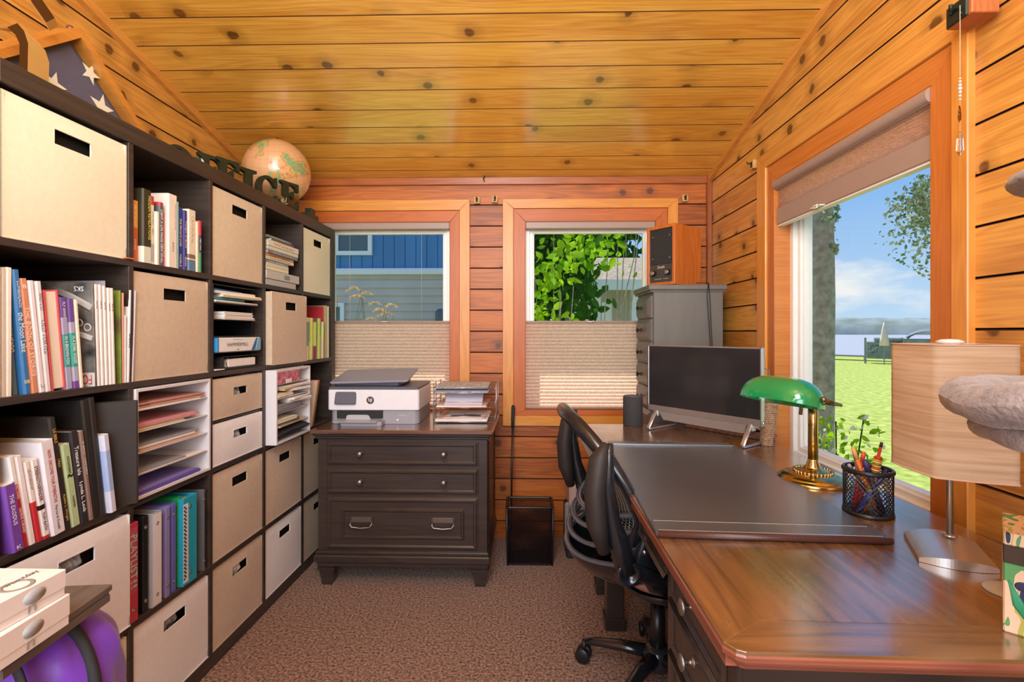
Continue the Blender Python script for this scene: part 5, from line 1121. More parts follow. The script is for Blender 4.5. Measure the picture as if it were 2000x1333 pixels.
m = MB(); m.prism(rrect(.012, .092, .012, .056, .002), .0006, Matrix.Translation((.038, -.0198, .0935)) @ Matrix.Rotation(R(72), 4, 'X')); fixn(m.build('touch_screen', pm('dark screen', '3c3c34', .12), e_))
lg = pm('logo grey', '4a4a50', .4); m = MB(); m.lathe([(.0185, 0), (.0185, .0008), (.0001, .0008)], 32); o = m.build('logo_disc', lg, t, loc=(PW*.605-.062, -.0005, .120), rot=(R(90), 0, 0)); 
text('hp', pm('printer white lettering', 'efecef', .4), t, (PW*.605-.062, -.0016, .1195), 'front', .020, .026, 'logo')
m = MB(); m.box(.045, PW*.60, -.0005, .02, .030, .068, .002); m.build('output_slot', M_blackm, t)
m = MB(); m.prism(rrect(.075, PW*.62, -.045, .03, .012), .022, Matrix.Translation((0, 0, .0)), ch=.002); fixn(m.build('paper_tray', M_pg, t)); m = MB(); m.box(.05, .26, -.07, .02, .022, .025, .001); m.build('output_tray', pm('tray light grey', 'b4b0b4', .4), t); m = MB(); m.prism([(.09, .024), (.215, .024), (.205, .044), (.195, .048), (.105, .048), (.095, .044)], .002, Matrix(((1,0,0,0),(0,0,-1,.0),(0,1,0,0),(0,0,0,1)))); fixn(m.build('paper_stop', pm('tray light grey', 'b4b0b4', .4), t))
text('HP ENVY Inspire', pm('printer white lettering', 'efecef', .4), t, (PW-.082, .0105, .043), 'front', .042, .005); m = MB(); m.box(PW-.112, PW-.104, .0100, .0115, .018, .026); m.build('light', pm('printer white lettering', 'efecef', .4), t)
# wire letter trays
TD = 2.47; t = thing('letter_tray', 'three tier wire letter tray stacked on the filing cabinet right of the printer', 'letter tray', C(px_(846, TD), TD, CZ), .0)
TW = px_(966, TD)-px_(846, TD); TL = .30; wr = .0016; M_wire = pm('chrome wire', 'c8c2c0', .3, .8)
for k, z in enumerate((.006, .078, .150)):
    m = MB()
    for zz_ in (z, z+.028): m.tube([(0, 0, zz_), (TW, 0, zz_), (TW, TL, zz_), (0, TL, zz_)] if zz_ > z or True else [], wr, 6, closed=True)
    for i in range(13): x = TW*i/12; m.tube([(x, 0, z), (x, TL, z)], wr*.7, 5)
    for i in range(1, 8): y = TL*i/8; m.tube([(0, y, z+.028), (0, y, z)], wr*.7, 5); m.tube([(TW, y, z+.028), (TW, y, z)], wr*.7, 5)
    m.build('wire_tier', M_wire, t)
for x in (0, TW):
    for y in (.035, .10, TL-.05): m = MB(); o_ = (-.006 if x == 0 else .006); m.tube([(x+o_, y, 0), (x+o_, y, .192), (x+o_, y+.022, .197), (x+o_, y+.022, .0)], wr, 6); m.build('wire_post', M_wire, t)
def sheets(loc, items, label, rz=0, group=None, seed=0):
    e = thing('paper_pile', label, 'papers', loc, rz, group); r = random.Random(seed); z = 0
    for (x0, y0, w, l, th, mt, yaw, part) in items:
        T = Matrix.Translation((x0+w/2, y0+l/2, z)) @ Matrix.Rotation(yaw, 4, 'Z'); m = MB(); n = max(1, int(th/.002))
        for k in range(n): jx, jy = r.uniform(-.003, .003), r.uniform(-.003, .003); m.box(-w/2+jx, w/2+jx, -l/2+jy, l/2+jy, th*k/n, th*(k+.85)/n, .0002, T)
        m.build(part, mt, e); z += th
    return e
tl = lambda z, dx=.0: C(px_(846, TD)+.006+dx, TD+.003, CZ+z)
P_news = pm('printed paper', 'dcd8d8', .8, c2='8f8f98', nscale=60); P_navy = pm('navy folder', '2c3a54', .6)
g = 'papers in the wire letter trays'
sheets(tl(.0085), [(.004, .0, .26, .28, .012, P_w, 0, 'sheet'), (.01, .0, .24, .27, .004, P_peach, .03, 'sheet'), (.05, .0, .2, .2, .003, P_w, -.1, 'sheet')], 'white papers with pens on them in the lowest wire tray', group=g, seed=3)
sheets(tl(.0805), [(.006, .0, .25, .28, .006, P_w, .04, 'sheet'), (.02, -.0, .24, .25, .005, P_peach, -.03, 'sheet')], 'few white papers in the middle wire tray', group=g, seed=4)
sheets(tl(.1525), [(.004, .0, .265, .28, .006, P_news, -.02, 'sheet'), (.0, .0, .27, .28, .006, P_grey, .01, 'notebook'), (.01, .0, .25, .28, .009, P_navy, 0, 'folder'), (.004, .0, .26, .28, .007, P_news, .02, 'sheet')], 'printed papers and a navy folder in the top wire tray', group=g, seed=5)
for k, (x, y, a, c_, lb) in enumerate(((.12, .03, .1, '3c2c48', 'dark purple pen lying on papers in the lowest wire tray'), (.18, .045, -.2, '222226', 'black pen lying on papers in the lowest wire tray'))):
    e = thing('pen', lb, 'pen', tl(.0305)+Vector((x, y, 0)), a); m = MB(); m.tube([(-.04, 0, .002), (.045, 0, .003), (.052, 0, .003)], [.0038, .0038, .001], 8); m.build('barrel', pm('pen '+c_, c_, .3), e)
e = sheets(tl(.0925, .045)+Vector((0, -.012, -.012)), [(.0, .0, .19, .14, .0015, pm('white envelope', 'e4dfee', .8), 0, 'sheet')], 'white envelope slanting down over the front of the lowest wire tray', group=g); e.rotation_euler = (R(24), 0, 0)
# wastebasket
d_ = 2.545; t = thing('wastebasket', 'black perforated metal wastebasket against the back wall', 'wastebasket', C((988-1000)/FPX*d_, d_, 0), 0.0)
WW, WD, WH = .247, .165, .300; M_bk = pm('black enamel', '18161a', .35)
def taper(z): return .012*(1-z/WH)
def lattice_panel(m, P0, P1, z0, z1, nx, nz, r):
    """diamond mesh between two vertical edges"""
    P0 = Vector(P0); P1 = Vector(P1)
    for i in range(-nz, nx+1):
        for sgn in (1, -1):
            pts = []
            for k in range(nz+1):
                u = (i+k)/nx if sgn > 0 else 1-(i+k)/nx
                if -1e-6 <= u <= 1+1e-6: pts.append(P0+(P1-P0)*u+Vector((0, 0, z0+(z1-z0)*k/nz)))
            if len(pts) > 1: m.tube(pts, r, 3, caps=False)
cs = [(.010, .008), (WW-.010, .008), (WW-.010, WD-.008), (.010, WD-.008)]
for i, nx in ((0, 17), (1, 11), (2, 17), (3, 11)):
    a_, b_ = cs[i], cs[(i+1) % 4]; m = MB(); lattice_panel(m, (*a_, 0), (*b_, 0), .012, WH-.014, nx, 26, .0017); m.build('mesh_panel', M_bk, t)
for (x, y) in cs: m = MB(); m.tube([(x, y, .0), (x+(.006 if x > .1 else -.006), y+(.004 if y > .08 else -.004), WH)], .006, 8); m.build('corner_post', M_bk, t)
m = MB(); q = rrect(.004, WW-.004, .003, WD-.003, .014); m.tube([(x, y, WH-.002) for x, y in q], .0065, 8, closed=True); m.build('rim', M_bk, t)
m = MB(); m.prism(rrect(.008, WW-.008, .006, WD-.006, .012), .012); m.build('bottom', M_bk, t)
# long black rod leaning behind the basket
a_ = C((1000-1000)/FPX*2.74+.0, 2.765, 0); t = thing('grabber_rod', 'long thin black rod with thicker grip leaning on the wall behind the wastebasket', 'rod', a_)
m = MB(); m.tube([(-.006, 0, .0), (-.002, .04, .42), (.003, .075, .70)], .0055, 8); m.build('rod', M_bk, t); m = MB(); m.tube([(.002, .068, .655), (.003, .075, .70), (.005, .083, .772), (.005, .084, .782)], [.009, .010, .011, .006], 10); m.build('grip', M_blackm, t)
# small device box by the wall under the desk
p = C((1106-1000)/FPX*2.62, 2.62, 0); t = thing('paper_shredder', 'beige topped black box against the back wall behind the office chair', 'box', p, 0)
m = MB(); m.box(0, .22, 0, .19, 0, .26, .01); m.build('bin', M_blackm, t); m = MB(); m.box(.015, .23, -.01, .2, .26, .40, .012); m.build('head', pm('beige plastic', 'b9a096', .5), t); m = MB(); m.box(-.008, .02, -.012, .02, .1, .3, .01); m.build('side_clip', pm('grey plastic', '8b8580', .5), t)

# ================================================================ CORNER: DRAWER TOWER, RADIO
TX0, TY0 = .655, 2.535; TWd, TDp, TH = .365, .34, 1.444
t = thing('drawer_tower', 'tall narrow distressed grey drawer tower in the corner behind the monitor', 'chest of drawers', (TX0, TY0, 0), 0)
M_tow = pm('distressed grey paint', '77736c', .45, c2='66625c', nscale=5, noise=.3, stretch=(1, 1, .3), coat=.1)
m = MB(); m.box(.014, TWd, 0, TDp, .03, TH-.028, .003); m.build('body', M_tow, t)
m = MB(); m.box(-.014, TWd+.018, -.014, TDp, TH-.028, TH, .005); m.box(-.004, TWd+.008, -.006, TDp, TH-.038, TH-.028, .003); m.build('top', M_tow, t)
m = MB(); frame_panel(m, .055, TWd-.03, .10, TH-.085, 0, .010, -.004); fixn(m.build('side_frame', M_tow, t))
m = MB(); m.box(.0, TWd+.005, -.006, TDp, 0, .07, .004); m.build('plinth', M_tow, t)
nd = 11; zt_ = TH-.055; dh = (zt_-.08)/nd
for i in range(nd):
    z1 = zt_-i*dh; z0 = z1-dh+.007; m = MB(); y0_, y1_ = .022, TDp-.022
    V = [(.014, y0_, z0), (.014, y1_, z0), (.014, y1_, z1), (.014, y0_, z1), (.006, y0_, z0), (.006, y1_, z0), (.006, y1_, z1), (.006, y0_, z1), (-.008, y0_+.03, z0+.022), (-.008, y1_-.03, z0+.022), (-.008, y1_-.03, z1-.022), (-.008, y0_+.03, z1-.022)]
    m.add(V, [(4*k+j, 4*k+(j+1) % 4, 4*k+4+(j+1) % 4, 4*k+4+j) for k in range(2) for j in range(4)]+[(8, 9, 10, 11)]); d2 = fixn(m.build('drawer', M_tow, t))
    knob(d2, (-.008, TDp/2, (z0+z1)/2), (0, R(-90), 0), .0125, M_blackm)
# radio / intercom speaker in orange wood, turned towards the room
rz_ = R(-30)
rc = atZ(1327, 553, TH); t = thing('table_radio', 'vintage orange wood cased radio with black grille on top of the drawer tower', 'radio', (TX0+.155, TY0+.012, TH+.006), rz_*0)
# case corner faces the camera: a narrow front (grille) to the left, a wide side to the right
nr = Vector((TX0+.128, TY0+.025, 0)); t.location = (nr.x, nr.y, TH+.006)
fl_ = Vector((atY(1263, 500, TY0+.165).x-nr.x, .14, 0)); sr_ = Vector((atY(1381, 500, TY0+.20).x-nr.x, .175, 0)); 
M_rad = wood('orange teak veneer', 'd47a34', 'b85c22', 'Z', 'X', None, 0, .3, .4)
RH = .315; fu = fl_.normalized(); FLn = fl_.length; su = Vector((-fu.y, fu.x, 0)); su = -su if su.x < 0 else su; SLn = .235
BF = Matrix(((su.x, fu.x, 0, 0), (su.y, fu.y, 0, 0), (0, 0, 1, 0), (0, 0, 0, 1)))   # local: x along the side, y along the front, z up ; front face is x=0
T_ = .016
for (x0, x1, y0, y1, z0, z1, nm) in ((0, SLn, 0, T_, 0, RH, 'side_panel'), (0, SLn, FLn-T_, FLn, 0, RH, 'side_panel'), (0, SLn, T_, FLn-T_, 0, T_, 'bottom_panel'), (0, SLn, T_, FLn-T_, RH-T_, RH, 'top_panel')):
    m = MB(); m.box(x0, x1, y0, y1, z0, z1, .0015, BF); fixn(m.build(nm, M_rad, t))
m = MB(); m.box(.012, SLn-.006, T_, FLn-T_, T_, RH-T_, 0, BF); fixn(m.build('inner_case', M_blackm, t))
m = MB(); m.box(.008, .0125, T_, FLn-T_, T_, .112, .001, BF); cp = fixn(m.build('control_plate', pm('anodised grey plate', '5a5650', .4, .5), t))
m = MB()
for i in range(17): y = T_+(FLn-2*T_)*(i+.5)/17; m.box(.0085, .0105, y-.0007, y+.0007, .115, RH-T_-.004, 0, BF)
for i in range(19): z = .118+(RH-T_-.124)*i/18; m.box(.0075, .0095, T_, FLn-T_, z-.0012, z+.0012, 0, BF)
fixn(m.build('grille', pm('grille bar', '4c4a46', .4), t))
for y in (.036, FLn-.036):
    for z in (.142, RH-.055): m = MB(); m.ball(.004, (.007, y, z), 8, 6, M=BF); m.build('screw', M_steel, t)
for y in (.045, FLn-.042):
    m = MB(); m.lathe([(.0155, 0), (.0145, .016), (.0115, .017)], 20, BF @ Matrix.Translation((.008, y, .066)) @ Matrix.Rotation(R(-90), 4, 'Y')); k_ = m.build('dial', M_black, t); m = MB(); m.lathe([(.0115, .017), (.0105, .0175), (.0001, .0175)], 20, BF @ Matrix.Translation((.008, y, .066)) @ Matrix.Rotation(R(-90), 4, 'Y')); m.build('dial_cap', M_silver, k_)
FM = Matrix(((-fu.x, 0, -su.x), (-fu.y, 0, -su.y), (0, 1, 0)))
text('Zenith', pm('cream lettering', 'dcd4c0', .5), t, BF @ Vector((.0076, FLn/2+.002, .097)), FM, .045, .014, 'lettering'); text('VOLUME   TONE', pm('cream lettering', 'dcd4c0', .5), t, BF @ Vector((.0076, FLn/2, .034)), FM, .085, .004, 'lettering')
for x in (.02, SLn-.03):
    for y in (.02, FLn-.02): m = MB(); m.box(x-.008, x+.008, y-.008, y+.008, -.006, .001, 0, BF); m.build('foot', M_black, t)
# power cord hanging from the radio
m = MB(); ax = nr.x; 
def tp(px, py, off=-.012): return atY(px, py, TY0+off)
c1 = [BF @ Vector((SLn, .05, .03)) + Vector((nr.x, nr.y, TH)), tp(1384, 553, -.02), tp(1381, 575), tp(1384, 620), tp(1388, 680), tp(1390, 740, .0)]
c2_ = [tp(1384, 553, -.02), tp(1387, 590), tp(1389, 640), tp(1392, 690), tp(1390, 740, -.0)]
L0 = Vector(c1[0]); m.tube([Vector(q)-L0 for q in c1], .0022, 6); m.tube([Vector(q)-L0 for q in c2_], .0022, 6); o = m.build('power_cord', M_black); o.location = L0; tag(o, 'black power cord looping down the side of the grey drawer tower', 'cord')

# ================================================================ BRACKETS AND HOOKS
def block(p, label, n=Vector((0, -1, 0)), sz=.034, rz=0):
    t = thing('wooden_bracket', label, 'bracket', p, rz); m = MB(); m.box(-.017, .017, -.024, 0, -.020, .020, .002); m.build('block', pm('pale pine block', 'cfa368', .6, noise=.15, nscale=40), t)
    m = MB(); m.box(-.006, .006, -.027, -.024, -.013, .013, .001); m.tube([(0, -.026, .008), (0, -.042, .004), (0, -.046, .014)], .0028, 6); m.build('hook', pm('dark iron', '2c2824', .5, .6), t); return t
for px, py, lb, r_ in ((932, 393, 'small wooden curtain bracket at the top right corner of the left window', 0), (967, 391, 'small wooden curtain bracket just left of the right back window', R(6)), (1336, 389, 'small wooden curtain bracket at the top right corner of the right back window', R(-6))):
    q = atY(px, py, YB-.001); block(q, lb, rz=0).rotation_euler = (0, r_, 0)
q = atX(1478, 322, XR-.001); block(q, 'small wooden curtain bracket at the far top corner of the side window', rz=R(-90))
q = atY(945, 349, YB-.018); t = thing('metal_clip', 'tiny dark metal clip on the back wall under the ceiling', 'clip', q); m = MB(); m.tube([(0, 0, .02), (.004, -.012, .008), (-.003, -.006, -.004), (.004, -.012, -.018)], .003, 6); m.build('clip', pm('dark iron', '2c2824', .5, .6), t)
# near bracket with hanging crystal
q = atX(1925, 28, XR-.018); t = thing('curtain_bracket', 'large wooden curtain bracket with dark iron fitting above the near side of the lake window', 'bracket', q, R(-90)); bs = .030
m = MB(); m.box(-.035, .035, -.062, 0, -.016, .030, .002); m.build('block', pm('cedar block', 'b8683a', .5, noise=.2, nscale=20, stretch=(1, 6, 1)), t); m = MB(); m.box(-.028, .028, -.068, -.062, -.018, .030, .003); m.tube([(.0, -.066, .012), (.005, -.085, .006), (.01, -.088, .018)], .004, 6); m.ball(.005, (-.012, -.069, .01), 8, 6); m.ball(.005, (.014, -.069, -.006), 8, 6); m.build('iron_plate', pm('dark green iron', '2c342c', .45, .5), t)
hp = atX(1875, 20, XR-.10); k_ = (XR-.10)
def hpt(py): return atX(1874, py, XR-.10)-hp
t = thing('crystal_suncatcher', 'beaded chain with butterfly and clear crystal drop hanging by the lake window', 'suncatcher', hp)
M_bead = pm('pearl bead', 'd8cfc0', .2, .3, coat=.5)
m = MB(); zt0, zt1 = hpt(12).z, hpt(150).z; n = 46
for i in range(n): z = zt0+(zt1-zt0)*i/n; m.ball(.0013, (0, 0, z), 6, 4)
m.tube([(0, 0, zt0), (0, 0, hpt(290).z)], .0003, 4); m.build('chain', M_bead, t)
for i, (py, r) in enumerate(((154, .0028), (160, .0034), (167, .004), (174, .0048), (181, .0038), (188, .0034), (195, .0028))): m = MB(); m.ball(r, (0, 0, hpt(py).z), 12, 8); m.build('bead', M_bead, t)
zb_ = hpt(225).z; m = MB()
for sx_ in (-1, 1):
    for (P) in ([(0, 0), (.004, .012), (.010, .019), (.0165, .016), (.015, .004), (.006, -.002)], [(0, -.001), (.008, -.004), (.014, -.008), (.010, -.015), (.003, -.012), (-.001, -.006)]):
        pts = [(sx_*x*.75-.001, sx_*.004+x*.5*sx_, zb_+z+.002*sx_) for x, z in P]; m.tube(pts, .0006, 5, closed=True); m.tube([pts[0], ((pts[2][0]+pts[3][0])/2, (pts[2][1]+pts[3][1])/2, (pts[2][2]+pts[3][2])/2)], .0005, 4)
m.tube([(0, 0, zb_-.012), (0, 0, zb_+.008)], .0012, 6); m.build('butterfly', pm('copper filigree', '7a3c1c', .4, .6), t)
m = MB(); z0, z1 = hpt(258).z, hpt(307).z; m.lathe([(.0008, z0), (.0028, z0-.003), (.0055, z0+(z1-z0)*.25), (.0068, z0+(z1-z0)*.75), (.0004, z1)], 8, smooth=False); fixn(m.build('crystal_drop', pm('clear crystal', 'f6f2ec', .02, trans=1.0), t))

# ================================================================ DESK
DZ = .760; drot = -(.033-YAW); DO = C(.300, .682, 0)
t = thing('writing_desk', 'large dark pedestal desk with glossy walnut top under the lake window', 'desk', DO, drot)
DW, DL, bw, cc_ = .705, 1.70, .078, .022; TH_ = .012
nx = -.009                                                      # the near edge comes forward a little to the right
def pl_(m, poly, z0=DZ-TH_, z1=DZ): 
    m.prism(poly, z1-z0, Matrix.Translation((0, 0, z0)), ch=.0009)
m = MB(); pl_(m, [(bw, bw), (DW-bw, bw+nx), (DW-bw, DL-bw), (bw, DL-bw)]); o = fixn(m.build('top_field', M_desktop, t))
m = MB(); pl_(m, [(0, cc_), (bw, bw), (bw, DL-bw), (0, DL)]); fixn(m.build('top_border', M_desktop, t))
m = MB(); pl_(m, [(DW, nx), (DW, DL), (DW-bw, DL-bw), (DW-bw, bw+nx)]); fixn(m.build('top_border', M_desktop, t))
m = MB(); pl_(m, [(0, cc_), (cc_*.5, cc_*.25), (cc_, 0), (DW, nx), (DW-bw, bw+nx), (bw, bw)]); fixn(m.build('top_border', M_desktopX, t))
m = MB(); pl_(m, [(0, DL), (bw, DL-bw), (DW-bw, DL-bw), (DW, DL)]); fixn(m.build('top_border', M_desktopX, t))
M_edge = wood('red-brown desk edge', '9a5a44', '6a3628', 'X', 'Z', None, 0, .28, .35, gs=.9)
m = MB()
def ringp(off, z): return [(off, cc_+off*.4, z), (cc_*.5+off*.75, cc_*.25+off*.75, z), (cc_+off*.4, off, z), (DW-off, nx+off, z), (DW-off, DL-off, z), (off, DL-off, z)]
prof_ = [(.001, DZ-.004), (-.002, DZ-.008), (-.002, DZ-.014), (.003, DZ-.017), (.004, DZ-.021), (.009, DZ-.025), (.012, DZ-.031), (.014, DZ-.033), (.04, DZ-.033)]
V = []
for off, z in prof_: V += ringp(off, z)
m.add(V, [(6*k+i, 6*k+(i+1) % 6, 6*k+6+(i+1) % 6, 6*k+6+i) for k in range(len(prof_)-1) for i in range(6)]); b0 = len(m.v); m.prism([(.002, .02), (DW-.002, .0), (DW-.002, DL-.002), (.002, DL-.002)], .02, Matrix.Translation((0, 0, DZ-.0325))); fixn(m.build('edge_moulding', M_edge, t))
fx0 = .028
def pedestal(y0, y1):
    m = MB(); m.box(fx0+.006, DW-.03, y0, y1, .03, DZ-.032, .003); m.box(fx0-.004, DW-.025, y0-.006, y1+.006, 0, .055, .004); pd_ = m.build('pedestal', M_deskbody, t)
    m = MB(); m.box(fx0, fx0+.01, y0, y0+.030, .05, DZ-.032, .002); m.box(fx0, fx0+.01, y1-.030, y1, .05, DZ-.032, .002); m.build('stile', M_deskbody, t)
    P = lambda x, y, z: (fx0+.004+y, x, z)
    for z0, z1 in ((.640, .724), (.530, .628), (.09, .518)):
        m = MB(); m.box(fx0+.001, fx0+.02, y0+.034, y1-.034, z0, z1, .002)
        frame_panel(m, y0+.036, y1-.036, z0+.002, z1-.002, -.004, .014, .006, P=P)
        # stepped bead along the lower edge
        for k in range(3): m.tube([(fx0-.004-.0022*k, y0+.036, z0-.001-.0026*k), (fx0-.004-.0022*k, y1-.036, z0-.001-.0026*k)], .0021, 6)
        d2 = fixn(m.build('drawer', M_deskbody, t))
        knob(d2, (fx0-.0, (y0+y1)/2+.01, (z0+z1)/2+.01), (0, R(-90), 0), .0165)
    return pd_
pedestal(.045, .405)
for (x_, y_) in ((fx0+.01, 1.31), (fx0+.01, 1.585), (DW-.10, 1.31), (DW-.10, 1.585)): m = MB(); m.box(x_, x_+.07, y_, y_+.07, .0, DZ-.032, .004); m.box(x_-.006, x_+.076, y_-.006, y_+.076, .0, .05, .004); m.build('leg', M_deskbody, t)
m = MB(); m.box(fx0+.01, DW-.03, 1.31, 1.655, .50, DZ-.032, .003); m.build('drawer_box', M_deskbody, t)
m = MB(); m.box(fx0+.006, DW-.03, .405, 1.30, .655, DZ-.032, .002); m.build('apron', M_deskbody, t)
m = MB(); m.box(fx0, fx0+.012, .42, 1.285, .662, .722, .002)
for k in range(3): m.tube([(fx0-.001-.0022*k, .42, .660-.0026*k), (fx0-.001-.0022*k, 1.285, .660-.0026*k)], .0021, 6)
d2 = m.build('pencil_drawer', M_deskbody, t)
m = MB(); m.box(DW-.05, DW-.03, .405, 1.30, .12, .655, .002); m.build('modesty_panel', M_deskbody, t)
# near end: framed panel facing the camera
m = MB(); frame_panel(m, fx0+.07, DW-.09, .10, .69, .0, .02, .006, P=lambda x, y, z: (x, .0448+y, z)); fixn(m.build('end_frame', M_deskbody, t))

def D(px, py, z=DZ): return atZ(px, py, z)
# leather desk pad
NLp = C(.3095, 1.062, DZ); prot = -(.077-YAW); t = thing('desk_pad', 'large black leather desk pad with stitched end strips on the walnut desk', 'desk pad', NLp, prot)
M_lea = pm('black leather', '43464a', .36, spec=1.0, noise=.12, nscale=5, bump=.25, bscale=900, coat=.95, cior=2.1); M_leap = pm('dark red-brown leather edge', '4a2c28', .3, bump=.2, bscale=400); M_stitch = pm('pale stitching', 'c8c4bc', .7)
BW_, BL_ = .482, .893
m = MB(); m.prism(rrect(0, BW_, 0, BL_, .006), .007, Matrix.Translation((0, 0, .0005)), ch=.002); fixn(m.build('pad', M_lea, t))
m = MB(); m.prism(rrect(.0, BW_, .0, .072, .004), .005, Matrix.Translation((0, -.001, .007)), ch=.0018); fixn(m.build('end_strip', M_lea, t))
m = MB(); m.tube([(.003, .0, .0075), (BW_-.003, .0, .0075)], .0072, 10); m.build('rolled_edge', M_leap, t)
m = MB(); m.prism(rrect(.0, BW_-.02, BL_-.052, BL_, .004), .006, Matrix.Translation((0, 0, .007)), ch=.002); fixn(m.build('end_strip', M_lea, t))
for (y, zz_) in ((.066, .0122), (.012, .0122), (BL_-.046, .0133)):
    m = MB(); n = 96
    for i in range(n): x = .008+(BW_-.02)*i/n; m.box(x, x+.0030, y-.0005, y+.0005, zz_-.0004, zz_+.0003)
    m.build('stitching', M_stitch, t)
# monitor
ML = C(.633, 2.30, 0); MR = C(.944, 1.87, 0); mc = (ML+MR)/2; md = (MR-ML); mang = math.atan2(md.y, md.x); MWd = md.length
t = thing('monitor', 'silver framed all-in-one monitor with dark screen at the window end of the desk', 'monitor', (mc.x, mc.y, DZ), mang)
z0, z1 = .842-DZ, 1.143-DZ
m = MB(); m.box(-MWd/2, MWd/2, 0, .022, z0, z1, .003); m.build('housing', M_silver, t)
m = MB(); m.box(-MWd/2+.006, MWd/2-.006, -.0014, .0, z0+.026, z1-.006); m.build('screen', pm('dark screen glass', '2a292b', .10, spec=.5), t)
m = MB(); m.box(-MWd/2, MWd/2, -.003, .0, z0, z0+.026, .001); m.box(-MWd/2, -MWd/2+.006, -.003, 0, z0, z1, .001); m.box(MWd/2-.006, MWd/2, -.003, 0, z0, z1, .001); m.box(-MWd/2, MWd/2, -.003, 0, z1-.006, z1, .001); m.build('bezel', M_silver, t)
m = MB(); m.add([(-MWd/2+.06, -.002, z0), (MWd/2-.06, -.002, z0), (MWd/2-.075, .012, z0-.038), (-MWd/2+.075, .012, z0-.038), (-MWd/2+.06, .03, z0), (MWd/2-.06, .03, z0), (MWd/2-.075, .03, z0-.038), (-MWd/2+.075, .03, z0-.038)], [(0,1,2,3), (4,7,6,5), (0,4,5,1), (2,6,7,3), (1,5,6,2), (0,3,7,4)]); fixn(m.build('speaker_bar', pm('taupe grille cloth', '958882', .6, noise=.1, nscale=300), t))
m = MB(); m.box(-MWd/2+.05, MWd/2-.05, .022, .05, z0+.02, z1-.06, .012); m.build('rear_housing', M_black, t)
M_leg = pm('cast aluminium', 'cfcdd2', .28, .8)
for sx_ in (-1, 1):
    x = sx_*(MWd/2-.045); m = MB(); m.tube([(x, .000, z0+.004), (x, -.055, .012), (x, -.055, .006), (x, -.045, .005), (x, .13, .005), (x, .15, .008), (x, .155, .02), (x, .12, .045), (x, .02, z0-.004)], .0095, 8, flat=.55, up=(0, .0, 1)); m.build('stand_leg', M_leg, t)
    m = MB(); m.box(x-.013, x+.013, -.004, .02, z0-.022, z0+.002, .002); m.build('leg_bracket', M_leg, t)
m = MB(); m.box(-MWd/2+.04, -MWd/2+.055, -.0055, -.0035, z0-.012, z0-.004, .0003); m.build('sticker', pm('gold sticker', 'c9b060', .4), t)
# smart speaker
p = D(1236, 835); p = C((1236-1000)/FPX*2.345, 2.345, DZ); t = thing('smart_speaker', 'charcoal fabric cylinder speaker left of the monitor', 'speaker', p)
m = MB(); m.lathe([(.043, 0), (.0455, .004), (.0455, .134), (.043, .139)], 36); m.build('body', pm('charcoal knit', '3c3a3c', .9, noise=.3, nscale=400, bump=.4), t); m = MB(); m.lathe([(.043, .139), (.040, .1425), (.0001, .1425)], 36); m.build('top', pm('dark matte plastic', '58585c', .5), t)
# woven tray behind the monitor and its cable
p = C(.98, 2.22, DZ); t = thing('woven_tray', 'flat reddish woven tray lying behind the monitor stand', 'tray', p, mang)
M_wick = pm('reddish wicker', 'a87a5c', .7, c2='6f4a3a', nscale=90, bump=.5)
for k in range(9): m = MB(); q = rrect(-.19+.003*k, .19-.003*k, -.09+.003*k, .05-.003*k, .03); m.tube([(x, y, .004+.0022*k*(1 if k < 8 else 1)) for x, y in q][::1], .0026, 6, closed=True); m.build('woven_ring', M_wick, t)
m = MB(); m.prism(rrect(-.185, .185, -.085, .045, .03), .004); m.build('base', M_wick, t)
p = C(.995, 1.93, DZ); t = thing('wicker_basket', 'slim pale wicker basket standing between the monitor and the window', 'basket', p, 0)
m = MB()
for k in range(22): q = .018+.018*k/22; m.tube([(q*math.cos(R(a)), q*math.sin(R(a)), .004+.0075*k) for a in range(0, 360, 24)], .0040, 6, closed=True)
m.lathe([(.018, 0), (.035, .165)], 16); m.build('basket', pm('pale wicker', 'c9a484', .7, c2='8f6a4c', nscale=120), t)
m = MB(); c0_ = C(.945, 1.90, 1.05); P = [(0, 0, 0), (.025, .01, .02), (.05, .02, .0), (.055, .02, -.06), (.05, .02, -.14), (.03, .03, -.23), (.02, .03, -.285)]; m.tube(P, .0022, 6); o = m.build('monitor_cable', pm('grey cable', '8c8680', .5)); o.location = c0_; tag(o, 'thin grey cable curving down behind the right edge of the monitor', 'cord')

# brass banker lamp with green glass shade
lb = D(1588, 939); t = thing('banker_lamp', 'brass banker lamp with emerald green glass shade on the desk by the window', 'lamp', lb, 0)
M_br = pm('polished brass', 'c9b070', .16, 1.0, noise=.1, nscale=8)
m = MB(); m.lathe([(.098, 0), (.0985, .004), (.095, .008), (.090, .010), (.088, .014), (.080, .019), (.068, .023), (.058, .026), (.046, .027)], 56); m.build('base', M_br, t)
m = MB()
for k in range(30): a = R(12*k); m.ball(.0052, (.050*math.cos(a), .050*math.sin(a), .029), 10, 6)
m.lathe([(.050, .026), (.040, .032), (.028, .034), (.022, .038), (.018, .048), (.0145, .060), (.013, .066)], 36); m.build('beaded_collar', M_br, t)
m = MB(); m.lathe([(.0135, .064), (.0135, .235), (.009, .238), (.009, .262)], 24); m.build('pole', M_br, t)
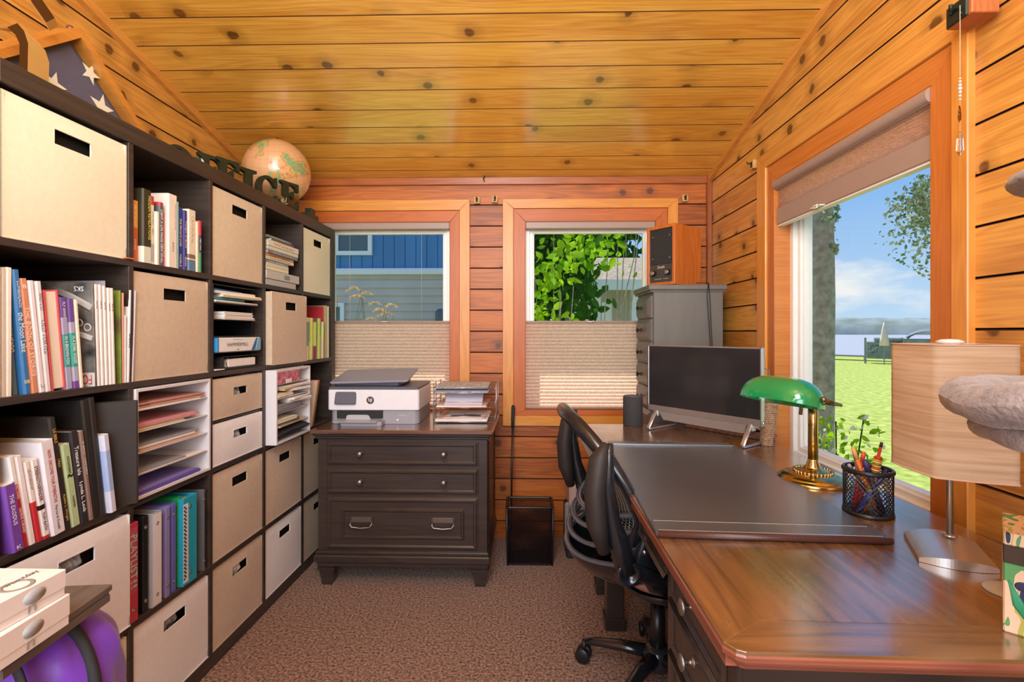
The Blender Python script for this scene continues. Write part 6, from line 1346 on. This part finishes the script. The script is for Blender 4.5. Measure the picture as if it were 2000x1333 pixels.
# shade, axis along the desk, open side down
def shade_pt(u, v, off=0.0):
    tt_ = -1+2*u; k = max(0.0, 1-abs(tt_)**3.2)**.42; a = math.pi*v; L = .122; Rr = .072+off; Hh = .078+off
    return (Rr*k*math.cos(a)*1.0, (L+off)*tt_, Hh*k*math.sin(a)**.85 if 0 < v < 1 else 0)
m = MB(); m.surf(lambda u, v: shade_pt(u, v), 40, 24); m.surf(lambda u, v: shade_pt(u, v, -.003), 40, 24)
M_green = pm('emerald glass', '1aa45c', .07, noise=.12, nscale=6, coat=1.0, trans=.25)
SH = t; so = fixn(m.build('shade', M_green, t)); so.location = (-.098, -.0, .232); so.rotation_euler = (R(0), R(14), R(24))
sh_e = so
m = MB()
for s_ in (-1, 1): m.ball(.0085, (.010, s_*.124, .026), 16, 10); m.tube([(.010, s_*.124, .026), (.085, s_*.124, .024)], .0048, 10)
m.tube([(.085, -.124, .024), (.087, -.118, .024), (.087, .118, .024), (.085, .124, .024)], .0038, 10); m.tube([(.087, 0, .024), (.094, .0, .01), (.097, .0, -.02)], .005, 10); br_ = m.build('yoke', pm('aged brass', '8a7350', .3, .9), sh_e)
m = MB(); z_ = 0
for k in range(40): m.ball(.0012, (-.015, .03, .02-.0022*k), 6, 4)
m.ball(.0035, (-.015, .03, -.072), 10, 8, sc=(1, 1, 1.8)); m.build('pull_chain', M_steel, sh_e)

# pencil cup of diamond mesh, with pens
pc = C((1695-1000)/FPX*1.205, 1.205, DZ); t = thing('pencil_cup', 'black wire mesh pencil cup full of pens beside the banker lamp', 'pencil cup', pc)
pr0, ph = .0505, .112
m = MB(); n1, n2 = 30, 17
for i in range(n1):
    for sg in (1, -1): m.tube([(pr0*math.cos(2*math.pi*(i+sg*k/2)/n1), pr0*math.sin(2*math.pi*(i+sg*k/2)/n1), .008+(ph-.018)*k/n2) for k in range(n2+1)], .00105, 3, caps=False)
m.build('mesh_wall', M_bk, t)
m = MB(); m.tube([(pr0*math.cos(R(a)), pr0*math.sin(R(a)), ph-.006) for a in range(0, 360, 10)], .0042, 8, closed=True, flat=1.4, up=(0, 0, 1)); m.build('rim', M_bk, t)
m = MB(); m.lathe([(pr0-.002, 0), (pr0+.003, .002), (pr0+.002, .010), (pr0-.001, .010)], 36); m.lathe([(pr0-.001, .003), (.0001, .003)], 36); m.build('base', M_bk, t)
def stick(kind, label, bx_, by_, tx, ty, L, r, col, tipc=None, tip=.0, rings=None, tipr=None):
    b = Vector((bx_, by_, .006)); d2 = Vector((tx-bx_, ty-by_, 0)); hz_ = math.sqrt(max(1e-4, L*L-d2.length_squared)); e_ = Vector((tx, ty, .006+hz_)); e = thing(kind, label, kind, pc, 0, 'pens and pencils in the mesh cup')
    ax = (e_-b).normalized(); m = MB(); m.tube([b, e_-ax*tip], r, 8); m.build('barrel', pm('stick '+col, col, .4), e)
    if tip: m = MB(); m.tube([e_-ax*tip, e_-ax*tip*.4, e_], [r*1.02, r*1.0 if tipr is None else r, (tipr if tipr is not None else r*.9)], 8); m.build('tip', pm('stick '+tipc, tipc, .5), e)
    if rings:
        for i, cl_ in enumerate(rings):
            q = e_-ax*(.004+.005*i); m = MB(); m.lathe([(r*1.0, -.0022), (r*1.25, -.001), (r*1.25, .001), (r*1.0, .0022)], 14, Matrix.Translation(q) @ ax.to_track_quat('Z', 'Y').to_matrix().to_4x4()); m.build('bead_ring', pm('stick '+cl_, cl_, .5), e)
stick('pencil', 'long red pencil with dark tip leaning far right out of the mesh cup', -.015, -.01, .042, .012, .175, .0036, 'c0442a', '2a2624', .012)
stick('pen', 'red pen upright in the middle of the mesh cup', -.025, .015, .004, .02, .142, .005, 'b8302c', 'd85a3a', .02)
stick('pencil', 'orange pencil standing tall at the back left of the mesh cup', .02, .0, -.020, .025, .156, .0048, 'd8782c', 'e8a060', .03)
stick('pencil', 'fat pencil wound with coloured beads in the front of the mesh cup', -.005, .0, .012, -.02, .140, .0075, 'c89848', 'b83a2a', .006, ['a83020', 'd8903a', 'e0c060', '6a7a3a', 'd8a040', 'b84830', 'e0c060', '7a6a30'])
stick('pen', 'black pen leaning left over the rim of the mesh cup', .030, .005, -.045, .002, .135, .0042, '26262a', '9a9aa0', .01)
stick('marker', 'dark blue marker on the right side of the mesh cup', -.030, -.008, .038, -.012, .125, .0065, '2a3a8a', '1c2450', .02)
stick('marker', 'purple black marker left of centre in the mesh cup', .022, -.02, -.016, -.012, .132, .007, '2e2840', '3a3060', .03)
stick('pen', 'crimson pen with white cap right of the beaded pencil', -.02, .02, .030, .006, .128, .005, 'c02a34', 'e4dcd8', .006)
stick('pen', 'thin grey pen nearly hidden at the back of the mesh cup', .01, .03, -.005, .040, .128, .004, '7a7a80', 'b0b0b4', .01)
# table lamp with silk shade
lp = C(.90, 1.018, DZ); t = thing('table_lamp', 'table lamp with boxy crinkled silk shade and curved silver base on the desk', 'lamp', lp, 0)
M_shade = translucent('crinkled silk', 'eedcc4', .5, (6, 6, 160), 1.0, 'd8c0a0')
cn = [(.900+.106*math.cos(R(a))-.90, 1.0+.106*math.sin(R(a))-1.018) for a in (142, -148, -78, 32)]
zs0, zs1 = .922-DZ, 1.176-DZ
m = MB(); nn = 14; ring = []
for i in range(4):
    a, b = Vector((*cn[i], 0)), Vector((*cn[(i+1) % 4], 0)); nrm = Vector((b.y-a.y, a.x-b.x, 0)).normalized()
    if nrm.dot((a+b)/2) < 0: nrm = -nrm
    for k in range(nn): u = k/nn; ring.append(a+(b-a)*u+nrm*.004*math.sin(math.pi*u))
N_ = len(ring); M_v = 26; rs = random.Random(5)
V = [(*(q*(1+.0015*math.sin(j*2.1+i*.5)+.0012*math.sin(j*5.3-i*.9))).to_2d(), zs0+(zs1-zs0)*j/M_v + (-.006*(1-abs(math.sin(i*math.pi/nn)))*0)) for j in range(M_v+1) for i, q in enumerate(ring)]
m.add(V, [(j*N_+i, j*N_+(i+1) % N_, (j+1)*N_+(i+1) % N_, (j+1)*N_+i) for j in range(M_v) for i in range(N_)], True); m.build('lamp_shade', M_shade, t)
for z in (zs0, zs1): m = MB(); m.tube([(q.x, q.y, z) for q in ring], .0018, 5, closed=True); m.build('shade_trim', pm('shade hem', 'c9a890', .8), t)
m = MB(); 
for q in cn: m.tube([(0, 0, zs1-.03), (q[0]*.97, q[1]*.97, zs1-.003)], .0013, 5)
m.build('shade_frame', M_steel, t)
m = MB(); m.ball(.028, (0, 0, zs1-.045), 18, 12, sc=(1, 1, 1.25)); m.build('bulb', pm('frosted bulb', 'f2eee8', .5), t)
m = MB(); m.cyl(.006, .02, zs1-.08, 16); m.lathe([(.013, .022), (.013, .024), (.0065, .027)], 20); m.build('pole', M_steel, t)
m = MB(); m.lathe([(.004, zs1-.02), (.004, zs1-.002), (.02, zs1+.001), (.024, zs1+.006), (.014, zs1+.010), (.0001, zs1+.011)], 24); m.build('finial', pm('white cap', 'e8e4e0', .4), t)
BA = [D(1765, 1047)-lp, D(1795, 1098)-lp, D(1953, 1122)-lp, D(1905, 1068)-lp]; BA = [Vector((q.x, q.y, 0)) for q in BA]
def base_pt(u, v, z_on=True):
    a = BA[0].lerp(BA[3], u); b = BA[1].lerp(BA[2], u); q = a.lerp(b, v); bul = .018*math.sin(math.pi*u); dirv = (BA[0]-BA[1]).normalized(); 
    q = q + dirv*bul*(1-2*v)*.8; q.z = .008+.011*math.sin(math.pi*u)**.8; return q
m = MB(); NU, NV = 24, 8; V = []; 
for i in range(NU+1):
    for j in range(NV+1): q = base_pt(i/NU, j/NV); V.append(tuple(q))
T0 = len(V); V += [(x, y, .0006) for x, y, z in V]
F = [(i*(NV+1)+j, (i+1)*(NV+1)+j, (i+1)*(NV+1)+j+1, i*(NV+1)+j+1) for i in range(NU) for j in range(NV)]; F += [tuple(T0+q for q in f)[::-1] for f in F]
bd = [j for j in range(NV+1)] + [i*(NV+1)+NV for i in range(1, NU+1)] + [NU*(NV+1)+j for j in range(NV-1, -1, -1)] + [i*(NV+1) for i in range(NU-1, 0, -1)]
F += [(bd[k], bd[(k+1) % len(bd)], T0+bd[(k+1) % len(bd)], T0+bd[k]) for k in range(len(bd))]
m.add(V, F, False); o = fixn(m.build('base', pm('satin nickel', 'c9c6c2', .3, .8), t))
# tissue box, coaster
p = atZ(1959, 1234, DZ); t = thing('tissue_box', 'leaf patterned square tissue box with brown band at the right edge of the desk', 'box', p, R(-43))
def leaf_mat():
    m = bpy.data.materials.new('leafy print'); m.use_nodes = True; tr = m.node_tree; b = tr.nodes['Principled BSDF']; b.inputs['Roughness'].default_value = .5
    x = tr.nodes.new('ShaderNodeTexCoord'); n = tr.nodes.new('ShaderNodeTexNoise'); n.inputs['Scale'].default_value = 34; n.inputs['Detail'].default_value = .6; mp = tr.nodes.new('ShaderNodeMapping'); mp.inputs['Rotation'].default_value = (0, .6, 0); mp.inputs['Scale'].default_value = (1.8, 1, .7)
    tr.links.new(x.outputs['Object'], mp.inputs[0]); tr.links.new(mp.outputs[0], n.inputs[0]); cr = tr.nodes.new('ShaderNodeValToRGB'); cr.color_ramp.interpolation = 'CONSTANT'; el = cr.color_ramp.elements
    el[0].position = 0; el[0].color = (*srgb('5a9a5c'), 1); el[1].position = .40; el[1].color = (*srgb('e8c4a4'), 1)
    for p_, c_ in ((.56, 'b4ac4c'), (.62, 'd8c8a4'), (.68, '2c3050')): q = el.new(p_); q.color = (*srgb(c_), 1)
    tr.links.new(n.outputs[0], cr.inputs[0]); tr.links.new(cr.outputs[0], b.inputs[0]); return m
M_lf = leaf_mat(); TB = .115
m = MB(); m.box(0, TB, 0, TB, 0, .102, .002); m.build('printed_sides', M_lf, t); m = MB(); m.box(.0, TB, 0, TB, .102, .128, .001); m.build('brown_band', pm('dark brown card', '3e2a1e', .5), t); m = MB(); m.box(0, TB, 0, TB, .128, .146, .002); m.build('printed_top', M_lf, t)
m = MB(); m.tube([(.006, -.0004, .078), (.016, -.0004, .045), (.030, -.0004, .016)], [.001, .007, .002], 8, flat=.05, up=(0, 1, 0)); m.build('leaf_motif', pm('green motif', '2f9468', .5), t)
m = MB(); m.ball(.007, (.020, -.0002, .072), 12, 8, (1.2, .06, 1)); m.build('berry_motif', pm('navy motif', '2c2c50', .5), t)
m = MB(); m.lathe([(.0001, 0), (.034, 0), (.035, .002), (.0335, .0035), (.0001, .0035)], 32); o = m.build('coaster', pm('grey white disc', 'b4b6bc', .35)); o.location = D(1972, 1158); tag(o, 'round pale grey disc on the desk half behind the tissue box', 'coaster')

# ================================================================ OFFICE CHAIR
HB = C(.500, 1.700, 0); t = thing('office_chair', 'black mesh-backed office chair with raised arms pushed under the desk', 'chair', HB, YAW+R(2))
M_cp = pm('glossy black plastic', '1b1c20', .22, coat=.4); M_cm = pm('grey chair mesh', '8a8c84', .6); M_slat = pm('silvery black plastic', '4a4d58', .2, coat=.6, spec=.8); M_arm = pm('dark brown-black arm pad', '2c2422', .6, bump=.2, nscale=200); M_seat = pm('seat vinyl with pink reflection', '9a6a62', .32, coat=.3, noise=.05)  # seat colour has the pink wall reflection on dark vinyl mixed in
# back outline: side view x(z), width along y
yc, hw = -.085, .25
def bxz(z, yy):
    k = (z-.55)/.40; base = -.155-.235*max(0, k-.3)**1.3-.06*max(0, .3-k); s = (yy/hw)**2
    return base - .045*(1-s)*(.4+.6*math.cos(min(1, max(0, k-.2))*1.2))
def back_pt(a, sc=1.0):
    ca, sa = math.cos(a), math.sin(a); yy = hw*sc*math.copysign(abs(ca)**.75, ca); z = .740+.205*sc*math.copysign(abs(sa)**.75, sa)
    yy *= (1-.12*max(0, sa)); return (bxz(z, yy), yc+yy, z)
m = MB(); NP = 56; m.tube([back_pt(2*math.pi*i/NP) for i in range(NP)], [.017+.006*max(0, math.sin(2*math.pi*i/NP)) for i in range(NP)], 12, closed=True); m.build('back_frame', M_cp, t)
m = MB()
for k in range(-26, 27):
    z = .740+.200*k/27; w_ = hw*(1-abs(k/27)**2.6)**.6*.97; m.tube([(bxz(z, -w_+2*w_*j/10), yc-w_+2*w_*j/10, z) for j in range(11)], .0012, 3, caps=False)
for k in range(-13, 14):
    y_ = hw*k/14; h_ = .200*(1-abs(k/14)**2.6)**.6; m.tube([(bxz(.740-h_+2*h_*j/8, y_), yc+y_, .740-h_+2*h_*j/8) for j in range(9)], .0010, 3, caps=False)
m.build('back_mesh', M_cm, t)
# curved lower shell with slats
def shell(a, z, rr=1.0): return (-.10-.225*math.cos(a)*rr*(1-.55*abs((z-.52)/.3)**2), yc+.01+.245*math.sin(a)*rr*(1-.2*abs((z-.55)/.3)**2), z)
for i, z in enumerate((.700, .655, .610, .565)):
    m = MB(); m.tube([(lambda p_: (p_[0], p_[1], p_[2]-.10*(1-abs(math.sin(a_))**2)*0-.05*math.cos(a_)))(shell(a_, z)) for a_ in [R(-86+172*k/22) for k in range(23)]], [.011 if 3 < k < 19 else .015 for k in range(23)], 8, flat=.55, up=(0, 0, 1)); m.build('back_slat', M_slat, t)
m = MB(); m.surf(lambda u, v: shell(R(-84+168*u), .565-.155*v-.05*math.cos(R(-84+168*u))*(1-v), 1-.55*v**2), 30, 12); m.surf(lambda u, v: (lambda p_: (p_[0]+.012, p_[1], p_[2]+.004))(shell(R(-82+164*u), .565-.155*v-.05*math.cos(R(-84+168*u))*(1-v), 1-.55*v**2)), 30, 12); m.build('lower_shell', M_cp, t)
for s_ in (-1, 1):
    m = MB(); P = [shell(R(s_*86), .735), shell(R(s_*86), .66), (-.16, yc+s_*.25, .58), (-.11, yc+s_*.235, .50), (-.02, yc+s_*.20, .455)]; m.tube(P, [.014, .022, .028, .030, .024], 10, flat=.5, up=(0, 1, 0)); m.build('shell_bracket', M_cp, t)
    m = MB(); m.lathe([(.008, 0), (.008, .003), (.0001, .004)], 12, Matrix.Translation((-.15, yc+s_*.262, .60)) @ Matrix.Rotation(R(90 if s_ < 0 else -90), 4, 'X')); m.build('bolt', M_steel, t)
    # flip-up arm: pivot disc, upright stem, flat pad
    py_ = yc+s_*.287
    m = MB(); m.tube([(-.205, py_-s_*.01, .560), (-.15, py_-s_*.02, .54), (-.08, py_-s_*.06, .50), (-.02, py_-s_*.09, .46)], [.026, .022, .02, .016], 10, flat=.6, up=(0, 1, 0)); m.build('arm_support', M_cp, t)
    m = MB(); m.lathe([(.0001, -.016), (.030, -.016), (.034, -.012), (.034, .014), (.031, .018), (.020, .018), (.019, .013), (.0001, .013)], 28, Matrix.Translation((-.205, py_, .560)) @ Matrix.Rotation(R(90 if s_ < 0 else -90), 4, 'X')); m.build('arm_pivot', M_cp, t)
    m = MB(); m.tube([(-.205, py_, .560), (-.225, py_, .63), (-.245, py_+s_*.004, .70), (-.258, py_+s_*.004, .79), (-.256, py_+s_*.004, .87), (-.250, py_, .905)], [.030, .028, .020, .017, .014, .007], 10, flat=.8, up=(0, 1, 0)); m.build('arm_stem', M_cp, t)
    m = MB(); m.tube([(-.268, py_, .615), (-.288, py_, .69), (-.294, py_, .78), (-.282, py_, .86), (-.262, py_, .905)], [.016, .028, .029, .026, .008], 14, flat=1.3, up=(0, 1, 0)); m.build('arm_pad', M_arm, t)
m = MB()
def seat_pt(u, v):
    a = 2*math.pi*u; ca, sa = math.cos(a), math.sin(a); r_ = math.sin(math.pi*v); return (.055+.235*math.copysign(abs(ca)**.55, ca)*r_**.35, yc+.02+.245*math.copysign(abs(sa)**.55, sa)*r_**.35, .465-.036*math.cos(math.pi*v)-.012*(1-(math.sin(math.pi*v)))*(v > .5))
m.surf(lambda u, v: seat_pt(u, .001+.998*v), 48, 24, cu=True); m.build('seat', M_seat, t)
m = MB(); m.surf(lambda u, v: (lambda p_: (p_[0]*1.02, (p_[1]-yc-.02)*1.03+yc+.02, p_[2]-.022))(seat_pt(u, .001+.55*v)), 48, 14, cu=True); m.build('seat_shell', M_cp, t)
m = MB(); m.box(-.09, .12, yc-.03, yc+.13, .375, .425, .012); m.build('tilt_mechanism', M_blackm, t)
m = MB(); m.tube([(-.05, yc-.08, .40), (-.06, yc-.23, .395), (-.06, yc-.26, .395)], [.006, .006, .012], 8); m.build('tilt_lever', M_black, t)
m = MB(); m.cyl(.025, .09, .26, 18); m.cyl(.016, .26, .40, 18); m.build('gas_column', M_black, t)
m = MB(); m.lathe([(.045, .055), (.05, .065), (.05, .105), (.035, .125), (.0001, .128)], 24); m.build('hub', pm('glossy hub', '2a2c34', .2, coat=.5), t)
for k in range(5):
    a = R(155+72*k-1.2); ca, sa = math.cos(a), math.sin(a); m = MB(); m.tube([(.03*ca, .03*sa, .098), (.12*ca, .12*sa, .094), (.22*ca, .22*sa, .082), (.255*ca, .255*sa, .072)], [.028, .024, .018, .014], 8, flat=.75, up=(0, 0, 1)); lg_ = m.build('base_leg', M_cp, t)
    m = MB(); c0 = Vector((.262*ca, .262*sa, .027)); side = Vector((-sa, ca, 0)); Q = Matrix.Translation(c0) @ side.to_track_quat('Z', 'Y').to_matrix().to_4x4()
    for z0_, z1_ in ((-.024, -.006), (.006, .024)): m.lathe([(.022, z0_), (.027, z0_+.004), (.027, z1_-.004), (.022, z1_)], 18, Q)
    m.lathe([(.010, -.008), (.010, .008)], 12, Q); m.tube([(.262*ca, .262*sa, .03), (.258*ca, .258*sa, .078)], .009, 8); m.build('caster', M_black, lg_)

# ================================================================ CAT TREE (right edge) AND LEFT STAND
ct = C(.757, .50, 0); t = thing('cat_tree', 'grey plush cat tree perch reaching in at the right edge of the view', 'cat tree', ct)
M_plush = pm('grey plush', '9c908c', .95, noise=.3, nscale=45, bump=1.0, bscale=160, sheen=.4, c2='766c6a')
m = MB(); m.cyl(.045, .03, 1.10, 20); m.build('post', M_plush, t); m = MB(); m.prism(rrect(-.2, .2, -.2, .13, .03), .03, ch=.006); m.build('base', M_plush, t)
def plush_ring(cx, cy, z, rx, ry, rt, seed):
    r = random.Random(seed); ph = [r.uniform(0, 6.28) for _ in range(4)]
    return lambda u, v: (lambda a, b: (cx+(rx+rt*math.cos(b)*(1+.06*math.sin(5*a+ph[0])))*math.cos(a), cy+(ry+rt*math.cos(b)*(1+.06*math.sin(5*a+ph[0])))*math.sin(a), z+rt*.85*math.sin(b)*(1+.08*math.sin(7*a+ph[1]))+.003*math.sin(9*a+ph[2])))(2*math.pi*u, 2*math.pi*v)
pcx, pcy = -.04, .06
m = MB(); m.surf(plush_ring(pcx, pcy, 1.118, .165, .12, .029, 3), 60, 18, cu=True); m.surf(plush_ring(pcx+.016, pcy, 1.086, .155, .112, .023, 8), 60, 18, cu=True); m.build('perch_rim', M_plush, t)
m = MB(); m.lathe([(.0001, 1.065), (.13, 1.068), (.15, 1.08), (.13, 1.09), (.0001, 1.085)], 32, Matrix.Translation((pcx, pcy, 0))); m.build('perch_cushion', M_plush, t)
m = MB(); m.cyl(.04, 1.10, 1.40, 18); m.ball(.085, (-.042, .10, 1.395), 24, 16, sc=(1, 1, .3)); m.build('upper_perch', M_plush, t)

# stand at lower left with backpack and boxes
SZ0 = .75; cA = atZ(220, 1141, SZ0); cB = atZ(7, 1290, SZ0); ed = (cA-cB); ang = math.atan2(ed.y, ed.x)-R(90); LN = ed.length
t = thing('side_stand', 'grey-brown double-board side stand at the lower left corner', 'stand', (cB.x, cB.y, 0), ang)
M_stand = wood('grey brown laminate', '7a706a', '5a524e', 'Y', 'X', None, 0, .5, .1, gs=.8, bump=.04)
WD2 = .36
m = MB(); m.box(-WD2, 0, -.0, LN, SZ0-.011, SZ0, .0015); m.build('top_board', M_stand, t); m = MB(); m.box(-WD2, -.004, .004, LN-.003, SZ0-.0155, SZ0-.0115); m.build('edge_gap', pm('blue grey strip', '6a7488', .5), t); m = MB(); m.box(-WD2, -.002, 0, LN-.002, SZ0-.030, SZ0-.016, .0015); m.build('lower_board', M_stand, t)
m = MB(); m.box(-WD2, .0, 0, LN, .395, .410, .0015); m.build('bottom_board', M_stand, t)
for y in (.01, LN-.03): m = MB(); m.box(-WD2, -WD2+.02, y, y+.02, 0, SZ0-.03, .001); m.build('leg', M_stand, t); 
for y in (-.02, LN): m = MB(); m.box(-.22, -.20, y, y+.02, 0, .395, .001); m.build('leg', M_stand, t)
def wbox(pts, z0, h, label, logo, off):
    """flat white carton; pts = far-right corner, near-right direction point, given on its top face"""
    A = atZ(*pts[0], z0+h); B = atZ(*pts[1], z0+h); d2 = A-B; a_ = math.atan2(d2.y, d2.x)-R(90); L = d2.length; e = thing('carton', label, 'box', (B.x, B.y, z0), a_, 'white cartons on the side stand'); w = .20
    m = MB(); m.box(-w, 0, 0, L, 0, h*.55, .001); m.build('tray', M_white, e); m = MB(); m.box(-w-.001, .001, -.001, L+.001, h*.30, h, .0012); m.build('lid', pm('white carton lid', 'efeaea', .55), e)
    m = MB(); m.lathe([(.0165, 0), (.0165, .0004), (.0001, .0004)], 28, Matrix.Translation((.0012, L*off, h*.62)) @ Matrix.Rotation(R(90), 4, 'Y') @ Matrix.Diagonal((.62, 1, 1, 1))); m.build('round_logo', pm('pale grey logo', 'b4bcc0', .5), e)
    text('n', pm('logo lettering', 'a8a6a6', .5), e, (.0014, L*off-.004, h*.22), 'out', .012, .011, 'logo'); return e, L, h, w
e, L, h, w = wbox(((135, 1160), (-30, 1262)), SZ0, .047, 'lower white carton on the side stand', 1, .52)
e, L, h, w = wbox(((127, 1112), (-20, 1188)), SZ0+.0475, .040, 'upper white carton with handwritten brand lettering on its lid', 1, .55)
lt = pm('lid lettering', '6a6664', .5); RM = Matrix(((0, -1, 0), (1, 0, 0), (0, 0, 1))); text('wemtday', lt, e, (-.035, L*.70, h+.0003), RM, .05, .012, 'lettering'); m = MB(); m.tube([(-.022+.017*math.cos(R(a)), L*.52+.017*math.sin(R(a)), h+.0003) for a in range(0, 360, 12)], .003, 6, closed=True, flat=.1, up=(0, 0, 1)); m.build('ring_logo', pm('taupe logo', '9a908c', .5), e)
# purple backpack
bp = C(-.83, .865, .410); t = thing('backpack', 'purple and black backpack standing under the boards of the side stand', 'backpack', bp, R(-12))
M_pur = pm('purple nylon', '7a40c8', .45, noise=.25, nscale=6, bump=.5, bscale=18, sheen=.3); M_bkn = pm('black webbing', '2a282c', .7, bump=.3, nscale=300)
def bag(u, v, sx_=1.0, off=(0, 0, 0)):
    a = 2*math.pi*u; ca, sa = math.cos(a), math.sin(a); k = max(0.0, 1-abs(2*v-1)**4)**.5 if v > .5 else (1-abs(2*v-1)**10)**.5
    return (off[0]+(.125*sx_)*math.copysign(abs(ca)**.7, ca)*k+.004*math.sin(9*a+12*v), off[1]+.095*math.copysign(abs(sa)**.7, sa)*k+.004*math.sin(7*a-9*v), off[2]+.303*v)
m = MB(); m.surf(lambda u, v: bag(u, .001+.998*v), 48, 30, cu=True); m.build('body', M_pur, t)
m = MB(); m.tube([(.045+.085*math.sin(R(a))*1.0, -.098+.012*math.cos(R(a)), .17+.128*math.cos(R(a))) for a in range(-100, 110, 10)], .010, 8, flat=.5, up=(0, 1, 0)); m.build('piping', M_bkn, t)
m = MB(); m.tube([(.012+.118*math.sin(R(a)), .0+.0*a, .175+.132*math.cos(R(a))) for a in range(-20, 140, 8)], .0125, 8, flat=.8, up=(0, 1, 0)); m.build('edge_binding', M_bkn, t)
m = MB(); m.surf(lambda u, v: (-.11+.10*u, -.098-.012*math.sin(math.pi*u), .02+.25*v*(1-.55*u)), 10, 14); m.surf(lambda u, v: (-.11+.10*u, -.093-.012*math.sin(math.pi*u), .02+.25*v*(1-.55*u)), 10, 14); m.build('front_panel', M_bkn, t)
